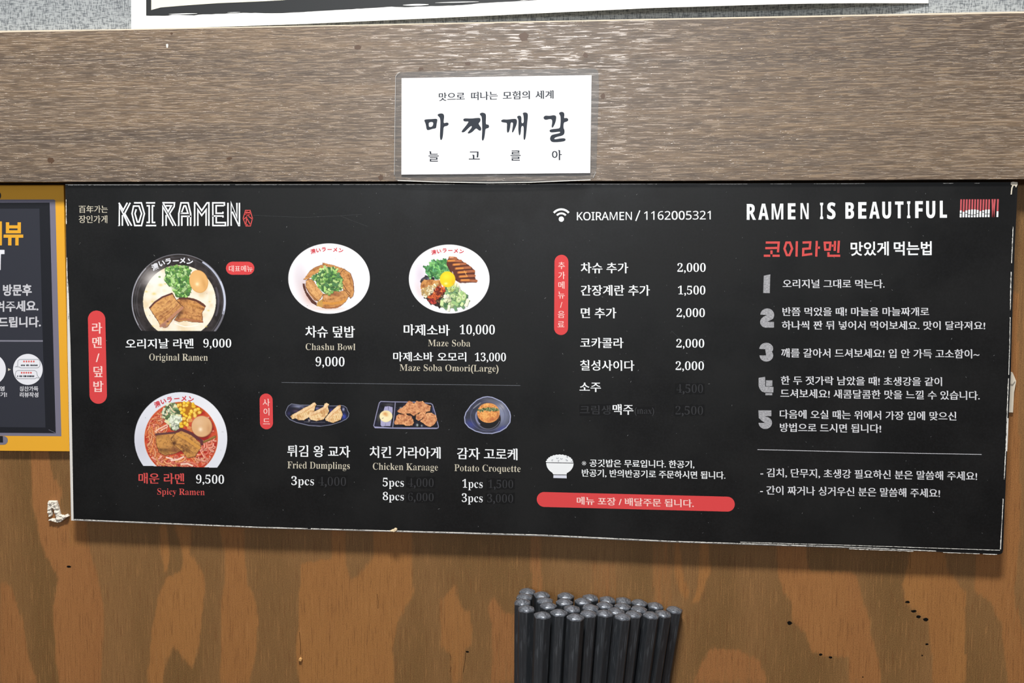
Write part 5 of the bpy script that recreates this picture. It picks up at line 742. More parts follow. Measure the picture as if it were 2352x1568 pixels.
2,-18,0,-9,-2,-8,-2,-9,-2,-8,-4,-8,-5,-9,-5,-9,-7,-10,-8,-10,-9,-11,-11,-12,-11,-12,-14,-14,-15,-14,-16,-16,-18,-17,-50,-48,117,0,7,1,7,1,6,3,6,4,5,5,4,6,4,7,2,8,4,15,30,0,-3,-105,120785,
280,1,139,122,-5,-18,1,-17,1,-14,3,-13,4,-11,4,-9,5,-8,6,-7,7,-5,7,-3,7,-2,7,-1,8,1,9,2,8,4,6,6,6,6,4,8,3,7,2,9,1,1,-15,3,-13,5,-11,7,-9,10,-7,10,-5,12,-3,13,-1,8,0,8,2,7,2,8,2,6,4,6,5,5,7,
5,7,4,9,2,10,2,12,1,13,-2,14,-3,13,-7,11,-8,10,-12,8,-13,5,-15,4,-18,1,-31,0,0,31,33,0,15,1,13,4,11,6,9,9,7,11,5,13,3,14,1,15,-1,13,-2,12,-3,10,-5,8,-6,7,-7,5,-8,3,-10,1,-8,-1,-8,-2,-6,-4,
-5,-5,-5,-6,-3,-7,-3,-7,-2,-9,-1,-9,-1,-9,-1,-9,0,-10,-15,1,-13,2,-11,3,-9,5,-7,6,-6,8,-3,9,-1,10,2,13,5,12,9,11,12,10,16,8,19,5,22,4,25,1,26,-1,22,-4,20,-7,17,-9,14,-12,9,-14,6,-16,2,-19,
-1,-16,-4,-14,-7,-14,-10,-12,-12,-10,-13,-10,-14,-7,-15,-7,10,-2,10,-3,10,-3,10,-5,10,-5,9,-7,8,-7,8,-8,6,-10,4,-11,3,-12,1,-14,-1,-15,-2,-13,-4,-12,-5,-11,-6,-10,-7,-9,-8,-8,-9,-7,-10,-5,
-11,-5,-11,-4,-11,-4,-13,-2,-12,-2,-13,-1,120786,280,2,31,90,0,0,26,14,0,8,1,8,1,7,2,6,3,5,4,4,6,2,9,1,10,0,31,-138,0,0,31,142,233,69,0,0,-231,52,0,0,-33,-52,0,0,-31,1,-10,2,-9,4,-6,5,-4,6,
-3,7,-2,8,-1,8,-1,7,0,0,-26,18,42,126,103,0,0,88,0,11,0,11,0,12,1,13,0,13,1,12,1,12,1,12,-2,-4,-2,-3,-2,-5,-2,-5,-12,-21,-11,-21,-9,-14,120787,280,1,108,123,-5,-18,1,-16,1,-14,3,-13,4,-10,4,
-9,6,-7,6,-6,6,-4,7,-3,7,-2,8,-1,8,1,8,2,7,3,6,5,5,6,3,7,3,7,1,9,1,0,-7,1,-7,2,-7,2,-7,3,-7,4,-6,5,-5,6,-5,6,-4,8,-3,8,-1,10,-1,8,0,8,2,7,2,8,3,6,5,6,5,5,7,5,8,4,10,2,11,2,13,1,14,-2,18,-3,
15,-5,12,-8,11,-10,8,-12,5,-13,4,-15,1,-10,0,-8,-1,-7,-1,-7,-1,-6,-1,-6,-2,-6,-1,-6,-2,-23,9,16,173,189,0,3,-91,-29,0,-4,17,-1,4,-2,4,-1,3,-2,3,-3,2,-4,2,-4,1,-6,0,-104,0,-8,-92,4,1,6,1,6,2,
8,1,8,1,7,0,8,1,8,0,28,-2,24,-5,22,-8,19,-12,15,-15,11,-18,7,-22,2,-25,-1,-16,-2,-14,-4,-13,-5,-11,-6,-11,-7,-9,-9,-9,-9,-7,-10,-6,-10,-5,-11,-5,-11,-3,-11,-3,-12,-2,-11,-1,120788,280,2,92,
147,-5,-18,1,-17,4,-16,5,-14,8,-14,11,-11,12,-10,16,-9,17,-7,20,-5,23,-3,25,0,28,0,20,2,20,2,19,4,18,5,18,6,16,7,15,9,14,9,12,10,12,12,9,13,9,14,6,15,5,17,3,17,1,15,0,14,-2,12,-2,11,-4,9,-4,
7,-5,7,-5,5,-6,4,-6,2,-7,2,-7,1,-7,-1,-8,-3,-7,-4,-6,-6,-6,-8,-5,-10,-4,-13,-2,-15,-1,-1,8,0,7,-1,8,-1,7,-2,7,-2,7,-3,6,-3,5,-4,4,-5,3,-5,2,-6,0,-14,-2,-13,-6,-11,-11,-9,-15,-8,-19,-6,-22,
-5,-27,-2,-29,5,3,7,3,7,3,8,3,9,3,10,2,11,1,12,0,22,-2,19,-5,17,-8,15,-12,12,-15,8,-18,5,-20,2,-23,-2,-26,-5,-23,-9,-21,-13,-17,-17,-15,-19,-11,-24,-6,32,148,28,9,1,8,4,7,6,6,9,5,11,4,14,2,
17,1,21,-1,18,-3,17,-3,13,-6,11,-6,8,-8,6,-9,3,-10,2,-7,-1,-7,-1,-8,-3,-7,-3,-7,-4,-6,-4,-5,-4,-4,-5,1,-33,3,-29,5,-23,7,-19,9,-14,9,-10,10,-6,120790,280,3,72,137,-5,-20,1,-18,2,-17,4,-14,6,
-13,7,-10,8,-10,9,-7,11,-6,11,-4,12,-2,12,-1,13,1,15,4,14,6,13,9,11,11,10,13,9,14,9,16,9,-15,9,-12,9,-11,10,-8,11,-7,11,-5,13,-3,13,-1,14,0,12,2,11,4,11,5,10,6,10,8,9,10,8,12,7,14,6,16,4,18,
2,21,1,24,-2,22,-4,18,-8,15,-11,12,-13,8,-15,5,-16,2,-18,-1,-15,-4,-12,-5,-11,-8,-10,-10,-9,-12,-8,-13,-8,-14,-8,20,-11,18,-12,14,-11,12,-12,8,-12,6,-13,3,-14,2,-14,-3,-23,-6,-19,-10,-17,
-15,-15,-19,-11,-22,-8,-25,-5,32,139,23,12,2,11,3,9,5,9,8,6,9,5,11,3,12,1,13,-1,12,-3,10,-6,10,-7,9,-10,8,-13,8,-15,9,-18,8,-8,-5,-8,-7,-6,-7,-6,-8,-5,-10,-4,-10,-2,-11,0,-13,0,-14,3,-12,5,
-11,7,-10,8,-8,10,-6,11,-3,36,151,211,9,5,7,6,6,7,5,7,3,8,3,9,1,11,1,12,0,7,-1,7,-2,6,-2,7,-3,6,-4,6,-4,5,-5,4,-5,4,-6,3,-7,1,-7,1,-10,-1,-9,-3,-7,-5,-6,-7,-5,-8,-3,-10,-2,-10,-1,-12,1,-12,
3,-11,4,-9,6,-8,8,-7,9,-7,11,-6,120791,280,2,88,114,-5,-15,1,-13,1,-11,3,-9,3,-9,5,-7,5,-6,5,-4,7,-4,6,-2,7,-2,7,0,7,0,5,1,5,2,4,3,4,3,3,4,3,5,2,6,2,4,-11,5,-10,5,-9,7,-8,8,-7,9,-5,10,-3,12,
-1,29,10,21,27,14,45,7,64,-6,-7,-7,-7,-8,-6,-8,-5,-9,-4,-10,-3,-11,-2,-12,0,-21,1,-19,5,-16,8,-15,12,-12,15,-9,18,-5,20,-1,24,0,17,3,17,4,15,6,14,8,13,9,12,11,9,12,9,13,6,15,5,16,3,17,1,18,
-1,16,-3,16,-6,15,-7,13,-10,12,-13,10,-15,9,-17,7,-20,5,-23,3,-25,1,-28,0,-20,-2,-20,-2,-19,-4,-18,-5,-18,-5,-16,-7,-16,-8,-14,-9,-13,-11,-11,-12,-10,-13,-9,-14,-6,-16,-5,-17,-3,28,137,173,
8,1,8,2,7,3,7,4,6,5,5,5,5,7,4,7,-2,30,-2,25,-5,21,-6,17,-8,12,-8,9,-10,6,-11,1,-10,-1,-9,-4,-8,-6,-6,-10,-5,-12,-4,-14,-2,-17,-1,-20,3,-31,9,-22,14,-13,120802,286,2,40,143,-5,-29,3,-24,9,
-20,15,-17,22,-12,26,-9,32,-6,36,-1,41,0,28,2,26,4,23,5,22,7,19,9,17,10,15,12,12,14,9,16,7,18,4,21,1,28,-3,24,-9,20,-15,17,-21,13,-26,9,-32,6,-36,2,-41,-1,-28,-2,-25,-4,-24,-5,-22,-7,-19,-9,
-17,-10,-15,-12,-12,-15,-10,-16,-7,-18,-4,32,143,33,18,2,16,7,13,11,10,16,7,20,6,25,3,30,1,35,-1,34,-3,30,-6,25,-7,21,-10,15,-13,12,-16,7,-18,2,-19,-2,-16,-7,-13,-12,-10,-15,-7,-21,-5,-25,
-3,-30,-1,-34,1,-34,3,-30,5,-25,7,-21,10,-16,13,-11,16,-7,120803,286,1,20,135,0,0,250,0,10,0,9,0,8,0,7,0,7,1,6,0,7,1,7,-4,-4,-4,-3,-4,-4,-3,-3,-16,-14,-38,-30,-23,29,96,75,37,0,0,-357,
120804,286,1,64,24,0,0,36,94,95,12,13,12,12,11,12,10,11,9,10,7,11,7,10,5,10,4,11,3,10,2,12,1,11,-2,14,-3,12,-5,11,-8,8,-9,7,-11,5,-12,3,-13,0,-13,0,-12,-2,-11,-3,-10,-4,-10,-4,-10,-6,-10,-7,
-10,-8,-24,30,11,8,12,8,12,7,13,7,14,5,15,4,16,2,17,1,23,-2,21,-4,19,-8,16,-11,12,-14,9,-16,6,-19,2,-21,-1,-14,-2,-13,-4,-13,-5,-12,-6,-12,-8,-12,-8,-13,-10,-11,-11,-13,-11,-12,-13,-13,-13,
-13,-74,-74,0,-2,180,0,0,-40,120805,286,1,106,121,-5,-14,0,-14,1,-12,1,-12,2,-12,3,-12,3,-11,4,-11,5,0,42,11,-6,12,-4,12,-4,13,-4,13,-2,13,-2,12,-2,12,0,22,1,19,4,16,6,12,8,10,10,6,12,4,14,
2,16,-2,15,-5,13,-8,11,-12,9,-14,6,-17,5,-20,3,-22,0,-35,0,0,38,35,0,21,1,18,4,15,5,13,8,10,11,7,11,4,13,2,15,-2,12,-3,11,-5,9,-8,8,-10,6,-11,4,-12,3,-14,1,-14,-1,-13,-1,-12,-3,-11,-4,-10,
-4,-10,-5,-10,-6,-10,-6,-22,30,10,7,11,7,12,6,14,6,14,5,16,3,16,2,18,1,26,-2,23,-4,19,-8,15,-11,12,-13,9,-15,5,-17,2,-19,-2,-17,-3,-15,-7,-13,-8,-12,-11,-9,-13,-8,-14,-7,-16,-4,0,-2,20,-4,
17,-5,15,-8,12,-10,9,-12,6,-13,4,-16,2,-16,-1,-16,-3,-14,-5,-13,-6,-13,-8,-11,-10,-10,-13,-9,-14,-7,-16,-6,-18,-5,-21,-2,120807,286,1,71,124,-5,-14,0,-13,1,-12,2,-13,2,-11,3,-11,3,-10,4,-8,
4,0,42,9,-5,10,-5,12,-4,12,-3,13,-3,12,-2,13,-1,12,0,18,1,17,3,15,6,13,8,11,11,7,13,5,16,2,18,-2,17,-4,14,-7,13,-9,10,-12,8,-16,6,-18,4,-22,1,-7,0,-8,-1,-8,0,-9,-1,-9,-2,-7,-1,-7,-1,-6,-2,
-22,15,14,168,179,0,0,-40,-142,0,-8,-103,4,0,5,1,7,1,7,1,7,1,8,0,8,1,9,0,26,-2,23,-5,20,-8,18,-13,14,-15,10,-18,6,-20,3,-24,-3,-26,-6,-24,-11,-20,-16,-17,-19,-14,-23,-10,-26,-6,120808,286,2,
86,149,-5,-17,1,-15,3,-15,6,-14,7,-14,10,-11,12,-10,14,-9,16,-7,19,-5,21,-3,23,-1,25,0,20,1,19,2,19,3,18,4,18,6,18,7,16,8,16,10,14,11,13,13,11,16,10,17,8,19,5,22,4,24,1,5,0,6,0,6,-1,6,0,6,
-1,6,0,5,-1,4,-1,0,-38,-5,1,-5,2,-5,1,-5,0,-6,1,-6,1,-5,0,-6,0,-17,-1,-15,-2,-13,-3,-12,-5,-11,-7,-10,-7,-9,-9,-7,-9,-6,-10,-5,-11,-5,-12,-3,-13,-3,-13,-2,-14,-1,-14,-1,-15,3,0,6,9,7,8,9,7,
10,6,10,6,13,3,14,3,15,1,22,-2,20,-6,18,-8,15,-13,12,-15,9,-19,6,-21,2,-25,-2,-26,-6,-24,-10,-21,-13,-17,-17,-14,-19,-10,-22,-6,40,149,32,15,1,13,4,12,6,11,9,8,12,6,14,4,17,1,20,-1,16,-3,15,
-6,12,-7,11,-10,9,-12,6,-14,4,-16,1,-11,-1,-11,-1,-10,-3,-9,-5,-8,-5,-8,-6,-6,-6,-5,-7,-5,-8,-3,-8,-1,-8,-1,-7,1,-11,1,-11,3,-11,4,-10,4,-10,6,-10,7,-8,8,-7,9,-6,10,-5,11,-2,
]
ATLAS = {}


def read_letters():
    it = iter(OUTLINE_DATA)
    for code in it:
        adv, cs = next(it) / 500, []
        for _ in range(next(it)):
            n = next(it)
            p = np.cumsum([(next(it), next(it)) for _ in range(n)], axis=0)
            keep = [k for k in range(n) if tuple(p[k]) != tuple(p[k - 1])]
            cs.append(p[keep] / 500)
        ATLAS[chr(code)] = (cs, adv)


def outlines(body):
    if not ATLAS:
        read_letters()
    res, x = [], 0.0
    for ch in body:
        cs, adv = ATLAS[ch]
        res += [c + (x, 0) for c in cs]
        x += adv
    return res


def sarea(p):
    q = np.roll(p, -1, 0)
    return 0.5 * np.sum(p[:, 0] * q[:, 1] - p[:, 1] * q[:, 0])


def crosses(q):
    """does a closed outline cross itself?"""
    a, b = q, np.roll(q, -1, 0)
    n = len(q)
    d = b - a
    def side(p, dd, r):
        return dd[:, None, 0] * (r[None, :, 1] - p[:, None, 1]) - dd[:, None, 1] * (r[None, :, 0] - p[:, None, 0])
    s1, s2 = side(a, d, a), side(a, d, b)
    m = (s1 * s2 < -1e-12)
    m = m & m.T
    i = np.arange(n)
    for k in (-1, 0, 1):
        m[i, (i + k) % n] = False
    return bool(m.any())


def restyle(cs, ax, ay, serif):
    out = []
    if not cs:
        return out
    areas = [sarea(c) for c in cs]
    big = areas[int(np.argmax(np.abs(areas)))] > 0
    for c, A in zip(cs, areas):
        q = None
        for f in (1.0, .75, .5, .3, .12, 0.0):
            q = restyle_one(c, ax * f, ay * f, serif and f > .2, 1.0 if big else -1.0)
            if not crosses(q) and abs(sarea(q)) > .2 * abs(A):
                break
        else:
            q = c if big else c[::-1]
        out.append(q)
    return out


def restyle_one(c0, ax, ay, serif, sgn):
    cs = [c0]
    out = []
    for c in cs:
        p = c if sgn > 0 else c[::-1]                                     # now ink always left
        n = len(p)
        d = np.roll(p, -1, 0) - p
        ln = np.hypot(d[:, 0], d[:, 1]) + 1e-12
        nx, ny = d[:, 1] / ln, -d[:, 0] / ln                              # away from the ink
        off = np.sqrt((ax * nx) ** 2 + (ay * ny) ** 2) * (1 if ax >= 0 else -1)
        N = np.stack([nx, ny], 1)
        Np, op = np.roll(N, 1, 0), np.roll(off, 1)
        q = np.empty_like(p)
        for i in range(n):
            a, b = Np[i], N[i]
            det = a[0] * b[1] - a[1] * b[0]
            if abs(det) > 0.25:
                w_ = np.array([(op[i] * b[1] - off[i] * a[1]) / det, (a[0] * off[i] - b[0] * op[i]) / det])
                lim = 1.6 * max(abs(op[i]), abs(off[i])) / max(1e-9, (w_ @ w_) ** .5)
                q[i] = p[i] + w_ * min(1.0, lim)
            else:
                m = a + b
                q[i] = p[i] + m / max(1e-6, (m @ m) ** 0.5) * (op[i] + off[i]) / 2
        if serif:
            r = []
            i = 0
            for i in range(n):
                r.append(q[i])
                j = (i + 1) % n
                e = q[j] - q[i]
                # top end of an upright stroke, walked right to left (ink below)
                if e[0] < 0 and abs(e[1]) < 0.3 * abs(e[0]) and 0.04 < -e[0] < 0.16:
                    a, b = q[(i - 1) % n], q[(j + 1) % n]
                    if a[1] < q[i][1] - 0.16 and b[1] < q[j][1] - 0.16 and abs(a[0] - q[i][0]) < .03 and abs(b[0] - q[j][0]) < .03:
                        r[-1] = q[i] + (0, -.012)
                        r.append(q[j] + (.01, .022))
                        r.append(q[j] + (-.050, .006))
                        r.append(q[j] + (-.046, -.026))
                        r.append(q[j] + (-.004, -.080))
                        q[j] = q[j] + (0, -.09)
                # right end of a level stroke, walked upwards (ink to the left): small brush swell
                elif e[1] > 0 and abs(e[0]) < 0.3 * e[1] and 0.03 < e[1] < 0.10:
                    a, b = q[(i - 1) % n], q[(j + 1) % n]
                    if a[0] < q[i][0] - 0.16 and b[0] < q[j][0] - 0.16 and abs(a[1] - q[i][1]) < .03 and abs(b[1] - q[j][1]) < .03:
                        r.append(q[i] + (.012, .015))
                        r.append(q[j] + (-.012, .018))
                        q[j] = q[j] + (-.07, 0)
            q = np.array(r)
        out.append(q)
    return out[0]


_ref = {}
_cache = {}


def glyphs(body, style):
    key = (body, style)
    if key not in _cache:
        ax, ay, sf, mp, ref = STYLE[style]
        s = mp(body) if mp else body
        _cache[key] = restyle(outlines(s), ax, ay, sf)
    return _cache[key]


def refbox(style):
    if style not in _ref:
        cs = glyphs(STYLE[style][4], style)
        a = np.concatenate(cs)
        _ref[style] = (a[:, 1].min(), a[:, 1].max(), a[:, 0].min(), a[:, 0].max())
    return _ref[style]


def text(body, style, view, x0, x1, yb0, yb1, h, mat, d, parent, name='lettering', label=None):
    """one printed line: left/right ends and base heights measured in a view, h = height of the reference glyph"""
    cs = glyphs(body, style)
    v, f = fill2d(cs)
    lo, hi, _, _ = refbox(style)
    a = np.concatenate(cs)
    xa, xb = a[:, 0].min(), a[:, 0].max()
    t = (v[:, 0] - xa) / (xb - xa)
    X = x0 + (x1 - x0) * t
    Y = yb0 + (yb1 - yb0) * t - (v[:, 1] - lo) * h / (hi - lo)
    P = px(view, np.stack([X, Y], 1))
    o = mesh(name, onwall(P[:, 0], P[:, 1], d), f, mat, parent)
    if label:
        o['label'] = label
    return o


def chars(body, style, view, places, h, mat, d, parent, name='lettering', wide=1.0):
    """single characters set one by one: places = (cx, cy, degrees)"""
    vs, fs = [], []
    lo, hi, xl, xh = refbox(style)
    for ch, pl in zip(body, places):
        cs = glyphs(ch, style)
        v, f = fill2d(cs)
        a = np.concatenate(cs)
        c = np.array([(a[:, 0].min() + a[:, 0].max()) / 2, (lo + hi) / 2])
        if style == 'kana':
            c[1] = (a[:, 1].min() + a[:, 1].max()) / 2
        q = (v - c) * h / (hi - lo) * (wide, -1)
        th = math.radians(pl[2] if len(pl) > 2 else 0)
        q = np.stack([q[:, 0] * math.cos(th) - q[:, 1] * math.sin(th), q[:, 0] * math.sin(th) + q[:, 1] * math.cos(th)], 1)
        q += np.array(pl[:2])
        b = sum(len(z) for z in vs)
        vs.append(px(view, q))
        fs += [tuple(i + b for i in t) for t in f]
    P = np.concatenate(vs)
    return mesh(name, onwall(P[:, 0], P[:, 1], d), fs, mat, parent)


# ------------------------------------------------------------------ numeric paint (for printed pictures and wood figure)
def inside(X, Y, poly):
    p = np.asarray(poly, float)
    m = np.zeros(X.shape, bool)
    x0, y0 = p[-1]
    for x1, y1 in p:
        if y0 != y1:
            c = ((y1 > Y) != (y0 > Y)) & (X < (x0 - x1) * (Y - y1) / (y0 - y1) + x1)
            m ^= c
        x0, y0 = x1, y1
    return m


def vnoise(X, Y, sc, seed):
    r = np.random.RandomState(seed)
    g = r.rand(97, 97)
    x, y = X / sc, Y / sc
    xi, yi = np.floor(x).astype(int), np.floor(y).astype(int)
    fx, fy = x - xi, y - yi
    fx, fy = fx * fx * (3 - 2 * fx), fy * fy * (3 - 2 * fy)
    a, b = g[yi % 97, xi % 97], g[yi % 97, (xi + 1) % 97]
    c, e = g[(yi + 1) % 97, xi % 97], g[(yi + 1) % 97, (xi + 1) % 97]
    return (a * (1 - fx) + b * fx) * (1 - fy) + (c * (1 - fx) + e * fx) * fy


def fbm(X, Y, sc, seed, n=3):
    return sum(vnoise(X, Y, sc / 2 ** i, seed + i) / 2 ** i for i in range(n)) / sum(1 / 2 ** i for i in range(n))


BLACK = np.array([12, 12, 12.])


class Print:
    def __init__(self, view, x0, y0, x1, y1, step):
        self.view = view
        xs, ys = np.arange(x0, x1 + step, step), np.arange(y0, y1 + step, step)
        self.X, self.Y = np.meshgrid(xs, ys)
        self.x0, self.y0, self.s = x0, y0, step
        self.img = np.tile(BLACK, self.X.shape + (1,)).astype(float)
        self.a = np.zeros(self.X.shape)
        self.clip = np.ones(self.X.shape, bool)
        self.rs = random.Random(hash(view) % 7 + 11) if False else random.Random(len(view) * 7 + ord(view[-1]))

    def win(self, bx):
        i0 = max(0, int((bx[1] - self.y0) / self.s) - 1); i1 = min(self.X.shape[0], int((bx[3] - self.y0) / self.s) + 3)
        j0 = max(0, int((bx[0] - self.x0) / self.s) - 1); j1 = min(self.X.shape[1], int((bx[2] - self.x0) / self.s) + 3)
        return (slice(i0, i1), slice(j0, j1))

    def put(self, w, m, col, alpha=1.0):
        m = m * self.clip[w] * alpha
        col = np.asarray(col, float)
        self.img[w] = self.img[w] * (1 - m[..., None]) + col * m[..., None]
        self.a[w] = np.maximum(self.a[w], m)

    def soft(self, cx, cy, rx, ry, col, alpha=0.6, rot=0):
        w = self.win((cx - 2.2 * max(rx, ry), cy - 2.2 * max(rx, ry), cx + 2.2 * max(rx, ry), cy + 2.2 * max(rx, ry)))
        X, Y = self.X[w] - cx, self.Y[w] - cy
        c, s = math.cos(math.radians(rot)), math.sin(math.radians(rot))
        q = ((X * c + Y * s) / rx) ** 2 + ((-X * s + Y * c) / ry) ** 2
        m = np.exp(-q * 1.2) * (self.a[w] > 0)
        self.put(w, m, col, alpha)

    def ell(self, cx, cy, rx, ry, col, rot=0, alpha=1.0, inner=None):
        R = max(rx, ry) * 1.05
        w = self.win((cx - R, cy - R, cx + R, cy + R))
        X, Y = self.X[w] - cx, self.Y[w] - cy
        c, s = math.cos(math.radians(rot)), math.sin(math.radians(rot))
        q = np.sqrt(((X * c + Y * s) / rx) ** 2 + ((-X * s + Y * c) / ry) ** 2)
        m = np.clip((1 - q) * min(rx, ry) / self.s + 0.5, 0, 1)
        if inner:
            m = m * np.clip((q - inner) * min(rx, ry) / self.s + 0.5, 0, 1)
        self.put(w, m, col, alpha)
        return w, q

    def poly(self, pts, col, wob=0, alpha=1.0, seed=5):
        p = np.asarray(pts, float)
        w = self.win((p[:, 0].min() - wob, p[:, 1].min() - wob, p[:, 0].max() + wob, p[:, 1].max() + wob))
        X, Y = self.X[w], self.Y[w]
        if wob:
            X = X + (fbm(X, Y, wob * 4, seed) - .5) * 2 * wob
            Y = Y + (fbm(X, Y, wob * 4, seed + 9) - .5) * 2 * wob
        m = inside(X, Y, p).astype(float)
        self.put(w, m, col, alpha)
        return w, m

    def mottle(self, w, m, cols, sc, seed, alpha=1.0, stretch=(1, 1), rot=0):
        """vary colour inside a mask through a list of colours"""
        c, s = math.cos(math.radians(rot)), math.sin(math.radians(rot))
        X, Y = self.X[w], self.Y[w]
        U, V = (X * c + Y * s) * stretch[0], (-X * s + Y * c) * stretch[1]
        f = np.clip((fbm(U, V, sc, seed) - .5) * 2.1 + .5, 0, .999) * (len(cols) - 1)
        i = f.astype(int)
        fr = (f - i)[..., None]
        C = np.asarray(cols, float)
        col = C[i] * (1 - fr) + C[np.minimum(i + 1, len(cols) - 1)] * fr
        mm = (m * alpha * self.clip[w])[..., None]
        self.img[w] = self.img[w] * (1 - mm) + col * mm

    def line(self, pts, wd, col, alpha=1.0):
        p = np.asarray(pts, float)
        w = self.win((p[:, 0].min() - wd, p[:, 1].min() - wd, p[:, 0].max() + wd, p[:, 1].max() + wd))
        X, Y = self.X[w], self.Y[w]
        dist = np.full(X.shape, 1e9)
        for (ax, ay), (bx, by) in zip(p[:-1], p[1:]):
            dx, dy = bx - ax, by - ay
            t = np.clip(((X - ax) * dx + (Y - ay) * dy) / (dx * dx + dy * dy + 1e-9), 0, 1)
            dist = np.minimum(dist, np.hypot(X - ax - t * dx, Y - ay - t * dy))
        self.put(w, np.clip((wd / 2 - dist) / self.s + .5, 0, 1), col, alpha)

    def bits(self, pts, n, size, cols, elong=1.5, shade=0.75):
        p = np.asarray(pts, float)
        r = self.rs
        k = 0
        while k < n:
            x, y = r.uniform(p[:, 0].min(), p[:, 0].max()), r.uniform(p[:, 1].min(), p[:, 1].max())
            if not inside(np.array([[x]]), np.array([[y]]), p)[0, 0]:
                continue
            k += 1
            c = np.array(r.choice(cols), float) * r.uniform(.88, 1.1)
            s = size * r.uniform(.6, 1.2)
            e = r.uniform(1, elong)
            th = r.uniform(0, math.pi)
            sq = [(s * e, -s * .7), (s * e, s * .7), (-s * e, s * .7), (-s * e, -s * .7)]
            q = [(x + a * math.cos(th) - b * math.sin(th), y + a * math.sin(th) + b * math.cos(th)) for a, b in sq]
            self.poly([(a + size * .3, b + size * .35) for a, b in q], c * shade * .7, alpha=.6)
            self.poly(q, np.clip(c, 0, 255))

    def meat(self, pts, seed=3, rot=-30, base=((122, 74, 44), (190, 130, 74), (214, 158, 98), (165, 105, 62)), rim=(104, 62, 44), shrink=.955, wob=8):
        p = np.asarray(pts, float)
        self.poly(p, rim, wob, seed=seed)
        c = p.mean(0)
        w, m = self.poly(c + (p - c) * shrink, base[1], wob, seed=seed)
        self.mottle(w, m, base, 90, seed, 1.0, (.35, 1.6), rot)
        self.mottle(w, m, (base[0], base[2], base[2]), 26, seed + 3, .45)

    def build(self, name, d, parent, label=None):
        keep = self.a > 0.02
        H, W = keep.shape
        fk = keep[:-1, :-1] | keep[1:, :-1] | keep[:-1, 1:] | keep[1:, 1:]
        used = np.zeros_like(keep)
        used[:-1, :-1] |= fk; used[1:, :-1] |= fk; used[:-1, 1:] |= fk; used[1:, 1:] |= fk
        idx = -np.ones(keep.shape, int)
        idx[used] = np.arange(used.sum())
        P = px(self.view, np.stack([self.X[used], self.Y[used]], 1))
        V = onwall(P[:, 0], P[:, 1], d)
        q = np.stack([idx[:-1, :-1][fk], idx[1:, :-1][fk], idx[1:, 1:][fk], idx[:-1, 1:][fk]], 1)
        me = bpy.data.meshes.new(name)
        me.vertices.add(len(V)); me.vertices.foreach_set('co', V.ravel())
        me.loops.add(q.size); me.loops.foreach_set('vertex_index', q.ravel().astype(np.int32))
        me.polygons.add(len(q)); me.polygons.foreach_set('loop_start', np.arange(0, q.size, 4, dtype=np.int32))
        at = me.color_attributes.new('print', 'FLOAT_COLOR', 'POINT')
        c = np.ones((len(V), 4)); c[:, :3] = lin(np.clip(self.img[used], 0, 255))
        at.data.foreach_set('color', c.ravel())
        me.update(calc_edges=True)
        me.validate()
        o = link(name, me, M['picture'], parent)
        if label:
            o['label'] = label
        return o


# ------------------------------------------------------------------ materials
M = {}
M['picture'] = material('printed picture', rough=.5, spec=.25)
t = NT(M['picture']); t.color(t.attr('print').outputs['Color'])
for k, c in {'white': (232, 236, 240), 'cream': (196, 190, 172), 'red': (212, 68, 70), 'redtype': (205, 78, 76), 'pink': (240, 205, 200),
             'grey': (150, 151, 156), 'faint': (50, 51, 54), 'yellow': (226, 166, 48), 'lilac': (116, 114, 132), 'ink': (46, 52, 62),
             'chopred': (190, 86, 92), 'lgrey': (196, 197, 204), 'dgrey': (112, 116, 124), 'paper': (226, 228, 236), 'dotred': (214, 92, 88),
             'bowlred': (205, 62, 72), 'dullwhite': (206, 208, 214), 'ricegrey': (120, 124, 136), 'footwhite': (212, 216, 230)}.items():
    M[k] = material('print ' + k, c, .5, .25)
M['blackout'] = material('marker ink', (8, 8, 9), .45, .3)

# black laminated sheet of the sign
m = M['sheet'] = material('black laminate', (20, 20, 20), .40, .38)
t = NT(m)
p = t.pos(1, 1, 1)
n1 = t.noise(p, 14, 3, .5)
n2 = t.noise(p, 900, 2, .6)
col = t.mix(t.step(n1, .35, .65), (9, 8, 8), (13, 14, 14))
t.color(t.mix(t.step(n2, .3, .8), col, (17, 17, 18)))
t.rough(t.step(t.noise(p, 30, 4, .6), .3, .7, .38, .5))
t.bump(n1, .15, .0006)

M['core'] = material('foam board core', (214, 212, 208), .8, .2)
M['oldboard'] = material('older black board', (16, 16, 17), .35, .5)
m = M['frayed'] = material('frayed paper edge', (196, 195, 190), .85, .1)
t = NT(m); q = t.noise(t.pos(1, 1, 1), 700, 3, .7); t.color(t.mix(t.step(q, .34, .5), (120, 118, 112), (226, 225, 220)))
M['putty'] = material('putty', (214, 208, 196), .8, .2)
m = M['putty']; t = NT(m); q = t.noise(t.pos(1, 1, 1), 900, 3, .6); t.bump(q, .8, .0006)
m = M['tape'] = material('white tape', (212, 204, 188), .6, .3)
M['card'] = material('white card', (240, 240, 243), .5, .3)
M['posterwhite'] = material('poster white', (240, 241, 240), .45, .4)
M['postercream'] = material('poster cream', (236, 232, 208), .45, .4)
M['posterblack'] = material('poster black', (40, 42, 44), .45, .4)
M['panel'] = material('poster panel', (44, 46, 56), .5, .4)
M['panelblack'] = material('poster black band', (20, 22, 30), .5, .4)
M['hole'] = material('hole', (14, 11, 9), .9, .1)
M['seam'] = material('dark recess', (20, 17, 15), .9, .1)

# laminating film
m = M['film'] = material('clear film', (120, 123, 126), .12, .5)
b = m.node_tree.nodes['Principled BSDF']
b.inputs['Alpha'].default_value = .16
b.inputs['Roughness'].default_value = .25

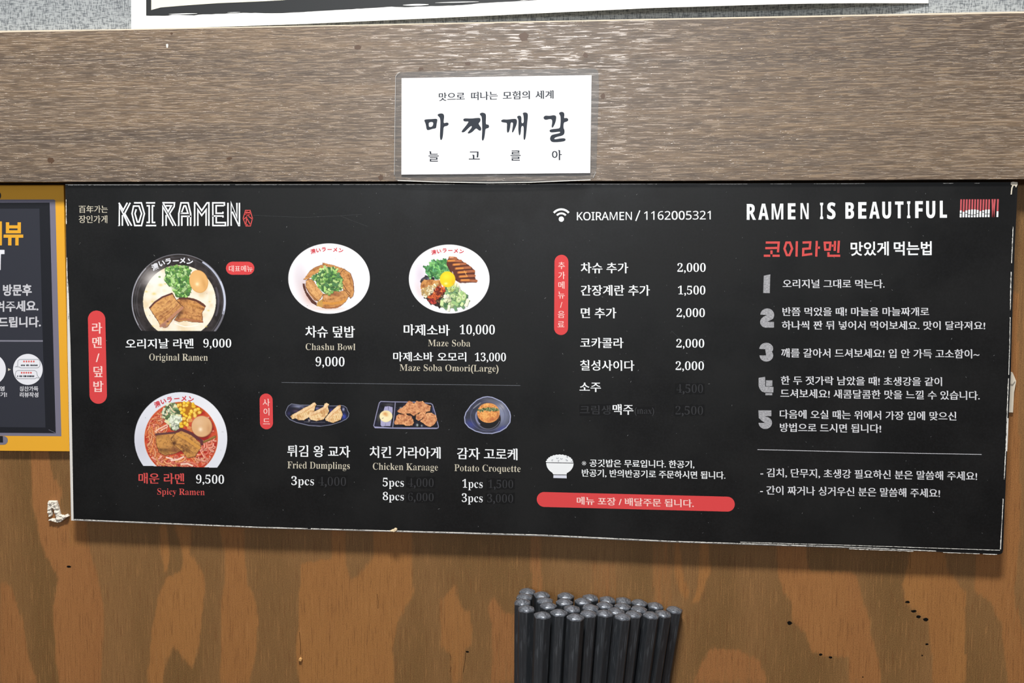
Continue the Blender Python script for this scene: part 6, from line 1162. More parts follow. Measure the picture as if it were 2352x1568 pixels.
# grey textured wallpaper
m = M['wallpaper'] = material('woven wallpaper', (130, 136, 146), .7, .3)
t = NT(m)
a = t.noise(t.pos(260, 1, 1500), 1, 2, .6)
b_ = t.noise(t.pos(1500, 1, 300), 1, 2, .6)
c_ = t.noise(t.pos(1, 1, 1), 60, 3, .6)
h = t.math('ADD', t.math('MULTIPLY', a, .5), t.math('MULTIPLY', b_, .5))
h2 = t.math('ADD', h, t.math('MULTIPLY', t.math('SUBTRACT', c_, .5), .12))
col = t.mix(t.step(h2, .40, .56), (98, 103, 108), (158, 163, 166))
t.color(col)
t.bump(h, .35, .0005)

# plank of grey-brown wood effect
m = M['plank'] = material('wood effect plank', (120, 100, 88), .42, .8)
t = NT(m)
broad = t.noise(t.pos(1.6, 1, 62), 1, 3, .6)
broad2 = t.noise(t.pos(7, 1, 330), 1, 3, .6)
crk = t.noise(t.pos(80, 1, 1250), 1, 2, .6, .15)
crk2 = t.noise(t.pos(120, 1, 2000), 1, 2, .5, .15)
soft = t.noise(t.pos(300, 1, 900), 1, 3, .6)
blot = t.noise(t.pos(26, 1, 80), 1, 3, .6)
col = t.mix(t.step(broad, .36, .64), (82, 67, 54), (124, 102, 78))
col = t.mix(t.math('MULTIPLY', t.step(broad2, .38, .66), .6), col, (98, 84, 72))
col = t.mix(t.math('MULTIPLY', t.step(soft, .35, .65), .35), col, (112, 96, 80))
col = t.mix(t.math('MULTIPLY', t.step(blot, .62, .74), .4), col, (86, 60, 38))
streak = t.math('MAXIMUM', t.step(crk, .555, .580), t.math('MULTIPLY', t.step(crk2, .57, .60), .6))
col = t.mix(t.math('MULTIPLY', streak, .5), col, (168, 148, 126))
col = t.mix(t.math('MULTIPLY', t.step(crk, .46, .38), .5), col, (60, 46, 34))
t.color(col)
t.rough(t.step(crk, .50, .58, .44, .24))
hh = t.math('ADD', t.math('MULTIPLY', streak, .7), t.math('MULTIPLY', soft, .25))
t.bump(hh, .45, .0003)

# plywood: a coarse figure attribute steers which growth rings show, noise frays their edges
m = M['plywood'] = material('stained plywood', (120, 84, 48), .5, .35)
t = NT(m)
band = t.attr('figure').outputs['Fac']
hue = t.attr('redness').outputs['Fac']
fr = t.noise(t.pos(430, 1, 24), 1, 4, .62)
fr2 = t.noise(t.pos(1500, 1, 60), 1, 3, .65)
speck = t.noise(t.pos(1, 1, 1), 2100, 3, .8)
lint = t.noise(t.pos(1, 1, 1), 900, 2, .6, 2.5)
wide = t.noise(t.pos(26, 1, 5), 1, 3, .5)
f = t.math('ADD', band, t.math('MULTIPLY', t.math('SUBTRACT', fr, .5), 1.25))
f = t.math('ADD', f, t.math('MULTIPLY', t.math('SUBTRACT', fr2, .5), .8))
f = t.math('ADD', t.math('MULTIPLY', t.step(f, .28, .70), .66), t.math('MULTIPLY', band, .34), clamp=True)
dark = t.mix(t.step(wide, .35, .65), (108, 80, 44), (128, 94, 56))
lite = t.mix(hue, (156, 108, 56), (152, 101, 58))
lite = t.mix(t.math('MULTIPLY', t.step(wide, .4, .65), .35), lite, (132, 84, 44))
col = t.mix(f, dark, lite)
col = t.mix(t.math('MULTIPLY', t.step(fr2, .53, .66), .55), col, (100, 62, 30))
col = t.mix(t.math('MULTIPLY', t.step(fr2, .44, .34), .34), col, (176, 126, 76))
col = t.mix(t.math('MULTIPLY', t.step(speck, .50, .68), .55), col, (158, 116, 70))
col = t.mix(t.math('MULTIPLY', t.step(speck, .49, .34), .6), col, (70, 46, 26))
col = t.mix(t.math('MULTIPLY', t.step(lint, .66, .72), .35), col, (70, 46, 26))
t.color(col)
t.rough(t.step(speck, .3, .7, .5, .66))
t.bump(t.math('ADD', t.math('MULTIPLY', speck, .5), t.math('MULTIPLY', fr2, .5)), .3, .0003)

# chopsticks
m = M['stick'] = material('black plastic', (30, 32, 35), .42, .5)
t = NT(m)
tc = t.n('ShaderNodeTexCoord')
mp = t.n('ShaderNodeVectorMath', operation='MULTIPLY'); t.l(tc.outputs['Object'], mp.inputs[0]); mp.inputs[1].default_value = (1500, 1500, 90)
q = t.noise(mp.outputs[0], 1, 4, .7)
ge = t.n('ShaderNodeNewGeometry')
col = t.mix(t.math('MULTIPLY', t.step(q, .52, .74), .35), (38, 41, 45), (100, 105, 112))
t.color(col)
t.rough(t.step(q, .3, .7, .34, .55))
m = M['stickend'] = material('worn silvery end', (112, 117, 126), .34, .6, .5)
t = NT(m)
tc = t.n('ShaderNodeTexCoord')
q = t.noise(tc.outputs['Object'], 900, 4, .65)
t.color(t.mix(t.step(q, .38, .62), (84, 89, 97), (128, 133, 142)))
t.bump(q, .5, .0003)
M['steel'] = material('brushed steel', (150, 150, 152), .35, .5, .9)
m = M['table'] = material('dark table top', (84, 58, 38), .4, .4)
t = NT(m); q = t.noise(t.pos(8, 120, 1), 1, 4, .6); t.color(t.mix(t.step(q, .35, .65), (70, 46, 30), (104, 72, 46)))

# ------------------------------------------------------------------ the wall
def project(P):
    q = (P + np.array([0, CAM_D, 0])) @ RC.T
    return q[..., 0] / q[..., 2] * FOC + IW / 2, q[..., 1] / q[..., 2] * FOC + IH / 2


LIGHT = [  # lighter growth-ring figures of the plywood: (view, outline, lightness, redness)
    ('w1', [(190, 60), (300, 60), (340, 270), (390, 330), (385, 480), (440, 530), (445, 680), (560, 690), (600, 830), (650, 1050), (660, 1200), (640, 1568), (370, 1568), (330, 1100), (370, 900), (290, 760), (250, 650), (200, 400)], .9, .8),
    ('w1', [(440, 500), (550, 520), (560, 700), (445, 700)], .9, .4),
    ('w1', [(0, 930), (60, 940), (100, 1050), (140, 1150), (165, 1300), (190, 1420), (240, 1568), (0, 1568)], .8, .8),
    ('w1', [(1018, 560), (1060, 560), (1072, 740), (1066, 870), (1040, 880), (1020, 740)], .85, .3),
    ('w1', [(1100, 560), (1215, 570), (1205, 750), (1240, 790), (1290, 880), (1300, 960), (1270, 1250), (1240, 1430), (1210, 1480), (1160, 1400), (1100, 1340), (1060, 1420), (1030, 1568), (935, 1568), (960, 1250), (1010, 1000), (1050, 900), (1150, 860), (1160, 750)], .9, .3),
    ('w1', [(1390, 560), (1550, 570), (1555, 800), (1570, 930), (1610, 1010), (1635, 1150), (1630, 1350), (1580, 1568), (1400, 1568), (1395, 1100), (1420, 950), (1425, 750)], .9, .35),
    ('w2', [(370, 370), (590, 340), (590, 60), (715, 60), (710, 380), (760, 520), (800, 500), (945, 330), (945, 60), (1270, 60), (1275, 400), (1290, 640), (1200, 780), (1150, 900), (1110, 1100), (1130, 1389), (320, 1389), (290, 1100), (310, 950), (310, 720), (330, 560), (325, 400)], .92, .25),
    ('w2', [(1500, 700), (1590, 600), (1640, 540), (1650, 640), (1700, 760), (1770, 800), (1780, 1000), (1790, 1060), (1730, 1120), (1700, 1389), (1600, 1389), (1590, 1150), (1510, 1080)], .72, .4),
    ('w2', [(1930, 1389), (1950, 900), (1900, 760), (1960, 650), (2060, 800), (2300, 800), (2500, 1389)], .72, .9),
    ('w2', [(2270, 60), (2370, 60), (2380, 1000), (2280, 1000)], .6, .9),
    ('px', [(1360, 1290), (1412, 1290), (1416, 1400), (1360, 1400)], .44, .8),
    ('px', [(1500, 1240), (1538, 1240), (1545, 1420), (1500, 1420)], .5, .6),
    ('w3', [(35, 40), (100, 40), (120, 350), (200, 600), (170, 720), (60, 500), (35, 340)], .85, .2),
    ('w3', [(320, 40), (410, 40), (425, 400), (320, 680), (200, 760), (300, 520)], .8, .2),
    ('w3', [(1130, 60), (1440, 60), (1470, 380), (1950, 400), (2000, 520), (2050, 800), (2134, 900), (2134, 1568), (1990, 1568), (1960, 1300), (1700, 1300), (1500, 1230), (1440, 1050), (1290, 900), (1290, 720), (1200, 600), (1140, 380)], .88, .6),
    ('w3', [(230, 1568), (350, 1300), (450, 1180), (780, 1230), (960, 1330), (1040, 1568)], .74, .9),
    ('w4', [(0, 400), (80, 410), (140, 650), (210, 880), (230, 1000), (300, 1250), (350, 1568), (0, 1568)], .85, .7),
    ('w4', [(600, 400), (615, 340), (660, 90), (1010, 90), (1050, 370), (1110, 420), (1180, 540), (1250, 600), (1230, 820), (1240, 1000), (1240, 1568), (890, 1568), (880, 1250), (850, 900), (800, 880), (740, 850), (700, 800), (650, 760), (600, 680), (570, 520)], .92, .25),
    ('w4', [(1360, 150), (1640, 150), (1640, -2600), (1800, -2600), (1830, 0), (1790, 400), (1760, 560), (1780, 720), (1865, 1050), (1865, 1568), (1700, 1568), (1650, 1300), (1620, 950), (1500, 700), (1330, 600), (1340, 400)], .84, .55),
]


def wood_grid(name, xs, zs, d, mat, fields, parent=None):
    Xg, Zg = np.meshgrid(xs, zs)
    V = np.stack([Xg, np.full_like(Xg, -d), Zg], -1)
    H, W = Xg.shape
    idx = np.arange(H * W).reshape(H, W)
    q = np.stack([idx[:-1, :-1], idx[:-1, 1:], idx[1:, 1:], idx[1:, :-1]], -1).reshape(-1, 4)
    me = bpy.data.meshes.new(name)
    me.vertices.add(H * W); me.vertices.foreach_set('co', V.reshape(-1, 3).ravel())
    me.loops.add(q.size); me.loops.foreach_set('vertex_index', q.ravel().astype(np.int32))
    me.polygons.add(len(q)); me.polygons.foreach_set('loop_start', np.arange(0, q.size, 4, dtype=np.int32))
    for k, fn in fields.items():
        a = me.attributes.new(k, 'FLOAT', 'POINT')
        a.data.foreach_set('value', fn(V).ravel().astype(np.float32))
    me.update(calc_edges=True)
    return link(name, me, mat, parent)


def figure_fields():
    store = {}

    def run(V):
        u, v = project(V.astype(float))
        out = (u < 0) | (u > IW)
        u = np.where(u < 0, -u, u); u = np.where(u > IW, 2 * IW - u, u); u = np.clip(u, 0, IW)
        v = np.clip(v, 430, 1562)
        b = np.zeros(u.shape); r = np.zeros(u.shape) + .3
        for view, poly, li, re in LIGHT:
            p = px(view, poly)
            m = sum(inside(u + a, v + c, p).astype(float) for a, c in ((0, 0), (-4, 0), (4, 0), (0, -7), (0, 7))) / 5
            b = np.maximum(b, m * li)
            r = np.where(m > .3, re, r)
        store['b'] = b * .8 + .1
        store['r'] = r
        return store['b']
    return run, lambda V: store['r']


fine_x = np.arange(-0.42, 0.30, 0.0013)
fine_z = np.arange(-0.27, 0.06, 0.0016)
xs = np.concatenate([np.linspace(-1.3, -0.425, 30), fine_x, np.linspace(0.305, 1.2, 30)])
zs = np.concatenate([np.linspace(-0.6, -0.275, 14), fine_z])
ff, fr_ = figure_fields()
ztrim = onwall(1176., 240., 0.0)[2]
wall = wood_grid('wall_back', xs, np.append(zs, ztrim), 0.0, M['plywood'], {'figure': ff, 'redness': fr_})
tag(wall, kind='structure')
wp = mesh('wallpaper', [(-1.3, -.0006, ztrim), (1.2, -.0006, ztrim), (1.2, -.0006, .75), (-1.3, -.0006, .75)], [(0, 1, 2, 3)], M['wallpaper'], wall)
M['fissure'] = material('fissure', (58, 36, 20), .9, .1)
# pits and nail holes in the plywood
def blob(view, cx, cy, rx, ry, seed, n=14, jag=.22):
    r = random.Random(seed)
    return [(cx + rx * math.cos(6.283 * i / n) * r.uniform(1 - jag, 1 + jag), cy + ry * math.sin(6.283 * i / n) * r.uniform(1 - jag, 1 + jag)) for i in range(n)]


for i, (vw, cx, cy, rx, ry) in enumerate([('w3', 1270, 930, 24, 20), ('w4', 625, 705, 26, 13), ('w4', 690, 803, 28, 14), ('w4', 742, 862, 24, 16),
                                          ('w4', 818, 893, 30, 18), ('w1', 436, 830, 14, 7), ('w3', 1600, 1265, 18, 12), ('w3', 1705, 1295, 20, 13),
                                          ('w4', 830, 1155, 20, 10), ('w4', 780, 1275, 9, 8), ('w4', 148, 1505, 7, 6), ('w2', 1740, 1125, 14, 8)]):
    flat('pit', vw, [blob(vw, cx, cy, rx, ry, i)], .00006, M['hole'], wall)
for i, (vw, a, b2) in enumerate([('w4', (650, 180), (652, 350)), ('w2', (322, 960), (333, 1150)), ('w2', (1725, 1130), (1705, 1300)), ('w2', (1592, 1140), (1598, 1200)),
                                 ('w2', (1600, 1250), (1592, 1300)), ('w2', (980, 640), (985, 760))]):
    strokes('crack', vw, [[a, ((a[0] + b2[0]) / 2 + 4, (a[1] + b2[1]) / 2), b2]], 3.5, .00006, M['fissure'], wall)

# plank across the wall
PD = 0.0100
ptop = [(-900, 75 + 17), (0, 74.5), (2352, 30), (3100, 16)]
pbot = [(3100, 406), (2352, 411), (1500, 415), (0, 417.5), (-900, 420)]
plank = prism('trim_1', ptop + pbot, .0006, PD, M['plank'])
tag(plank, kind='structure')
cl = prism('trim_2', [(-900, 88), (0, 70.5), (300, 66.5), (1000, 53), (2352, 26), (3100, 12)] + ptop[::-1], .0006, .0085, material('pale sealant strip', (206, 196, 178), .8, .2))
tag(cl, kind='structure')
for i, (cx, cy, rx, ry) in enumerate([(1203, 84, 11, 10), (822, 109, 8, 5), (1345, 127, 6, 6), (1075, 146, 7, 4), (967, 158, 6, 4), (875, 408, 6, 7), (117, 368, 7, 7),
                                      (1385, 221, 5, 7), (394, 77, 3, 3), (527, 364, 7, 3)]):
    flat('stain', 'px', [blob('px', cx, cy, rx, ry, i + 40)], PD + .00004, material('brown stain', (84, 60, 40), .4, .6) if i == 0 else bpy.data.materials['brown stain'], plank)
flat('chip', 'px', [blob('px', 384, 105, 2.6, 5, 3)], PD + .00005, M['frayed'], plank)

# ------------------------------------------------------------------ the menu sign
board = empty('menu_board', tuple(onwall(1240., 1232., 0.0)), 'long black menu sign with food pictures and prices, hung below the plank', 'menu board')


def child(o, parent=board):
    o.parent = parent
    o.matrix_parent_inverse = Matrix.Translation(-parent.location)
    return o


c_top = [(150, 423), (1000, 422), (1700, 421), (2338, 418)]
c_right = [(2331, 560), (2326, 700), (2322, 850), (2313, 1035), (2304, 1262), (2302, 1270), (2296, 1273)]
c_bot = [(1950, 1258.5), (1540, 1245), (1240, 1231), (600, 1212.5), (163.5, 1195)]
child(prism('foam_core', c_top + c_right + c_bot + [(155, 800)], .0015, .0074, M['core'], board))
s_top = [(154, 425), (1000, 424), (1700, 422.5), (2333, 420)]
s_right = [(2327, 520), (2322, 640), (2319, 800), (2310, 1035), (2298, 1261)]
s_bot = [(1950, 1251.5), (1540, 1240), (1240, 1226.5), (600, 1209.5), (170.5, 1192)]
child(prism('under_sheet', [(149.8, 424)] + c_top[1:] + c_right + [(1950, 1258), (1540, 1244), (1240, 1229), (600, 1211), (169, 1193), (162, 800), (157.5, 660), (152.5, 600)], .0074, .0077, M['oldboard'], board))
child(prism('print_sheet', s_top + s_right + s_bot + [(164.5, 800), (158, 620)], .0077, .0080, M['sheet'], board))


def frayed(name, pts, wmin, wmax, d, mat, parent, seed, keep=1.0, step=4.0):
    """irregular strip along a photo path; keep < 1 leaves gaps"""
    r = np.random.RandomState(seed)
    p = np.asarray(pts, float)
    seg = np.hypot(*(p[1:] - p[:-1]).T)
    L = np.concatenate([[0], np.cumsum(seg)])
    n = int(L[-1] / step)
    s = np.linspace(0, L[-1], n + 1)
    c = np.stack([np.interp(s, L, p[:, 0]), np.interp(s, L, p[:, 1])], 1)
    tn = np.gradient(c, axis=0); tn /= np.hypot(tn[:, 0], tn[:, 1])[:, None]
    nn = np.stack([-tn[:, 1], tn[:, 0]], 1)
    lowf = np.interp(np.arange(n + 1), np.arange(0, n + 12, 9), r.rand(len(np.arange(0, n + 12, 9))))
    w = wmin + (wmax - wmin) * (lowf * .6 + r.rand(n + 1) * .4)
    on = lowf[::-1] < keep
    a = c + nn * w[:, None] / 2 + nn * (r.rand(n + 1)[:, None] - .5) * w[:, None] * .5
    b = c - nn * w[:, None] / 2
    v = np.concatenate([a, b])
    f = [(i, i + 1, n + 2 + i, n + 1 + i) for i in range(n) if on[i] and on[i + 1]]
    o = mesh(name, onwall(v[:, 0], v[:, 1], d), f, mat, parent)
    return child(o, parent)


frayed('worn_edge', [(170, 1192.5), (600, 1210.5), (1240, 1228), (1540, 1242.5), (1950, 1256), (2150, 1265)], 1.1, 2.5, .00812, M['frayed'], board, 1, .97)
frayed('worn_edge', [(1700, 1244.5), (1950, 1251.8), (2297, 1263.2)], .8, 1.6, .00811, M['frayed'], board, 2, 1)
frayed('worn_edge', [(1950, 1260), (2290, 1273)], .8, 2.0, .00783, M['frayed'], board, 3, .7)
frayed('worn_edge', [(156, 425), (1000, 423.2)], .7, 1.8, .00812, M['frayed'], board, 4, .97)
frayed('worn_edge', [(1000, 423.2), (1700, 422.6), (2250, 420.5)], .5, 1.4, .00812, M['frayed'], board, 5, .45)
frayed('worn_edge', [(151.5, 430), (154, 620), (158, 760)], .6, 2.2, .00812, M['frayed'], board, 6, .45)
frayed('worn_edge', s_right, .8, 2.6, .00812, M['frayed'], board, 7, .8)
frayed('worn_edge', [(2315, 960), (2312, 1036)], 2.4, 3.4, .0079, M['core'], board, 8, 1.1)

SD, P1, P2, P3 = .00800, .00803, .00806, .00809


def bt(body, style, view, x0, x1, yb0, yb1, h, mat='white', d=P1, parent=board, label=None):
    o = text(body, style, view, x0, x1, yb0, yb1, h, M[mat], d, None, label=label)
    o.parent = parent
    if parent is board:
        o.matrix_parent_inverse = Matrix.Translation(-board.location)
    return o


# rows: text, style, view, x0, x1, base-left, base-right, height, colour
ROWS = [
    ('百年가는', 'myeongthin', 'A', 665, 910, 325, 325, 62, 'cream'), ('장인가게', 'myeongthin', 'A', 665, 906, 411, 411, 64, 'cream'),
    ('오리지날 라멘', 'myeong', 'A', 1060, 1635, 1470, 1468, 82, 'white'), ('9,000', 'price', 'A', 1716, 1952, 1462, 1462, 74, 'white'),
    ('Original Ramen', 'serif', 'B', 1250, 1740, 100, 102, 56, 'cream'),
    ('매운 라멘', 'myeong', 'B', 1160, 1545, 1130, 1135, 90, 'redtype'), ('9,500', 'price', 'B', 1642, 1877, 1130, 1134, 76, 'white'),
    ('Spicy Ramen', 'serif', 'B', 1318, 1714, 1223, 1228, 52, 'redtype'),
    ('차슈 덮밥', 'myeong', 'C', 372, 790, 1376, 1378, 98, 'white'), ('마제소바', 'myeong', 'C', 1202, 1592, 1358, 1362, 94, 'white'),
    ('10,000', 'price', 'C', 1675, 1972, 1350, 1352, 82, 'white'), ('Maze Soba', 'serif', 'C', 1408, 1765, 1450, 1453, 54, 'cream'),
    ('Chashu Bowl', 'serif', 'D', 372, 788, 12, 14, 54, 'cream'), ('9,000', 'price', 'D', 455, 698, 149, 150, 80, 'white'),
    ('마제소바', 'myeong', 'D', 1105, 1440, 106, 108, 78, 'white'), ('오모리', 'myeong', 'D', 1475, 1718, 108, 109, 78, 'white'),
    ('13,000', 'price', 'D', 1790, 2050, 106, 108, 72, 'white'), ('Maze Soba Omori(Large)', 'serif', 'D', 1160, 1988, 186, 194, 54, 'cream'),
    ('튀김 왕 교자', 'myeong', 'D', 218, 745, 905, 912, 98, 'white'), ('치킨 가라아게', 'myeong', 'D', 908, 1503, 914, 922, 98, 'white'),
    ('감자 고로케', 'myeong', 'D', 1640, 2147, 926, 935, 98, 'white'),
    ('Fried Dumplings', 'serif', 'D', 220, 742, 1003, 1009, 56, 'cream'), ('Chicken Karaage', 'serif', 'D', 935, 1480, 1014, 1022, 56, 'cream'),
    ('Potato Croquette', 'serif', 'D', 1618, 2172, 1026, 1034, 56, 'cream'),
    ('3pcs', 'price', 'D', 252, 442, 1144, 1146, 76, 'white'), ('5pcs', 'price', 'D', 1018, 1195, 1155, 1158, 74, 'white'),
    ('8pcs', 'price', 'D', 1018, 1195, 1270, 1273, 70, 'white'), ('1pcs', 'price', 'D', 1685, 1855, 1166, 1169, 74, 'white'),
    ('3pcs', 'price', 'D', 1680, 1855, 1286, 1288, 74, 'white'),
    ('KOIRAMEN', 'sans', 'E', 490, 985, 415, 412, 74, 'white'), ('1162005321', 'sans', 'E', 1095, 1695, 411, 407, 78, 'white'),
    ('차슈 추가', 'myeong', 'E', 525, 952, 889, 890, 96, 'white'), ('2,000', 'price', 'E', 1395, 1650, 879, 879, 80, 'white'),
    ('간장계란 추가', 'myeong', 'E', 525, 1147, 1092, 1092, 96, 'white'), ('1,500', 'price', 'E', 1400, 1647, 1082, 1083, 80, 'white'),
    ('면 추가', 'myeong', 'E', 525, 845, 1294, 1296, 96, 'white'), ('2,000', 'price', 'E', 1388, 1643, 1285, 1286, 80, 'white'),
    ('코카콜라', 'myeong', 'E', 520, 910, 1562, 1564, 94, 'white'), ('2,000', 'price', 'E', 1385, 1637, 1560, 1561, 79, 'white'),
    ('칠성사이다', 'myeong', 'F', 483, 937, 183, 187, 88, 'white'), ('2,000', 'price', 'F', 1283, 1520, 181, 182, 74, 'white'),
    ('소주', 'myeong', 'F', 478, 658, 362, 364, 84, 'white'), ('맥주', 'myeong', 'F', 755, 930, 553, 555, 88, 'white'),
    ('※ 공깃밥은 무료입니다. 한공기,', 'myeong', 'F', 497, 1440, 989, 1002, 64, 'white'),
    ('반공기, 반의반공기로 주문하시면 됩니다.', 'myeong', 'F', 497, 1700, 1072, 1094, 64, 'white'),
    ('맛있게', 'gothic', 'G', 958, 1265, 655, 652, 112, 'white'), ('먹는법', 'gothic', 'G', 1305, 1610, 652, 650, 112, 'white'),
    ('오리지널 그대로 먹는다.', 'myeong', 'G', 412, 1232, 913, 915, 70, 'dullwhite'),
    ('반쯤 먹었을 때! 마늘을 마늘짜개로', 'myeong', 'G', 410, 1590, 1138, 1138, 70, 'dullwhite'),
    ('하나씩 짠 뒤 넣어서 먹어보세요. 맛이 달라져요!', 'myeong', 'G', 405, 2040, 1247, 1250, 70, 'dullwhite'),
    ('깨를 갈아서 드셔보세요! 입 안 가득 고소함이~', 'myeong', 'H', 373, 1860, 66, 74, 68, 'dullwhite'),
    ('한 두 젓가락 남았을 때! 초생강을 같이', 'myeong', 'H', 370, 1580, 271, 281, 66, 'dullwhite'),
    ('드셔보세요! 새콤달콤한 맛을 느낄 수 있습니다.', 'myeong', 'H', 367, 1863, 369, 386, 67, 'dullwhite'),
    ('다음에 오실 때는 위에서 가장 입에 맞으신', 'myeong', 'H', 362, 1688, 524, 540, 66, 'dullwhite'),
    ('방법으로 드시면 됩니다!', 'myeong', 'H', 363, 1123, 624, 633, 66, 'dullwhite'),
    ('- 김치, 단무지, 초생강 필요하신 분은 말씀해 주세요!', 'myeong', 'H', 217, 1843, 962, 990, 67, 'dullwhite'),
    ('- 간이 짜거나 싱거우신 분은 말씀해 주세요!', 'myeong', 'H', 215, 1565, 1094, 1118, 67, 'dullwhite'),
]
for r in ROWS:
    bt(*r)
for ch, xc, wd_ in zip('RAMENISBEAUTIFUL', (160, 258, 370, 484, 588, 725, 803, 951, 1052, 1150, 1248, 1349, 1425, 1508, 1602, 1704),
                       (74, 84, 94, 62, 66, 25, 68, 70, 66, 84, 72, 68, 26, 62, 74, 58)):
    yb = 367 - (xc - 122) * .0106
    bt(ch, 'caps', 'G', xc - wd_ / 2, xc + wd_ / 2, yb, yb, 128 + (xc - 122) * .006, 'white')
# prices blacked out with marker, the figures still showing faintly through
for body, vw, x0, x1, y0, y1, h in (('4,000', 'D', 478, 710, 1148, 1151, 74), ('4,000', 'D', 1228, 1444, 1158, 1160, 72), ('6,000', 'D', 1230, 1444, 1276, 1279, 68),
                                    ('1,500', 'D', 1902, 2110, 1168, 1171, 70), ('3,000', 'D', 1892, 2110, 1288, 1291, 70),
                                    ('4,500', 'F', 1290, 1512, 370, 372, 72), ('2,500', 'F', 1282, 1512, 553, 555, 72)):
    ov = []
    r = random.Random(int(x0))
    top, bot, n = y0 - h - 8, y0 + 10, 16
    ov = [(x0 - 14 + (x1 - x0 + 28) * i / n, top + r.uniform(-8, 6)) for i in range(n + 1)] + [(x1 + 14 - (x1 - x0 + 28) * i / n, bot + r.uniform(-6, 10)) for i in range(n + 1)]
    b0 = child(flat('marker_blot', vw, [ov], P1, M['blackout'], None))
    o = bt(body, 'faint', vw, x0, x1, y0, y1, h, 'faint', P2, None, 'faint figures under black marker')
    child(o)
for body, st, vw, x0, x1, yb, h in (('크림생', 'myeongthin', 'F', 480, 738, 550, 76), ('(max)', 'serif', 'F', 938, 1104, 546, 52)):
    b0 = child(flat('marker_blot', vw, [[(x0 - 4, yb - h - 4), (x1 + 2, yb - h - 10), (x1 + 6, yb + 8), (x0 - 2, yb + 14)]], P1, M['blackout'], None))
    o = bt(body, st, vw, x0, x1, yb, yb + 2, h, 'faint', P2, None, 'faint letters under black marker')
    child(o)

# slash between the network name and its number
child(strokes('lettering', 'E', [[(1020, 420), (1057, 326)]], 11, P1, M['white'], None))
# logo of inline strokes
LOGO = [[(85, 166), (150, 278), (212, 166)], [(256, 166), (172, 328), (277, 512)], [(92, 512), (92, 222), (158, 345), (230, 512)], [(138, 512), (138, 350)],
        [(312, 168), (422, 168), (468, 330), (425, 508), (325, 508), (282, 330), (306, 216), (386, 216), (426, 330), (386, 456), (362, 456), (326, 330), (346, 264)],
        [(492, 168), (630, 168)], [(502, 212), (540, 212), (540, 462), (500, 462)], [(622, 212), (588, 212), (588, 462), (632, 462)], [(490, 508), (645, 508)],
        [(738, 166), (920, 168), (914, 224), (846, 330), (940, 512)], [(752, 178), (824, 300), (872, 212), (788, 212)], [(744, 512), (744, 225), (812, 345), (900, 512)], [(794, 512), (794, 350)],
        [(984, 512), (984, 330), (1018, 168), (1125, 168), (1162, 330), (1162, 512)], [(1022, 324), (1062, 214), (1086, 214), (1122, 324), (1012, 324)], [(1030, 512), (1030, 370), (1178, 370)], [(1118, 512), (1118, 372)],
        [(1222, 512), (1222, 168), (1248, 168), (1328, 284), (1408, 168), (1436, 168), (1436, 512)], [(1270, 512), (1270, 272), (1328, 356), (1394, 272), (1394, 512)],
        [(1668, 212), (1668, 168), (1494, 168), (1496, 508), (1684, 508), (1684, 464), (1546, 464), (1546, 368)], [(1662, 210), (1545, 210), (1545, 324), (1646, 324), (1648, 300)], [(1490, 365), (1646, 365), (1648, 388)],
        [(1722, 512), (1722, 168)], [(1770, 512), (1770, 168), (1856, 385), (1856, 168)], [(1786, 300), (1884, 508), (1894, 508), (1894, 168)]]
o = child(strokes('logo_lettering', 'K', LOGO, 23, P1, M['white'], None)); o['label'] = 'white double-line logo lettering'
sf = [[(q[0] + a, 512), (q[0] + b2, 512)] for q in [(92,), (744,), (984,), (1222,), (1722,)] for a, b2 in ((-18, 8),)]
for q in sf:
    child(strokes('logo_serif', 'K', [q], 10, P1, M['white'], None))
em = child(strokes('emblem', 'K', [[(1985, 280), (2055, 280), (2090, 400), (2060, 515), (1992, 515), (1950, 400)]], 13, P1, M['redtype'], None, closed=True))
em['label'] = 'small red six-sided emblem'
e2 = strokes('emblem_strokes', 'K', [[(1958, 415), (2010, 372)], [(2030, 368), (2086, 412)], [(2002, 385), (1990, 498), (2022, 494)], [(2008, 404), (2062, 500)], [(1975, 340), (2065, 330)], [(2000, 300), (2045, 296)]], 14, P1, M['redtype'], em)
flat('emblem_strokes', 'K', [blob('K', 2022, 325, 36, 36, 3, 18, .3)], P1, M['redtype'], em)

# network symbol
wf = flat('network_symbol', 'E', [arc(350, 404, 24, 24, 0, 350, 24)], P1, M['white'], None); child(wf)
for rr, hw in ((52, 17), (88, 19)):
    pts = arc(350, 404, rr, rr, -140, -40, 22)
    strokes('network_symbol_arc', 'E', [pts], hw, P1, M['white'], wf)
# thin rules
child(strokes('rule', 'D', [[(170, 285), (1180, 298), (2170, 310)]], 3.2, P1, M['dgrey'], None))
child(strokes('rule', 'H', [[(195, 758), (1000, 778), (1877, 795)]], 4.2, P1, M['lgrey'], None))


def pillbox(view, box, sx, sy, label, **kw):
    o = flat('red_pill', view, [pill(*box, sx=sx, sy=sy, **kw)], P1, M['red'], None)
    child(o)
    o['label'] = label
    return o


def sub(o, parent):
    o.parent = parent
    return o


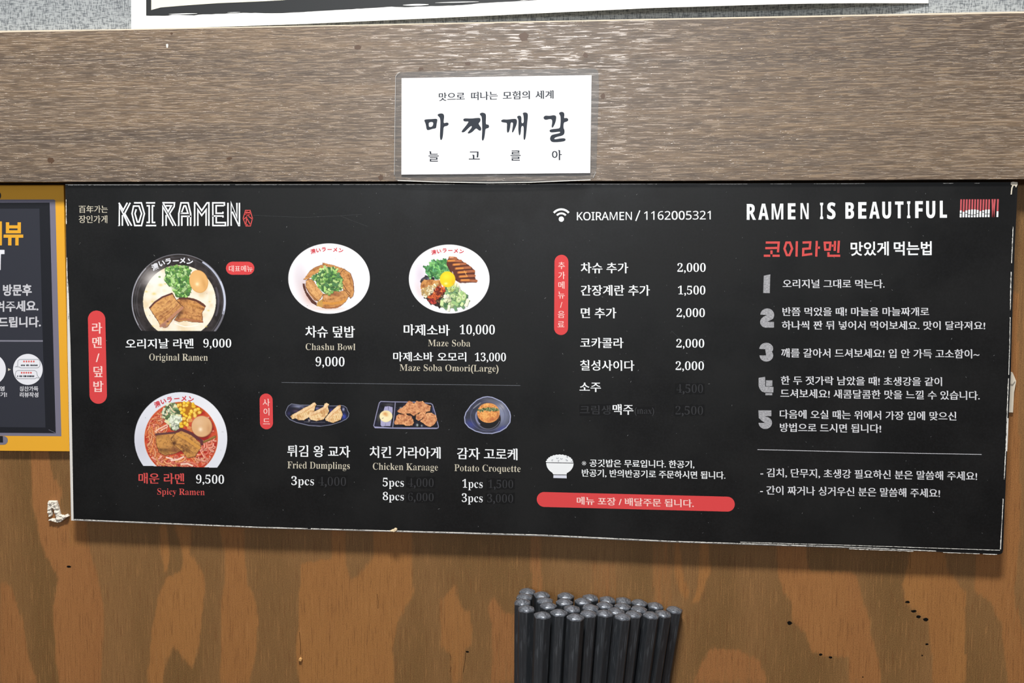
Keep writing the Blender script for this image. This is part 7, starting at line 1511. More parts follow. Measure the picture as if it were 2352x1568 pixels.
pb = pillbox('A', (1907, 738, 2147, 848), 0, 0, 'small red pill beside the black bowl')
text('대표메뉴', 'myeongthin', 'A', 1932, 2132, 822, 822, 52, M['pink'], P2, pb)
pb = pillbox('px', (201.5, 713, 241.5, 927), 4.5, 0, 'tall red pill at the far left column')
chars('라멘/덮밥', 'myeong', 'px', [(223, 753), (223, 786), (224.3, 820), (225, 853), (226, 887)], 25.5, M['pink'], P2, pb)
pb = pillbox('px', (596, 903.5, 626, 985.5), 1.2, 0, 'short red pill beside the fried side dishes')
chars('사이드', 'myeongthin', 'px', [(611.6, 924), (612, 945), (612, 967.5)], 17, M['pink'], P2, pb)
pb = pillbox('E', (289, 725, 414, 1447), -4, 0, 'tall red pill beside the extras list')
chars('추가메뉴/음료', 'myeongthin', 'E', [(352, 820), (353, 910), (351, 997), (351, 1086), (349, 1172), (349, 1260), (347, 1350)], 66, M['pink'], P2, pb)
pb = pillbox('F', (120, 1200, 1778, 1325), 0, 42, 'long red pill along the bottom')
text('메뉴 포장 / 배달주문 됩니다.', 'myeong', 'F', 455, 1435, 1306, 1330, 66, M['pink'], P2, pb)

# red stylised heading
for nm, lines, closed in (('코', [[(276, 549), (380, 549), (374, 628)], [(272, 594), (368, 592)], [(322, 612), (322, 642)], [(260, 655), (312, 655)], [(330, 655), (388, 655)]], False),
                          ('이', [[(442, 549), (470, 549), (488, 598), (466, 650), (446, 650), (426, 598)]], True), ('이', [[(526, 538), (523, 662)]], False),
                          ('라', [[(572, 549), (634, 547), (630, 596), (578, 600), (576, 650), (650, 640)], [(686, 536), (682, 662)], [(690, 590), (712, 590)]], False),
                          ('멘', [[(750, 550), (796, 550), (790, 606), (754, 606)]], True),
                          ('멘', [[(806, 574), (826, 574)], [(833, 536), (830, 616)], [(864, 534), (858, 632)], [(780, 626), (780, 655), (874, 655)]], False)):
    for ln in lines:
        o = child(strokes('lettering', 'G', [ln], 18, P1, M['redtype'], None, closed=closed)); o['label'] = 'red stroke of the heading letters'

# chopsticks-and-noodles symbol
ic = strokes('chopstick_symbol', 'S', [[(380 + i * 88, 240), (380 + i * 88 - (sp - 240) * .035, sp)] for i, sp in enumerate([590, 630, 590, 570, 560, 560, 575, 610, 585, 565, 560])] +
             [[(1360, 235), (1375, 800)], [(1440, 235), (1388, 800)], [(1534, 235), (1520, 612)]], 54, P1, M['chopred'], None)
child(ic)
ic['label'] = 'row of small red and white sticks'
wl = []
for i, (sp, gp) in enumerate(zip([590, 630, 590, 570, 560, 560, 575, 610, 585, 565, 560, 615], [675, None, 680, 722, 735, 725, 685, None, 650, 702, 700, None])):
    xt = 380 + i * 88 if i < 11 else 1534
    X = lambda y: xt - (y - 240) * .035
    if gp:
        wl += [[(X(sp), sp), (X(gp - 9), gp - 9)], [(X(gp + 9), gp + 9), (X(808), 808 - i * .8)]]
    else:
        wl += [[(X(sp), sp), (X(808), 806 - i * .8)]]
strokes('stick_tips', 'S', wl, 58, P1, M['white'], ic)

# big grey figures 1 to 5
NUM = [[[(138, 92), (198, 80), (193, 253), (133, 252)]],
       [arc(170, 455, 64, 61, 183, 395, 20) + [(205, 500), (168, 518), (232, 518), (232, 571), (165, 572)] + arc(160, 520, 56, 52, 92, 215, 12) + [(135, 470), (168, 455)]],
       [arc(161, 768, 64, 57, 180, 355, 18) + [(222, 778)] + arc(162, 828, 63, 57, -35, 180, 20) + [(160, 828), (150, 770)]],
       [[(90, 1035), (150, 1025), (152, 1115), (228, 1118), (226, 1170), (150, 1170), (122, 1162), (100, 1138), (90, 1108)], [(158, 1058), (218, 1058), (216, 1112), (158, 1112)], [(153, 1176), (216, 1176), (216, 1195), (153, 1195)]],
       [[(88, 1335), (208, 1335), (208, 1388), (152, 1388), (155, 1394)] + arc(152, 1450, 62, 57, -75, 180, 22) + [(150, 1452), (118, 1430), (92, 1405)]]]
M['num'] = material('print grey figures', (150, 151, 156), .5, .25)
t = NT(M['num']); q = t.noise(t.pos(900, 1, 3200), 1, 2, .6); t.color(t.mix(t.step(q, .42, .58), (138, 139, 144), (172, 173, 178)))
for k, cs in enumerate(NUM):
    o = child(flat('large_numeral', 'N', cs, P1, M['num'], None)); o['label'] = 'large grey figure %d' % (k + 1)

# rice bowl symbol
r = random.Random(4)
mound = [(270, 600), (268, 555)]
for i in range(27):
    a = math.radians(180 + 180 * i / 26)
    rr = 1 + (0.035 if i % 2 else -0.03)
    mound.append((890 + 600 * math.cos(a) * rr, 600 + 335 * math.sin(a) * rr))
mound += [(1500, 600), (1515, 636), (285, 612)]
rb = flat('rice_bowl_symbol', 'R', [mound], P1, M['white'], None); child(rb)
rb['label'] = 'white printed rice bowl'
flat('bowl', 'R', [[(285, 640), (1520, 668)] + arc(905, 668, 612, 500, 2, 60, 12) + [(1205, 1170), (610, 1160)] + arc(905, 650, 618, 520, 125, 178, 12)], P1, M['white'], rb)
flat('foot', 'R', [[(612, 1192), (1205, 1200), (1208, 1335), (606, 1318)]], P1, M['footwhite'], rb)
strokes('grains', 'R', [[(x - 34, y - 30), (x - 42, y + 8), (x - 8, y + 24), (x + 34, y + 6), (x + 50, y - 26)] for x, y in ((790, 430), (970, 455))] +
        [[(x + 28, y - 30), (x - 28, y - 20), (x - 30, y + 20), (x + 10, y + 34)] for x, y in ((570, 525), (850, 550))] +
        [[(1150, 500), (1210, 500), (1250, 550), (1180, 545)], [(1390, 560), (1440, 580), (1480, 560)], [(1180, 380), (1230, 355), (1265, 375), (1215, 405)]], 16, P2, M['ricegrey'], rb)

# ------------------------------------------------------------------ printed food pictures
def pic_black_bowl():
    c = Print('f1', 80, 90, 1810, 1500, 6.2)
    c.clip = c.Y < 1483 + c.X * .006
    w, q = c.ell(945, 960, 852, 858, (46, 42, 42))
    c.mottle(w, (q < 1).astype(float), ((34, 31, 31), (52, 47, 47), (66, 60, 62), (44, 40, 40)), 150, 4, .8)
    c.ell(945, 960, 852, 858, (118, 118, 126), inner=.985)
    c.ell(945, 960, 800, 806, (80, 80, 86), inner=.985, alpha=.7)
    c.line(arc(945, 960, 838, 842, 150, 225, 30), 12, (168, 170, 182))
    c.line(arc(945, 960, 825, 832, -58, -22, 20), 30, (178, 184, 204))
    c.line(arc(945, 960, 828, 838, -25, 15, 20), 36, (196, 202, 222))
    c.line(arc(945, 960, 828, 838, 12, 42, 20), 16, (120, 120, 134))
    c.line(arc(945, 960, 715, 722, -20, 20, 20), 34, (96, 92, 104), .6)
    c.line(arc(945, 960, 755, 762, 160, 205, 20), 26, (80, 78, 82), .6)
    w, q = c.ell(958, 960, 655, 655, (238, 226, 202))
    c.mottle(w, (q < 1).astype(float), ((232, 214, 180), (241, 229, 206), (246, 236, 220), (240, 228, 200)), 170, 8)
    c.soft(520, 560, 240, 200, (247, 243, 240), .8); c.soft(560, 860, 190, 70, (250, 246, 240), .7)
    for x, y, a in ((620, 660, 44), (500, 820, 40), (360, 780, 30), (470, 960, 30), (480, 1400, 22), (1440, 1410, 24), (1500, 960, 22), (1480, 1120, 24), (700, 640, 24)):
        c.soft(x, y, a, a * .6, (224, 206, 110), .7)
    c.ell(600, 515, 22, 16, (140, 170, 110))
    c.poly([(700, 370), (780, 340), (900, 300), (1010, 318), (1120, 328), (1145, 420), (1120, 600), (1165, 700), (1130, 860), (1010, 890), (900, 880), (850, 700), (760, 690), (690, 570), (720, 470)], (74, 112, 62), 26)
    c.bits([(710, 375), (900, 305), (1120, 330), (1145, 420), (1120, 600), (1165, 700), (1120, 870), (910, 860), (850, 700), (770, 690), (690, 570), (730, 470)], 250, 26,
           [(96, 150, 72), (122, 172, 84), (150, 196, 110), (70, 116, 66), (178, 212, 146), (86, 134, 74)], 1.8)
    c.soft(780, 720, 110, 30, (245, 240, 226), .8)
    c.soft(1360, 800, 150, 40, (205, 182, 150), .5)
    c.ell(1305, 598, 166, 208, (214, 158, 92), -16)
    w, q = c.ell(1302, 596, 156, 198, (228, 178, 112), -16)
    c.soft(1285, 620, 80, 110, (236, 192, 130), .8, -16); c.soft(1278, 645, 34, 34, (252, 232, 190), .95); c.soft(1400, 640, 40, 130, (200, 144, 84), .5, -16)
    c.meat([(880, 960), (930, 905), (1100, 880), (1250, 915), (1340, 960), (1435, 1035), (1405, 1110), (1370, 1160), (1385, 1340), (1200, 1335), (1050, 1305), (950, 1330), (860, 1295), (960, 1150)], 5, 20)
    c.line([(960, 905), (1110, 905), (1260, 940), (1410, 1040)], 34, (92, 54, 44)); c.soft(1230, 1030, 140, 50, (206, 148, 78), .6, 15)
    c.line([(900, 1290), (1060, 1270), (1200, 1300), (1370, 1320)], 30, (170, 110, 78))
    c.soft(950, 1180, 60, 120, (80, 52, 38), .7, 35)
    c.line([(870, 1345), (960, 1385), (1060, 1412), (1180, 1405), (1290, 1380)], 16, (250, 246, 238))
    c.meat([(415, 1085), (500, 970), (640, 870), (830, 800), (865, 860), (920, 950), (1030, 1050), (880, 1235), (740, 1420), (690, 1437), (620, 1400), (540, 1270), (470, 1165)], 9, -32, ((150, 96, 58), (205, 148, 88), (222, 170, 106), (184, 128, 82)))
    c.line([(425, 1070), (510, 975), (650, 880), (820, 815)], 30, (92, 52, 48))
    c.line([(620, 1400), (690, 1350), (860, 1200), (1010, 1070)], 46, (186, 132, 104)); c.line([(590, 1290), (760, 1180), (930, 1010)], 16, (150, 92, 64), .7)
    c.line([(560, 1230), (760, 1100), (900, 960)], 12, (226, 178, 120), .6)
    c.soft(690, 1390, 60, 40, (150, 110, 104), .9); c.ell(745, 1320, 20, 14, (110, 70, 62))
    return c, [('濃いラーメン', [(518, 335, -22), (640, 272, -16), (757, 238, -8), (890, 226, -3), (1012, 220, 3), (1145, 240, 14)], 118, 'paper')]


def pic_red_bowl():
    c = Print('f2', 62, 75, 1845, 1525, 6.5)
    c.clip = c.Y < 1481 + (c.X - 250) * .0246
    w, q = c.ell(953, 965, 879, 880, (222, 225, 235))
    c.soft(180, 1100, 300, 420, (204, 206, 220), .8); c.soft(1500, 500, 420, 420, (236, 238, 244), .7)
    c.ell(1745, 838, 22, 10, (205, 206, 214))
    w, q = c.ell(957, 965, 697, 697, (214, 110, 60))
    w, q = c.ell(957, 967, 684, 686, (176, 52, 40))
    c.mottle(w, (q < 1).astype(float), ((158, 38, 36), (186, 58, 42), (206, 88, 56), (170, 46, 42)), 120, 8)
    R = c.rs
    def noodles(n, x0, y0, x1, y1, cols, wd, ln, a0=None):
        for _ in range(n):
            x, y = R.uniform(x0, x1), R.uniform(y0, y1)
            if ((x - 957) / 660) ** 2 + ((y - 967) / 660) ** 2 > 1: continue
            a = R.uniform(0, math.pi) if a0 is None else a0 + R.uniform(-.7, .7)
            k = R.uniform(-.5, .5)
            p = [(x, y)]
            for _ in range(7):
                x += math.cos(a) * ln / 7; y += math.sin(a) * ln / 7; a += k
                if ((x - 957) / 672) ** 2 + ((y - 967) / 672) ** 2 > 1: break
                p.append((x, y))
            if len(p) > 1:
                col = np.array(R.choice(cols)); ww = wd * R.uniform(.7, 1.2)
                c.line([(q[0] + 4, q[1] + 6) for q in p], ww + 6, (140, 44, 32), .7)
                c.line(p, ww, col * R.uniform(.9, 1.05))
    O = [(226, 140, 84), (232, 160, 104), (214, 120, 76), (236, 174, 128)]
    K = [(226, 140, 116), (236, 170, 148), (222, 120, 100)]
    noodles(60, 300, 420, 640, 800, K + O, 22, 210); noodles(85, 265, 700, 520, 1480, O, 20, 300, 1.4)
    noodles(75, 420, 1240, 1450, 1500, K + O, 26, 220); noodles(55, 1300, 980, 1640, 1450, K, 24, 170, 1.0); noodles(12, 1400, 450, 1640, 900, K, 20, 120)
    for p in ([(680, 1320), (790, 1350)], [(770, 1380), (900, 1360), (1000, 1310)], [(960, 1450), (1080, 1440), (1170, 1480)]):
        c.line(p, 30, (240, 206, 190))
    g = [(590, 450), (690, 320), (840, 268), (930, 340), (930, 500), (985, 660), (900, 780), (830, 790), (720, 700), (640, 600)]
    c.poly(g, (112, 124, 84), 24)
    c.bits(g, 120, 32, [(96, 124, 82), (190, 206, 160), (214, 224, 196), (128, 156, 108), (76, 96, 66), (222, 214, 170)], 2.2)
    c.bits([(740, 540), (900, 520), (980, 660), (880, 780), (800, 760)], 40, 34, [(214, 228, 200), (190, 214, 170), (228, 234, 214)], 1.8)
    for p in ([(680, 440), (700, 500), (670, 520)], [(740, 350), (800, 440), (830, 460)]):
        c.line(p, 22, (232, 206, 170))
    for p in ([(470, 830), (560, 770), (690, 705)], [(500, 800), (690, 700), (700, 740), (570, 815)]):
        c.line(p, 20, (240, 196, 178))
    kp = [(880, 290), (1120, 268), (1230, 335), (1370, 440), (1345, 500), (1190, 545), (1140, 610), (1070, 710), (960, 775), (925, 700), (1000, 600), (950, 480), (890, 380)]
    c.poly(kp, (176, 110, 30), 20)
    pts = []
    while len(pts) < 62:
        x, y = R.uniform(880, 1370), R.uniform(270, 770)
        if inside(np.array([[x]]), np.array([[y]]), np.array(kp))[0, 0] and all(math.hypot(x - a, y - b) > 44 for a, b in pts[-60:]) or R.random() < .004:
            pts.append((x, y))
        if R.random() < .0005: break
    for x, y in pts:
        rx = R.uniform(30, 40); th = R.uniform(0, 180)
        c.ell(x + 5, y + 7, rx, rx * .85, (190, 124, 26), th, .8); c.ell(x, y, rx, rx * .82, R.choice([(240, 198, 52), (246, 208, 74), (234, 184, 44), (240, 200, 90)]), th)
        c.soft(x - 6, y - 8, rx * .4, rx * .3, (252, 228, 130), .8)
    c.ell(1130, 620, 44, 36, (218, 148, 80)); c.ell(1110, 760, 44, 30, (214, 140, 84)); c.ell(1170, 810, 60, 30, (206, 126, 70))
    c.ell(1362, 750, 205, 208, (110, 40, 34), alpha=.6)
    c.ell(1350, 735, 197, 202, (196, 146, 100)); c.ell(1346, 732, 186, 192, (220, 176, 130))
    c.soft(1290, 650, 100, 90, (228, 190, 150), .7); c.soft(1325, 790, 40, 42, (252, 232, 202), .95); c.soft(1480, 780, 50, 110, (196, 142, 96), .6)
    c.line([(1380, 1030), (1480, 990), (1600, 930)], 44, (128, 96, 48)); c.line([(1400, 1015), (1590, 925)], 12, (164, 134, 74))
    B = ((112, 74, 44), (186, 128, 66), (208, 152, 84), (150, 100, 58))
    c.meat([(475, 905), (640, 860), (850, 850), (880, 1000), (960, 1200), (820, 1260), (650, 1285), (540, 1230), (480, 1060)], 5, 5, B)
    c.line([(480, 885), (650, 870), (840, 850)], 40, (96, 60, 62)); c.soft(640, 960, 150, 50, (212, 156, 84), .7)
    c.soft(830, 1180, 110, 70, (92, 48, 40), .6); c.soft(650, 1200, 100, 60, (110, 76, 46), .6)
    c.meat([(760, 980), (850, 850), (960, 790), (1150, 880), (1340, 1060), (1330, 1140), (1230, 1310), (1080, 1345), (960, 1200), (830, 1100)], 12, 38, B)
    c.line([(880, 830), (960, 790), (1150, 870), (1345, 1010), (1350, 1070)], 54, (98, 52, 56)); c.line([(900, 880), (1060, 970), (1300, 1140)], 62, (214, 154, 74), .85)
    c.line([(850, 1060), (1000, 1110), (1180, 1230)], 12, (104, 66, 42), .7); c.soft(830, 1050, 36, 46, (60, 34, 26), .8); c.soft(1000, 1200, 30, 30, (70, 36, 30), .7)
    return c, [('濃いラーメン', [(505, 318, -22), (622, 262, -17), (740, 226, -9), (875, 207, -4), (1010, 204, 3), (1145, 218, 12)], 112, 'bowlred')]


def base_white(view, cx, cy, rx, ry):
    c = Print(view, cx - rx - 12, cy - ry - 12, cx + rx + 12, cy + ry + 12, 7)
    c.ell(cx, cy, rx, ry, (240, 240, 246))
    c.soft(cx - .2 * rx, cy - .8 * ry, rx, ry * .3, (246, 246, 250), .6)
    return c


def pic_chashu():
    c = base_white('f3', 903, 803, 840, 723)
    c.soft(350, 880, 150, 330, (214, 196, 200), .85, -12); c.soft(500, 1200, 120, 200, (216, 176, 166), .8, -35); c.soft(300, 700, 100, 240, (226, 222, 232), .6)
    c.soft(900, 1420, 330, 40, (228, 196, 180), .7)
    B = ((140, 88, 50), (190, 130, 74), (214, 158, 96), (166, 108, 62))
    c.meat([(770, 470), (880, 500), (1010, 530), (1120, 570), (1235, 605), (1225, 740), (1100, 720), (1000, 600), (880, 570), (810, 545), (765, 520)], 3, 15, B, wob=5)
    c.meat([(370, 825), (440, 740), (500, 650), (590, 580), (750, 515), (880, 540), (740, 610), (690, 680), (560, 740), (540, 780), (430, 830)], 4, -30, B, wob=5)
    c.meat([(1120, 700), (1200, 600), (1260, 630), (1345, 690), (1390, 820), (1418, 950), (1422, 1080), (1400, 1170), (1345, 1220), (1250, 1100), (1180, 1010), (1160, 850)], 6, 72, B, wob=5)
    c.line([(1200, 930), (1260, 1040), (1330, 1110)], 12, (96, 58, 44)); c.line([(1345, 700), (1400, 860), (1410, 1060)], 16, (120, 72, 58), .7)
    c.meat([(770, 1120), (880, 1100), (1000, 1050), (1120, 1070), (1230, 1030), (1325, 1150), (1240, 1290), (1150, 1370), (1060, 1412), (860, 1425), (745, 1400), (765, 1250)], 8, -8, B, wob=5)
    c.line([(780, 1300), (960, 1320), (1150, 1290), (1240, 1250)], 50, (216, 150, 66), .8); c.line([(800, 1390), (1000, 1400), (1150, 1350)], 26, (150, 88, 52), .7); c.soft(1020, 1120, 130, 50, (118, 66, 52), .6)
    c.soft(840, 1180, 50, 36, (230, 178, 134), .9)
    c.poly([(660, 1290), (770, 1220), (770, 1400), (650, 1370)], (196, 152, 80), 8)
    c.poly([(355, 900), (400, 905), (440, 1060), (560, 1230), (650, 1300), (650, 1368), (540, 1300), (440, 1160), (370, 1000)], (88, 52, 42), 5)
    c.meat([(420, 850), (480, 805), (570, 820), (650, 950), (740, 1060), (785, 1120), (740, 1210), (680, 1275), (600, 1250), (500, 1130), (420, 980)], 11, 52, ((168, 112, 66), (214, 158, 98), (226, 176, 116), (196, 140, 86)), wob=5)
    c.line([(430, 980), (500, 1090), (600, 1200), (680, 1260)], 16, (120, 72, 40), .8)
    g = [(575, 785), (660, 710), (740, 610), (860, 558), (960, 575), (1050, 600), (1070, 700), (1150, 760), (1160, 850), (1155, 1030), (1010, 1060), (870, 1115), (760, 1040), (680, 960), (640, 860)]
    c.poly(g, (66, 104, 60), 18)
    c.bits(g, 190, 30, [(92, 146, 78), (118, 168, 86), (160, 206, 118), (68, 114, 66), (188, 220, 140), (84, 132, 84)], 2.0)
    return c, [('濃いラーメン', [(572, 245, -10), (683, 222, -6), (798, 202, -3), (915, 203, 0), (1030, 208, 4), (1148, 225, 12)], 100, 'bowlred')]


def pic_maze():
    c = base_white('f4', 912, 813, 831, 709)
    c.soft(330, 760, 130, 300, (218, 206, 222), .8, -6); c.soft(300, 1060, 80, 200, (228, 212, 216), .8, -25)
    c.poly([(310, 870), (350, 800), (430, 730), (600, 780), (620, 840), (520, 850), (330, 910)], (52, 48, 56), 14)
    c.bits([(360, 800), (600, 780), (590, 830), (400, 860)], 18, 22, [(70, 66, 80), (96, 96, 110), (40, 38, 44)])
    dk = [(400, 1160), (540, 1100), (700, 1050), (850, 1010), (840, 1280), (800, 1400), (650, 1370), (480, 1280)]
    c.poly(dk, (58, 44, 38), 14); c.bits(dk, 60, 24, [(50, 40, 36), (80, 62, 52), (120, 90, 66), (40, 32, 30), (170, 130, 90)], 2)
    w, m_ = c.poly([(315, 950), (330, 890), (400, 825), (560, 830), (715, 830), (765, 960), (640, 960), (500, 980), (390, 1030), (330, 1020)], (196, 134, 74), 14)
    c.mottle(w, m_, ((150, 92, 50), (200, 140, 78), (214, 158, 94)), 60, 3)
    p = [(345, 1070), (420, 990), (520, 950), (650, 915), (690, 985), (560, 1080), (470, 1160), (390, 1190)]
    c.poly(p, (222, 200, 150), 12); c.bits(p, 60, 22, [(236, 222, 184), (210, 178, 120), (244, 236, 208), (180, 150, 96)], 2.4)
    p = [(490, 1210), (560, 1120), (660, 990), (800, 975), (820, 1060), (720, 1120), (690, 1200), (600, 1230)]
    c.poly(p, (196, 84, 44), 10); c.bits(p, 50, 28, [(214, 96, 50), (180, 64, 40), (228, 122, 66), (120, 44, 32)], 2)
    p = [(450, 1250), (600, 1220), (640, 1300), (580, 1320)]; c.poly(p, (160, 48, 46), 8); c.bits(p, 12, 22, [(186, 66, 56), (140, 36, 40)])
    p = [(430, 590), (500, 520), (590, 440), (700, 430), (835, 395), (870, 540), (940, 600), (925, 665), (800, 700), (730, 800), (640, 800), (590, 760), (470, 730), (440, 650)]
    c.poly(p, (72, 136, 76), 18); c.bits(p, 170, 24, [(84, 152, 84), (110, 178, 98), (60, 120, 70), (134, 196, 118), (96, 168, 110)], 3)
    p = [(905, 365), (930, 350), (1050, 380), (1160, 430), (1240, 480), (1350, 545), (1435, 635), (1445, 780), (1490, 880), (1330, 888), (1150, 905), (1060, 850), (980, 660), (860, 540), (865, 430)]
    c.poly(p, (96, 52, 42), 8)
    for i, (a, b) in enumerate([((925, 372), (1050, 385)), ((890, 440), (1150, 440)), ((1000, 520), (1240, 500)), ((1050, 600), (1340, 575)), ((1100, 680), (1420, 650)), ((1130, 765), (1430, 745)), ((1160, 840), (1470, 850))]):
        c.line([a, ((a[0] + b[0]) / 2, (a[1] + b[1]) / 2 - 4), b], 52, (168, 98, 58)); c.line([(a[0] + 10, a[1] - 6), ((a[0] + b[0]) / 2, a[1] - 10)], 34, (218, 142, 72) if i else (226, 168, 124))
        c.line([(a[0], a[1] + 32), (b[0], b[1] + 32)], 12, (70, 36, 32)); c.soft(b[0] - 60, b[1], 60, 18, (176, 112, 92), .7)
    c.line([(1220, 640), (1270, 740)], 12, (226, 170, 96)); c.line([(900, 560), (1020, 800), (1090, 850)], 36, (84, 44, 40))
    for x in range(1080, 1500, 34):
        c.soft(x, 905 + (x % 3) * 6, 26, 22, (246, 246, 248), .95)
    c.soft(1070, 940, 30, 70, (232, 200, 160), .7, 15)
    p = [(850, 990), (930, 950), (1050, 930), (1090, 1000), (1180, 1050), (1250, 1100), (1275, 1230), (1350, 1260), (1260, 1350), (1100, 1400), (950, 1418), (800, 1390), (750, 1290), (800, 1260), (840, 1120)]
    c.poly(p, (120, 152, 110), 16)
    c.bits(p, 70, 40, [(84, 130, 88), (150, 186, 124), (200, 220, 160), (228, 236, 200), (110, 150, 110)], 2.4)
    c.bits([(820, 1150), (900, 1130), (910, 1260), (810, 1270)], 16, 34, [(226, 232, 190), (240, 242, 220)])
    c.bits([(860, 990), (1000, 940), (1050, 1000), (900, 1060)], 18, 30, [(190, 210, 120), (220, 230, 160)])
    for x, y, a, b in ((1110, 1230, 56, 80), (990, 1160, 60, 40), (1210, 1180, 50, 80), (1000, 985, 44, 36)):
        c.ell(x, y, a, b, (168, 200, 128), 20); c.ell(x, y, a * .7, b * .7, (206, 222, 170), 20); c.ell(x + 2, y, 10, 12, (90, 120, 80))
    c.ell(880, 822, 162, 162, (196, 150, 60), alpha=.6)
    c.ell(877, 816, 158, 161, (246, 206, 34)); c.soft(850, 760, 100, 80, (252, 228, 60), .8); c.soft(845, 905, 40, 28, (254, 244, 160), .9); c.soft(990, 870, 40, 70, (226, 170, 30), .5)
    return c, [('濃いラーメン', [(592, 265, -10), (703, 243, -6), (818, 224, -3), (935, 225, 0), (1050, 232, 4), (1166, 246, 12)], 98, 'bowlred')]


def pic_dumplings():
    c = Print('f5', 130, 310, 2190, 1110, 10)
    o = [(150, 640), (200, 520), (240, 440), (340, 375), (460, 390), (620, 412), (900, 418), (1200, 430), (1500, 440), (1750, 440), (1900, 425), (2010, 440), (2090, 500), (2120, 590), (2165, 670), (2150, 780), (2080, 860), (1900, 950), (1600, 1040), (1250, 1088), (900, 1060), (500, 965), (280, 865), (165, 740), (150, 640)]
    w, m_ = c.poly(o, (28, 28, 46)); c.mottle(w, m_, ((24, 24, 32), (30, 30, 48), (24, 24, 28)), 260, 2)
    c.soft(560, 460, 220, 60, (150, 156, 190), .8, 6); c.soft(480, 600, 120, 60, (96, 72, 104), .7); c.soft(640, 500, 40, 30, (40, 36, 60), .8); c.soft(1150, 520, 90, 50, (120, 118, 170), .8)
    c.soft(1600, 590, 80, 70, (64, 62, 140), .8); c.soft(2010, 780, 90, 110, (58, 74, 170), .95); c.soft(1990, 550, 40, 60, (170, 176, 214), .9); c.soft(260, 680, 70, 70, (50, 50, 96), .8)
    c.line(o, 17, (134, 138, 160)); c.line([(280, 870), (500, 968), (900, 1062), (1250, 1082)], 28, (116, 118, 140))
    c.line([(740, 945), (900, 950)], 12, (120, 120, 130)); c.line([(960, 960), (1400, 960)], 20, (84, 84, 96)); c.soft(900, 900, 34, 44, (196, 186, 180), .9)
    T = ((196, 146, 96), (228, 190, 140), (240, 212, 168), (220, 176, 122))
    for k, (p, ridge, fold) in enumerate([
        ([(305, 775), (380, 710), (520, 640), (750, 500), (930, 430), (1010, 350), (1080, 330), (1130, 400), (1080, 480), (1060, 600), (930, 700), (880, 800), (740, 890), (560, 890), (470, 830), (370, 860)], [(420, 730), (640, 620), (880, 480), (1060, 370)], (560, 760, 880, 640)),
        ([(860, 750), (950, 660), (1100, 600), (1350, 480), (1400, 370), (1460, 345), (1530, 390), (1490, 470), (1525, 600), (1480, 720), (1350, 870), (1130, 920), (950, 880), (890, 790)], [(930, 700), (1130, 640), (1360, 510), (1460, 390)], (1000, 820, 1480, 580)),
        ([(1410, 850), (1500, 720), (1620, 600), (1800, 440), (1880, 410), (1910, 430), (1890, 520), (1960, 700), (1900, 880), (1800, 920), (1650, 980), (1500, 930), (1430, 910)], [(1480, 800), (1640, 640), (1850, 470)], (1620, 900, 1930, 700))]):
        c.poly([(x + 16, y + 22) for x, y in p], (20, 16, 20), 6, .8)
        w, m_ = c.poly(p, T[1], 6); c.mottle(w, m_, T, 110, 4 + k)
        c.line(ridge, 70, (242, 212, 172), .6); c.line([(x + 30, y + 52) for x, y in ridge], 26, (206, 146, 96), .55)
        x0, y0, x1, y1 = fold
        for i in range(7):
            f = i / 6; x, y = x0 + (x1 - x0) * f, y0 + (y1 - y0) * f
            c.line([(x - 20, y - 60), (x + 24, y + 60)], 12, (190, 146, 86), .7); c.line([(x, y - 60), (x + 44, y + 56)], 14, (244, 220, 160), .6)
    return c, []


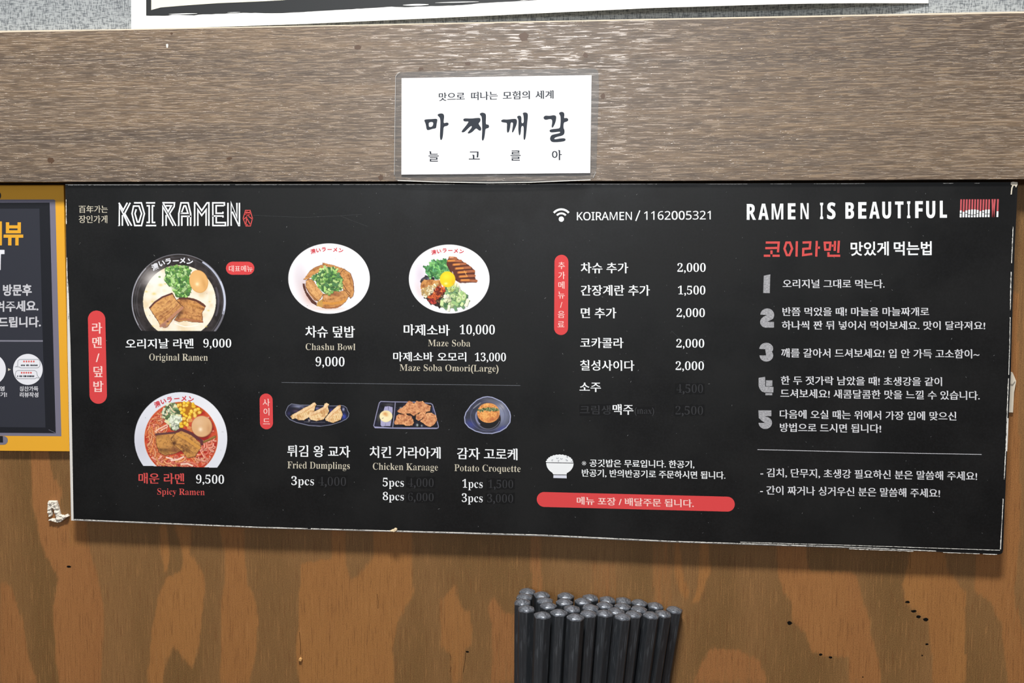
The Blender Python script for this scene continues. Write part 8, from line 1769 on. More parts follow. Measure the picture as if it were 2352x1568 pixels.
def pic_chicken():
    c = Print('f6', 90, 255, 2200, 1200, 10)
    o = [(340, 298), (700, 312), (1400, 320), (1930, 362), (1985, 400), (2060, 640), (2175, 1090), (2160, 1140), (2100, 1160), (1400, 1160), (160, 1138), (115, 1070), (200, 700), (290, 350), (340, 298)]
    w, m_ = c.poly(o, (24, 25, 34)); c.mottle(w, m_, ((22, 24, 30), (34, 34, 52), (22, 22, 26)), 220, 2)
    c.soft(600, 400, 180, 50, (96, 94, 90), .6); c.soft(270, 850, 50, 160, (80, 82, 68), .5); c.soft(2010, 560, 50, 140, (92, 96, 150), .7)
    c.poly([(470, 462), (600, 455), (715, 480), (712, 640), (670, 940), (640, 1080), (360, 1085), (335, 1040), (335, 900), (420, 620)], (166, 164, 200), 6)
    c.line([(580, 470), (585, 560)], 20, (110, 108, 140)); c.line([(490, 1000), (488, 1080)], 14, (120, 118, 150))
    c.line(o, 26, (150, 150, 182)); c.line([(140, 1110), (700, 1145), (2120, 1150)], 34, (156, 156, 192)); c.line([(800, 345), (770, 700), (722, 1110)], 26, (146, 146, 174))
    c.ell(525, 800, 190, 150, (24, 22, 26), alpha=.6)
    c.ell(505, 770, 204, 184, (240, 226, 176)); c.soft(470, 800, 150, 120, (250, 242, 204), .7)
    c.soft(480, 690, 80, 60, (216, 150, 90), .95); c.soft(520, 740, 60, 50, (220, 168, 108), .7)
    c.soft(980, 500, 50, 30, (150, 154, 168), .9); c.soft(1500, 1050, 40, 50, (190, 204, 206), .9); c.soft(1640, 1070, 30, 36, (170, 186, 190), .9)
    T = ((172, 106, 72), (216, 152, 106), (236, 176, 126), (198, 130, 90))
    P = [[(870, 610), (940, 540), (1080, 440), (1140, 360), (1210, 285), (1330, 310), (1400, 370), (1470, 275), (1560, 320), (1670, 280), (1740, 350), (1850, 400), (1930, 440), (1900, 620), (1800, 640), (1760, 700), (1660, 640), (1560, 640), (1480, 700), (1380, 760), (1250, 680), (1050, 690), (920, 660)],
         [(1450, 750), (1520, 700), (1600, 660), (1690, 580), (1760, 590), (1750, 700), (1650, 850), (1520, 915), (1450, 840)],
         [(760, 930), (830, 850), (830, 760), (900, 690), (1020, 700), (1150, 680), (1200, 750), (1310, 760), (1370, 900), (1390, 960), (1340, 1060), (1200, 1070), (1000, 1040), (780, 1010)],
         [(1600, 930), (1700, 780), (1790, 670), (1940, 650), (2010, 700), (2100, 750), (2130, 900), (2060, 1010), (1930, 1110), (1800, 1080), (1700, 1000)]]
    for k, p in enumerate(P):
        c.poly([(x + 10, y + 26) for x, y in p], (22, 16, 16), 14, .8)
        w, m_ = c.poly(p, T[1], 26, seed=k); c.mottle(w, m_, T, 90, 6 + k); c.mottle(w, m_, ((140, 76, 50), (214, 150, 104), (232, 176, 126)), 34, 16 + k, .5)
    for x, y, a in ((1620, 430, 70), (1550, 480, 50), (1330, 520, 36), (1400, 640, 60), (1540, 830, 60), (1120, 900, 50), (1230, 830, 40), (1040, 790, 36), (1880, 860, 30), (1240, 730, 44), (1700, 550, 40), (1980, 820, 30)):
        c.soft(x, y, a, a * .6, (140, 76, 56), .55)
    c.soft(1250, 730, 50, 40, (70, 40, 30), .8); c.soft(1380, 760, 60, 20, (60, 34, 26), .6)
    return c, []


def pic_croquette():
    c = Print('f7', 225, 200, 1765, 1445, 10)
    o = [(990, 222), (1150, 245), (1290, 305), (1450, 380), (1570, 490), (1650, 600), (1720, 720), (1748, 860), (1730, 1060), (1600, 1240), (1400, 1360), (1150, 1428), (850, 1420), (600, 1350), (380, 1225), (260, 1080), (242, 900), (290, 740), (450, 510), (650, 330), (850, 242), (990, 222)]
    w, m_ = c.poly(o, (56, 58, 74)); c.mottle(w, m_, ((50, 52, 62), (64, 66, 84), (56, 58, 76)), 300, 2)
    c.soft(1450, 800, 330, 480, (138, 146, 174), .85, -12); c.soft(1100, 350, 300, 90, (112, 112, 122), .7, 10); c.soft(450, 1130, 200, 130, (64, 72, 140), .9, 25); c.soft(1450, 1260, 200, 60, (70, 78, 150), .8, -25)
    c.soft(1450, 560, 90, 120, (176, 174, 178), .8, -35)
    c.line(arc(1000, 860, 560, 480, 0, 360, 50), 22, (98, 100, 130), .7)
    c.ell(1010, 890, 420, 400, (74, 76, 104)); c.soft(1330, 760, 110, 260, (150, 160, 190), .7, -10)
    c.ell(1060, 960, 370, 330, (30, 31, 34)); c.line(arc(1010, 890, 400, 390, 20, 210, 40), 26, (112, 112, 126), .8); c.line(arc(960, 860, 345, 330, 130, 200, 20), 40, (150, 154, 190), .8)
    c.line([(540, 600), (640, 520), (760, 430)], 30, (150, 152, 156), .8)
    c.line(o, 30, (166, 172, 206))
    w, q = c.ell(1025, 757, 368, 322, (222, 150, 84))
    m_ = (q < 1).astype(float)
    c.mottle(w, m_, ((190, 108, 58), (226, 154, 84), (240, 178, 106), (214, 138, 74)), 90, 5); c.mottle(w, m_, ((176, 92, 50), (232, 160, 90), (246, 190, 120)), 30, 12, .45)
    c.soft(900, 830, 140, 90, (242, 184, 106), .6); c.soft(1150, 970, 200, 60, (176, 96, 62), .7, -15); c.soft(1000, 500, 200, 50, (244, 188, 108), .6); c.soft(1330, 830, 50, 120, (150, 84, 56), .6)
    g = [(690, 650), (800, 630), (930, 600), (1080, 580), (1230, 590), (1370, 620), (1340, 680), (1230, 690), (1080, 680), (950, 660), (820, 700), (710, 690)]
    c.poly(g, (96, 106, 66), 14); c.bits(g, 90, 20, [(80, 100, 60), (120, 136, 86), (150, 160, 116), (60, 78, 48)], 2)
    return c, []


for fn, lab in ((pic_black_bowl, 'picture of ramen in a black bowl'), (pic_red_bowl, 'picture of red spicy ramen in a white bowl'),
                (pic_chashu, 'picture of sliced pork with scallions in a white bowl'), (pic_maze, 'picture of noodles with egg yolk and seaweed'),
                (pic_dumplings, 'picture of three fried dumplings on a plate'), (pic_chicken, 'picture of fried chicken on a divided tray'),
                (pic_croquette, 'picture of a round croquette on a plate')):
    c, tx = fn()
    o = c.build('food_picture', P1, None, lab)
    child(o)
    for body, places, h, mt in tx:
        x = chars(body, 'kana', c.view, places, h, M[mt], P2, None, 'bowl_lettering')
        x.parent = o

M['scratch'] = material('scratch', (66, 68, 70), .7, .2)
# scratches and dust on the sheet
r = random.Random(12)
vs, fs = [], []
for i in range(420):
    u, v = r.uniform(180, 2290), r.uniform(435, 1225)
    if v > 1190 + (u - 170) * .035: continue
    s = r.choice([.4, .45, .5, .6, .7, 1.0]); a = r.uniform(0, 3.14); l = s * r.uniform(.8, 3)
    q = [(u + l * math.cos(a), v + l * math.sin(a)), (u - s * .5 * math.sin(a), v + s * .5 * math.cos(a)), (u - l * math.cos(a), v - l * math.sin(a)), (u + s * .5 * math.sin(a), v - s * .5 * math.cos(a))]
    b0 = len(vs); vs += q; fs.append((b0, b0 + 1, b0 + 2, b0 + 3))
vs = np.array(vs)
dz = child(mesh('dust', onwall(vs[:, 0], vs[:, 1], P3 + .00002), fs, material('dust', (122, 124, 126), .8, .1)))
dz['kind'] = 'stuff'
child(strokes('scratch', 'px', [[(582, 494), (640, 497), (700, 499), (770, 496), (832, 492)]], .5, P1, M['scratch'], None))
for q in ([(780, 495), (810, 507), (845, 520)], [(1575, 790), (1543, 760), (1540, 765)]):
    child(strokes('scratch', 'px', [q], .5, P1, M['scratch'], None))


# ------------------------------------------------------------------ small bits stuck to the wall and sign
def relief(name, view, poly, step, height, base, mat, seed, label=None, cat=None, parent=None, dome=True):
    p = px(view, poly)
    s = step
    xs_, ys_ = np.arange(p[:, 0].min() - s, p[:, 0].max() + 2 * s, s), np.arange(p[:, 1].min() - s, p[:, 1].max() + 2 * s, s)
    X, Y = np.meshgrid(xs_, ys_)
    m = inside(X, Y, p)
    mm = m.astype(float)
    for _ in range(3):
        z = np.pad(mm, 1)
        mm = (z[:-2, 1:-1] + z[2:, 1:-1] + z[1:-1, :-2] + z[1:-1, 2:] + z[1:-1, 1:-1]) / 5
    hgt = base + height * np.clip(mm * 1.6 - .35, 0, 1) * (.35 + .95 * fbm(X, Y, 5, seed))
    hgt = np.where(m, hgt, base)
    V = onwall(X.ravel(), Y.ravel(), 0.0)
    top = onwall(X, Y, 0.0).reshape(-1, 3)
    c = np.array([0, -CAM_D, 0])
    V = top.copy(); V[:, 1] = -hgt.ravel()
    H, W = X.shape
    idx = np.arange(H * W).reshape(H, W)
    f = []
    for i in range(H - 1):
        for j in range(W - 1):
            if m[i, j] or m[i + 1, j] or m[i, j + 1] or m[i + 1, j + 1]:
                if m[i:i + 2, j:j + 2].sum() >= 2:
                    f.append((int(idx[i, j]), int(idx[i + 1, j]), int(idx[i + 1, j + 1]), int(idx[i, j + 1])))
    use = sorted({q for t_ in f for q in t_})
    mp_ = {q: k for k, q in enumerate(use)}
    o = mesh(name, V[use], [tuple(mp_[q] for q in t_) for t_ in f], mat, parent, smooth=True)
    return tag(o, label, cat)


relief('putty_residue', 'B', [(412, 1272), (485, 1275), (500, 1330), (515, 1390), (545, 1395), (575, 1382), (592, 1400), (560, 1420), (520, 1450), (490, 1455), (440, 1440), (415, 1440), (420, 1425), (478, 1420), (470, 1370), (452, 1330), (440, 1340), (445, 1395), (425, 1410), (410, 1380)],
       .8, .0022, .0001, M['putty'], 3, 'crumbly white putty left on the plywood by the lower left corner of the sign', 'putty')
relief('paper_scrap', 'D', [(1104, 1494), (1140, 1478), (1150, 1470), (1166, 1474), (1168, 1490), (1150, 1504), (1120, 1502)], .7, .0012, .0081, material('beige scrap', (204, 186, 156), .8, .2), 5,
       'tiny beige paper scrap stuck on the bottom edge of the sign', 'paper scrap')
relief('glue_bead', 'w2', [(318, 1188), (325, 1174), (340, 1172), (350, 1184), (346, 1202), (330, 1208), (320, 1202)], .6, .0014, .0001, material('tan glue', (196, 150, 92), .5, .4), 6,
       'small tan glue bead on the plywood below the sign', 'glue')


def tapepiece(name, view, pts, d0, d1, fold, label, cat):
    o = prism(name, px(view, pts), d0, d1, M['tape'])
    tag(o, label, cat)
    if fold:
        prism('fold', px(view, fold), d1, d1 + .0006, M['tape'], o)
    return o


tapepiece('torn_tape', 'H', [(2040, 262), (2080, 258), (2092, 230), (2086, 205), (2092, 175), (2108, 178), (2120, 205), (2136, 245), (2120, 330), (2112, 480), (2040, 478)], .0004, .0013,
          [(2084, 262), (2096, 200), (2104, 178), (2112, 196), (2130, 238), (2110, 268)], 'folded white tape sticking out from behind the right edge of the sign', 'tape')
tapepiece('tape_scrap', 'G', [(2246, 66), (2262, 60), (2300, 64), (2301, 82), (2288, 108), (2280, 92), (2268, 92), (2260, 112), (2254, 162), (2245, 164), (2250, 112), (2258, 90), (2246, 84)], .0081, .0084,
          None, 'torn white tape scrap on the upper right corner of the sign', 'tape')

# ------------------------------------------------------------------ laminated card on the plank
lc = empty('laminated_card', tuple(onwall(1140., 415., PD)), 'white laminated card with large black brush letters, stuck on the plank', 'card')
CD = PD + .0002
pouch = [(245, 150), (1200, 128), (2125, 112), (2160, 140), (2166, 300), (2150, 800), (2140, 1100), (2110, 1165), (2080, 1190), (1500, 1215), (1100, 1220), (600, 1212), (240, 1202), (205, 1190), (192, 1140), (196, 700), (205, 190)]
child(prism('pouch', px('Q', pouch), CD, CD + .00025, M['film']), lc)
CF = CD + .00065
child(prism('paper_card', px('Q', [(262, 208), (2095, 178), (2082, 1123), (260, 1138)]), CD + .00025, CF, M['card']), lc)
M['filmglint'] = material('film edge glint', (176, 176, 176), .3, .6)  # pale grey standing in for light caught along the film rim
child(strokes('edge_glint', 'Q', [[(225, 1194), (600, 1208), (1100, 1217), (1500, 1212), (2085, 1188)]], 7, CD + .0003, material('bright edge glint', (226, 224, 218), .3, .6), None), lc)  # highlight on the film's lower rim, painted as a pale ribbon
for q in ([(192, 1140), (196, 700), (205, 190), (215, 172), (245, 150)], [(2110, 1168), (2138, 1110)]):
    child(strokes('edge_glint', 'Q', [q], 4, CD + .0003, M['filmglint'], None), lc)
for body, x0, x1, y0, y1 in (('맛으로', 620, 872, 428, 420), ('떠나는', 932, 1190, 420, 414), ('모험의', 1238, 1500, 414, 408), ('세계', 1553, 1728, 408, 404)):
    child(text(body, 'myeong', 'Q', x0, x1, y0, y1, 80, M['ink'], CF + .00003, None), lc)
def soften(p, k=2):
    p = np.asarray(p, float)
    for _ in range(k):
        q = np.roll(p, -1, 0)
        p = np.stack([p * .75 + q * .25, p * .25 + q * .75], 1).reshape(-1, 2)
    return p


BRUSH = [
    [[(478, 612), (498, 604), (555, 602), (600, 598), (609, 610), (602, 640), (598, 670), (594, 692), (560, 696), (518, 711), (503, 702), (497, 660), (489, 636)], [(525, 632), (570, 629), (563, 673), (529, 681), (524, 660)][::-1]],
    [[(610, 555), (640, 546), (666, 551), (674, 575), (669, 610), (668, 645), (695, 634), (714, 639), (717, 656), (700, 669), (668, 673), (665, 720), (659, 780), (648, 805), (636, 803), (631, 770), (634, 700), (637, 620), (630, 585), (610, 570)]],
    [[(856, 600), (880, 594), (930, 598), (1010, 588), (1024, 598), (1022, 626), (1002, 645), (1017, 668), (1032, 690), (1027, 716), (1005, 711), (985, 691), (972, 698), (945, 727), (915, 742), (898, 740), (905, 724), (935, 690), (942, 668), (925, 672), (895, 702), (865, 730), (840, 730), (843, 715), (880, 670), (902, 640), (908, 624), (880, 626), (860, 622)]],
    [[(1016, 548), (1040, 538), (1070, 547), (1078, 570), (1074, 640), (1080, 655), (1098, 654), (1108, 670), (1102, 688), (1080, 693), (1070, 700), (1065, 760), (1054, 807), (1040, 811), (1035, 790), (1040, 720), (1038, 620), (1034, 575), (1018, 562)]],
    [[(1221, 616), (1240, 604), (1280, 608), (1350, 598), (1371, 603), (1377, 625), (1370, 660), (1352, 702), (1336, 733), (1326, 730), (1330, 700), (1338, 650), (1334, 634), (1314, 634), (1311, 680), (1300, 720), (1290, 735), (1279, 730), (1277, 690), (1280, 640), (1262, 636), (1240, 634), (1223, 627)]],
    [[(1374, 580), (1390, 568), (1412, 571), (1420, 590), (1417, 642), (1440, 641), (1441, 600), (1436, 560), (1428, 545), (1450, 536), (1477, 544), (1482, 570), (1474, 640), (1467, 720), (1457, 792), (1446, 806), (1437, 792), (1440, 720), (1439, 667), (1416, 669), (1413, 730), (1404, 761), (1393, 755), (1387, 700), (1390, 620), (1385, 600)]],
    [[(1631, 582), (1650, 567), (1690, 572), (1730, 563), (1752, 571), (1755, 590), (1748, 630), (1732, 667), (1716, 689), (1708, 675), (1715, 640), (1714, 606), (1690, 601), (1660, 610), (1640, 607), (1632, 594)]],
    [[(1778, 545), (1800, 530), (1827, 537), (1834, 560), (1828, 596), (1850, 589), (1870, 599), (1870, 619), (1850, 629), (1826, 633), (1823, 690), (1834, 705), (1834, 742), (1815, 762), (1760, 773), (1735, 786), (1736, 799), (1790, 789), (1830, 786), (1845, 794), (1842, 813), (1800, 822), (1740, 826), (1709, 822), (1693, 800), (1696, 775), (1710, 754), (1760, 744), (1790, 737), (1793, 722), (1740, 729), (1700, 732), (1686, 715), (1700, 701), (1760, 695), (1790, 690), (1796, 640), (1796, 580), (1788, 560)]],
]
for cs in BRUSH:
    cs = [soften(c) for c in cs]
    child(flat('brush_letter', 'Q', cs, CF + .00003, M['ink'], None), lc)
for ch, x0, x1, y0, y1 in (('늘', 522, 622, 912, 1012), ('고', 910, 1018, 915, 992), ('를', 1312, 1412, 905, 1003), ('아', 1712, 1808, 900, 998)):
    cs = glyphs(ch, 'myeong'); a = np.concatenate(cs); v, f = fill2d(cs)
    X = x0 + (v[:, 0] - a[:, 0].min()) / np.ptp(a[:, 0]) * (x1 - x0)
    Y = y1 - (v[:, 1] - a[:, 1].min()) / np.ptp(a[:, 1]) * (y1 - y0)
    P = px('Q', np.stack([X, Y], 1))
    child(mesh('small_letter', onwall(P[:, 0], P[:, 1], CF + .00003), f, M['ink']), lc)

# ------------------------------------------------------------------ yellow review poster at the left
yp = empty('review_poster', tuple(onwall(60., 1036., 0.0)), 'yellow-bordered dark poster at the left edge, beside the black menu sign', 'poster')
YD = .0030
child(prism('backing', [(-620, 428), (146, 424.5), (150, 620), (154, 800), (159.5, 1036), (-620, 1030)], .0002, YD, M['yellow']), yp)
L1, L2, L3, L4, L5 = (YD + .00003 * k for k in range(1, 6))


def yc(o):
    return child(o, yp)


yc(flat('grey_frame', 'px', [[(-600, 459), (124, 458), (127, 460), (134, 740), (141, 1001.5), (-600, 996)]], L1, M['lilac'], None))
yc(flat('black_frame', 'px', [[(-590, 467), (114, 465), (121, 740), (128, 994.5), (-590, 989)]], L2, M['panelblack'], None))
yc(flat('dark_panel', 'px', [[(-575, 480), (90.5, 479), (97, 740), (104.5, 981.5), (-575, 975)]], L3, M['panel'], None))
yc(strokes('mitre_line', 'B', [[(408, 680), (462, 706)]], 3, L3, M['lilac'], None))
yc(flat('lower_tab', 'px', [[(-40, 1000), (8, 1001)] + arc(8, 1011, 10, 10, -90, 90, 12) + [(-40, 1021)]], L2, M['lilac'], None))
yc(flat('lower_tab_square', 'px', [[(-40, 1001), (6.5, 1001), (7, 1016), (-40, 1016)]], L3, M['panelblack'], None))
yc(flat('upper_knob', 'px', [arc(-4, 449, 6.5, 9, 0, 350, 20)], L2, M['panelblack'], None))
yc(text('뷰', 'gothicbold', 'A', 30, 196, 598, 598, 200, M['yellow'], L4, None))
yc(text('리', 'gothicbold', 'A', -150, 16, 598, 598, 200, M['yellow'], L4, None))
yc(flat('lettering', 'A', [[(-60, 638), (38, 638), (38, 674), (8, 674), (5, 808), (-28, 808), (-28, 674), (-60, 674)]], L4, M['paper'], None))
yc(text('방문후', 'gothicbold', 'A', 25, 268, 1026, 1024, 96, M['lgrey'], L4, None))
yc(text('겨주세요.', 'gothicbold', 'A', -40, 325, 1162, 1155, 92, M['lgrey'], L4, None))
yc(text('드립니다.', 'gothicbold', 'A', -14, 345, 1293, 1290, 90, M['lgrey'], L4, None))
yc(strokes('rule', 'P', [[(-400, 122), (965, 126)]], 36, L4, material('poster rule', (122, 122, 136), .5, .3), None))
yc(flat('white_disc', 'P', [arc(627, 765, 334, 349, 0, 355, 48)], L4, M['paper'], None))
yc(flat('white_disc', 'P', [arc(-200, 765, 332, 349, 0, 355, 48)], L4, M['paper'], None))
yc(flat('arrow', 'P', [[(180, 738), (246, 768), (182, 800)]], L4, M['cream'], None))
yc(strokes('speech_bubble', 'P', [[(400, 690), (400, 600), (412, 560), (450, 540), (860, 540), (895, 570), (905, 640), (890, 700), (850, 732), (470, 732), (430, 708), (335, 708), (400, 690)]], 9, L5, M['dgrey'], None))
yc(strokes('speech_bubble', 'P', [[(350, 930), (345, 870), (360, 810), (400, 790), (780, 790), (825, 820), (840, 905), (895, 962), (820, 950), (790, 975), (410, 975), (360, 945), (350, 930)]], 9, L5, M['dgrey'], None))
yc(flat('red_stars', 'P', [arc(540 + 55 * i, 586, 19, 22, 0, 330, 10) for i in range(5)] + [arc(488 + 52 * i, 840, 19, 22, 0, 330, 10) for i in range(5)], L5, M['dotred'], None))
r = random.Random(2)
yc(flat('small_print', 'P', [[(x, 652 + (x % 3) * 3), (x + wd_, 652 + (x % 3) * 3), (x + wd_, 690), (x, 690)] for x, wd_ in ((470, 26), (502, 22), (530, 30), (586, 20), (612, 30), (650, 10), (685, 34), (725, 26), (757, 24), (788, 28), (820, 24))] +
        [[(x, 900), (x + wd_, 898), (x + wd_, 938), (x, 938)] for x, wd_ in ((390, 18), (436, 22), (462, 20), (488, 16), (526, 26), (556, 40), (612, 26), (645, 24), (674, 34), (714, 24), (744, 26))], L5, M['ink'], None))
yc(text('칭찬가득', 'gothicbold', 'P', 440, 862, 1256, 1256, 112, M['lgrey'], L4, None))
yc(text('리뷰작성', 'gothicbold', 'P', 444, 864, 1390, 1392, 112, M['lgrey'], L4, None))
yc(text('영', 'gothicbold', 'P', -8, 102, 1250, 1252, 108, M['lgrey'], L4, None))
yc(text('하기!', 'gothicbold', 'P', -120, 158, 1384, 1384, 108, M['lgrey'], L4, None))

# ------------------------------------------------------------------ large poster above the plank
def pdep(u, v):
    s = np.clip((np.asarray(u, float) - 296) / 1840.0, 0, 1)
    a = np.where(s < .8, .0062 * (s / .8) ** 0.9, .0062 * np.cos((s - .8) / .2 * math.pi / 2))
    fade = np.clip((np.asarray(v, float) + 900) / 900.0, .25, 1)
    return .0014 + a * fade


def pmap(pts, e=0.0):
    p = np.asarray(pts, float)
    P = onwall(p[:, 0], p[:, 1], .004)
    P[:, 1] = -(pdep(p[:, 0], p[:, 1]) + e)
    return P


def pbottom(u):
    return np.interp(u, [296, 700, 1100, 1500, 1776, 2136], [66, 54, 38, 21, 14, 4.5])


tp = empty('wall_poster', tuple(onwall(1200., 40., .002)), 'white poster with a black brushed border, its lower edge above the plank', 'poster')
us = np.linspace(296, 2136, 60)
rows = 12
pts = np.array([(u + (1 - k / (rows - 1)) * 0 + (-12 if u < 300 else 0) * 0, pbottom(u) + (-1300 - pbottom(u)) * k / (rows - 1)) for k in range(rows) for u in us])
V = pmap(pts)
Vb = V.copy(); Vb[:, 1] += .0003
n = len(V); W = len(us)
fs = []
for k in range(rows - 1):
    for j in range(W - 1):
        a = k * W + j
        fs.append((a, a + 1, a + W + 1, a + W)); fs.append((a + n, a + W + n, a + W + 1 + n, a + 1 + n))
for j in range(W - 1): fs.append((j, j + n, j + 1 + n, j + 1))
for k in range(rows - 1):
    a = k * W; fs.append((a, a + W, a + W + n, a + n)); a = k * W + W - 1; fs.append((a, a + n, a + W + n, a + W))
child(mesh('sheet', list(V) + list(Vb), fs, M['posterwhite'], None, smooth=False), tp)


def pstrip(name, us_, lo, hi, mat, e):
    """printed band between two curves given over u (lo, hi in photo rows)"""
    p = np.array([(u, b_) for u, b_ in zip(us_, hi)] + [(u, a_) for u, a_ in zip(us_, lo)])
    n_ = len(us_)
    return child(mesh(name, pmap(p, e), [(i, i + 1, n_ + i + 1, n_ + i) for i in range(n_ - 1)], mat, None), tp)


rr = np.random.RandomState(7)
ub = np.linspace(331, 1235, 90)
lo = np.interp(ub, [331, 384, 386, 450, 452, 560, 640, 745, 900, 930, 1000, 1060, 1100, 1235], [33.3, 33.3, 31, 33.0, 31.5, 27.5, 29, 23.5, 15, 16, 13.5, 12, 8, .5])
hi = np.interp(ub, [331, 341, 342, 345, 356, 420, 500, 600, 700, 1235], [-1290, -1290, 22, 20, 15, 10, 5, 1.5, -4, -30])
pstrip('black_border', ub, lo + rr.rand(90) * .8, np.minimum(hi, lo - 1), M['posterblack'], .00004)
ub2 = np.linspace(1235, 2080, 60)
pstrip('black_border', ub2, np.linspace(0.5, -25, 60), np.linspace(-30, -50, 60), M['posterblack'], .00004)
for a_, b_ in ((331, 345), (2065, 2080)):
    pstrip('black_border', np.linspace(a_, b_, 4), [-20] * 4, [-1240] * 4, M['posterblack'], .00004)
pstrip('black_border', np.linspace(331, 2080, 60), [-1200] * 60, [-1240] * 60, M['posterblack'], .00004)
ui = np.linspace(343, 2065, 80)
pstrip('cream_field', ui, np.interp(ui, [343, 352, 356, 420, 500, 600, 700, 1235, 2065], [20, 19, 15, 10, 5, 1.5, -4, -30, -50]) + .5, [-1200] * 80, M['postercream'], .00006)
for a_, b_, v0, th in ((384, 450, 30.5, 2.2), (926, 985, 12.2, 4.2), (1000, 1100, 7, 2.0), (520, 550, 27.5, 1.2), (1195, 1215, 1.5, 2)):
    uu = np.linspace(a_, b_, 12); bb = np.sin(np.linspace(0.15, 2.9, 12)) * th
    pstrip('brush_gap', uu, v0 + bb / 2 - (uu - a_) * .02, v0 - bb / 2 - (uu - a_) * .02, M['posterwhite'], .00008)

# ------------------------------------------------------------------ chopsticks in their holder
LEN = .225
def stick_parts():
    prof = []
    R = .0044
    for k in range(6):
        a = math.radians(60 * k + 30)
        for dlt in (-.07, .07):
            prof.append((math.cos(a + dlt), math.sin(a + dlt)))
    n = 12
    def rings(levels, _=None):
        v, f = [], []
        for z, s in levels:
            v += [(x * s, y * s, z) for x, y in prof]
        for k in range(len(levels) - 1):
            for j in range(n):
                a, b = k * n + j, k * n + (j + 1) % n
                f.append((a, b, b + n, a + n))
        return v, f
    v, f = rings([(-LEN, R * .40), (-LEN * .6, R * .62), (-.05, R * .90), (-.012, R * .985), (0, R)], False)
    f.append(tuple(range(n - 1, -1, -1)))
    me = bpy.data.meshes.new('shaft'); me.from_pydata(v, [], f); me.materials.append(M['stick'])
    v, f = rings([(-.0003, R * 1.005), (.0004, R * 1.03), (.0009, R * .94), (.0015, R * .66), (.0020, R * .36), (.0022, R * .12)])
    f.append(tuple(range(5 * n, 6 * n)))
    m2 = bpy.data.meshes.new('worn_end'); m2.from_pydata(v, [], f); m2.materials.append(M['stickend'])
    for p in m2.polygons: p.use_smooth = True
    return me, m2


SH, CAP = stick_parts()
# measured centres of the visible ends (view T), apparent widths, row
ENDS = [(483, 262, 'back'), (455, 316, 'mid'), (435, 370, 'mid'), (475, 436, 'front'), (630, 296, 'back'), (660, 354, 'mid'), (695, 404, 'mid'), (635, 500, 'front'),
        (868, 306, 'back'), (855, 368, 'mid'), (800, 474, 'front'), (930, 436, 'mid'), (965, 520, 'front'), (1040, 360, 'mid'), (1115, 324, 'back'), (1116, 424, 'mid'),
        (1095, 484, 'front'), (1285, 344, 'back'), (1258, 398, 'mid'), (1255, 480, 'front'), (1445, 354, 'back'), (1436, 410, 'mid'), (1372, 458, 'mid'), (1438, 514, 'front'),
        (1605, 374, 'back'), (1600, 438, 'mid'), (1547, 488, 'front'), (1722, 498, 'front'), (1765, 404, 'back'), (1842, 484, 'front'), (1955, 444, 'front')]
zt0 = onwall(*px('T', [(483, 262)])[0], .011)[2]
tops = []
for x, y, row in ENDS:
    u, v = px('T', [(x, y)])[0]
    z = zt0 - .0085 * max(0, (x - 900) / 1050.0)
    tops.append(onheight(u, v, z))
ORD = ['first', 'second', 'third', 'fourth', 'fifth', 'sixth', 'seventh', 'eighth', 'ninth', 'tenth', 'eleventh', 'twelfth']
rowname = {'front': 'front row of the bundle', 'back': 'back row of the bundle', 'mid': 'middle of the bundle'}
first = None
ZB = zt0 - LEN
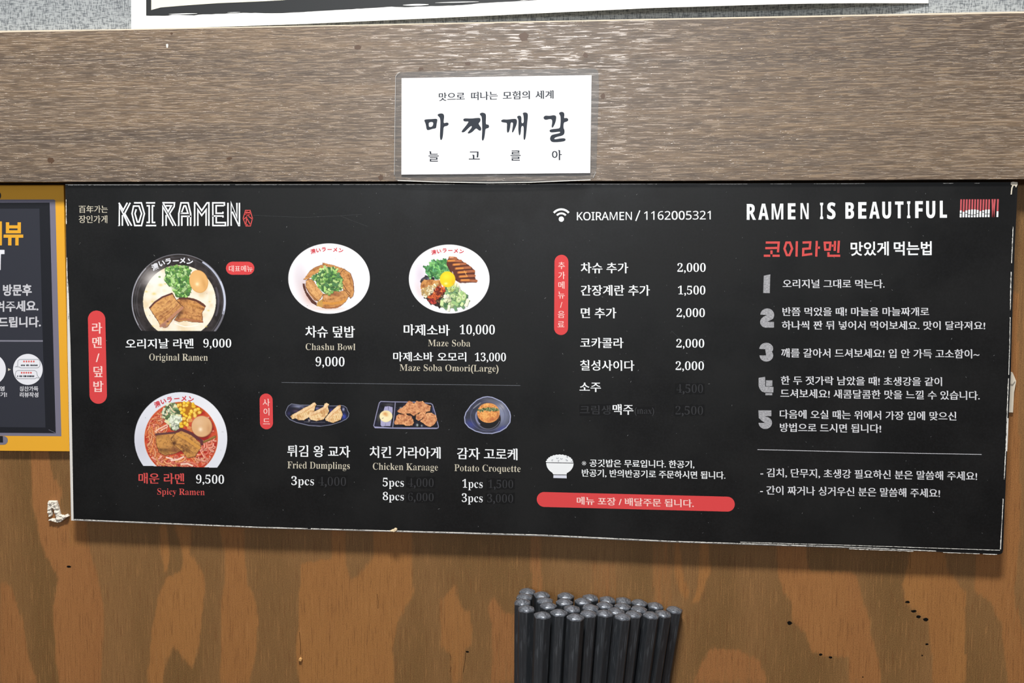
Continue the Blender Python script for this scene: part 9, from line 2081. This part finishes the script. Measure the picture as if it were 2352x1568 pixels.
for i, (x, y, row) in enumerate(ENDS):
    same = sorted(e[0] for e in ENDS if e[2] == row)
    k = same.index(x)
    lab = 'black worn-tipped chopstick, %s from the left in the %s' % (ORD[k], rowname[row])
    P = tops[i]
    lean = math.radians(np.interp(x, [435, 630, 965, 1440, 1720, 1955], [0.2, 1.7, 2.7, 4.9, 6.2, 7.4]))
    if first is None:
        o = empty('chopstick'); s_ = link('shaft', SH, None, o); c_ = link('worn_tip', CAP, None, o)
        c_['label'] = 'silvery worn end'
        first = (o, s_, c_)
    else:
        o = first[0].copy(); coll.objects.link(o)
        for q in first[1:]:
            z_ = q.copy(); coll.objects.link(z_); z_.parent = o
    o.location = P
    rnd = random.Random(i * 7 + 1)
    fw = math.radians(np.interp(P[1], [-.05, -.01], [-2.0, 1.0]))
    o.rotation_euler = (fw, lean, math.radians(rnd.uniform(-30, 30)))
    o.rotation_mode = 'XYZ'
    # spin about its own axis first, then lean
    o.rotation_euler = (Matrix.Rotation(lean, 3, 'Y') @ Matrix.Rotation(fw, 3, 'X') @ Matrix.Rotation(math.radians(rnd.uniform(0, 60)), 3, 'Z')).to_euler()
    tag(o, lab, 'chopstick', 'black chopsticks standing in the holder')

# the box they stand in and the counter, just below the frame
xm = [p[0] for p in tops]; ym = [p[1] for p in tops]
hx0, hx1, hy0, hy1 = min(xm) - .012, max(xm) - .006, min(ym) - .012, -.001
hz0, hz1 = zt0 - LEN - .006, zt0 - .110
hd = empty('chopstick_holder', ((hx0 + hx1) / 2, (hy0 + hy1) / 2, hz0), 'steel box holding the black chopsticks against the wall', 'holder')


def box(name, a, b, mat, parent):
    v = [(x, y, z) for z in (a[2], b[2]) for y in (a[1], b[1]) for x in (a[0], b[0])]
    f = [(0, 2, 3, 1), (4, 5, 7, 6), (0, 1, 5, 4), (2, 6, 7, 3), (0, 4, 6, 2), (1, 3, 7, 5)]
    return mesh(name, v, f, mat, parent)


th = .0012
for nm, a, b2 in (('side_panel', (hx0, hy0, hz0), (hx0 + th, hy1, hz1)), ('side_panel', (hx1 - th, hy0, hz0), (hx1, hy1, hz1)),
                  ('front_panel', (hx0 + th, hy0, hz0), (hx1 - th, hy0 + th, hz1)), ('back_panel', (hx0 + th, hy1 - th, hz0), (hx1 - th, hy1, hz1)),
                  ('floor_panel', (hx0 + th, hy0 + th, hz0), (hx1 - th, hy1 - th, hz0 + th))):
    child(box(nm, a, b2, M['steel'], None), hd)
tb = box('table_top', (-1.2, -.62, hz0 - .03), (1.1, -.0002, hz0), M['table'], None)
tag(tb, 'brown wood-grained counter top under the chopstick holder', 'table')
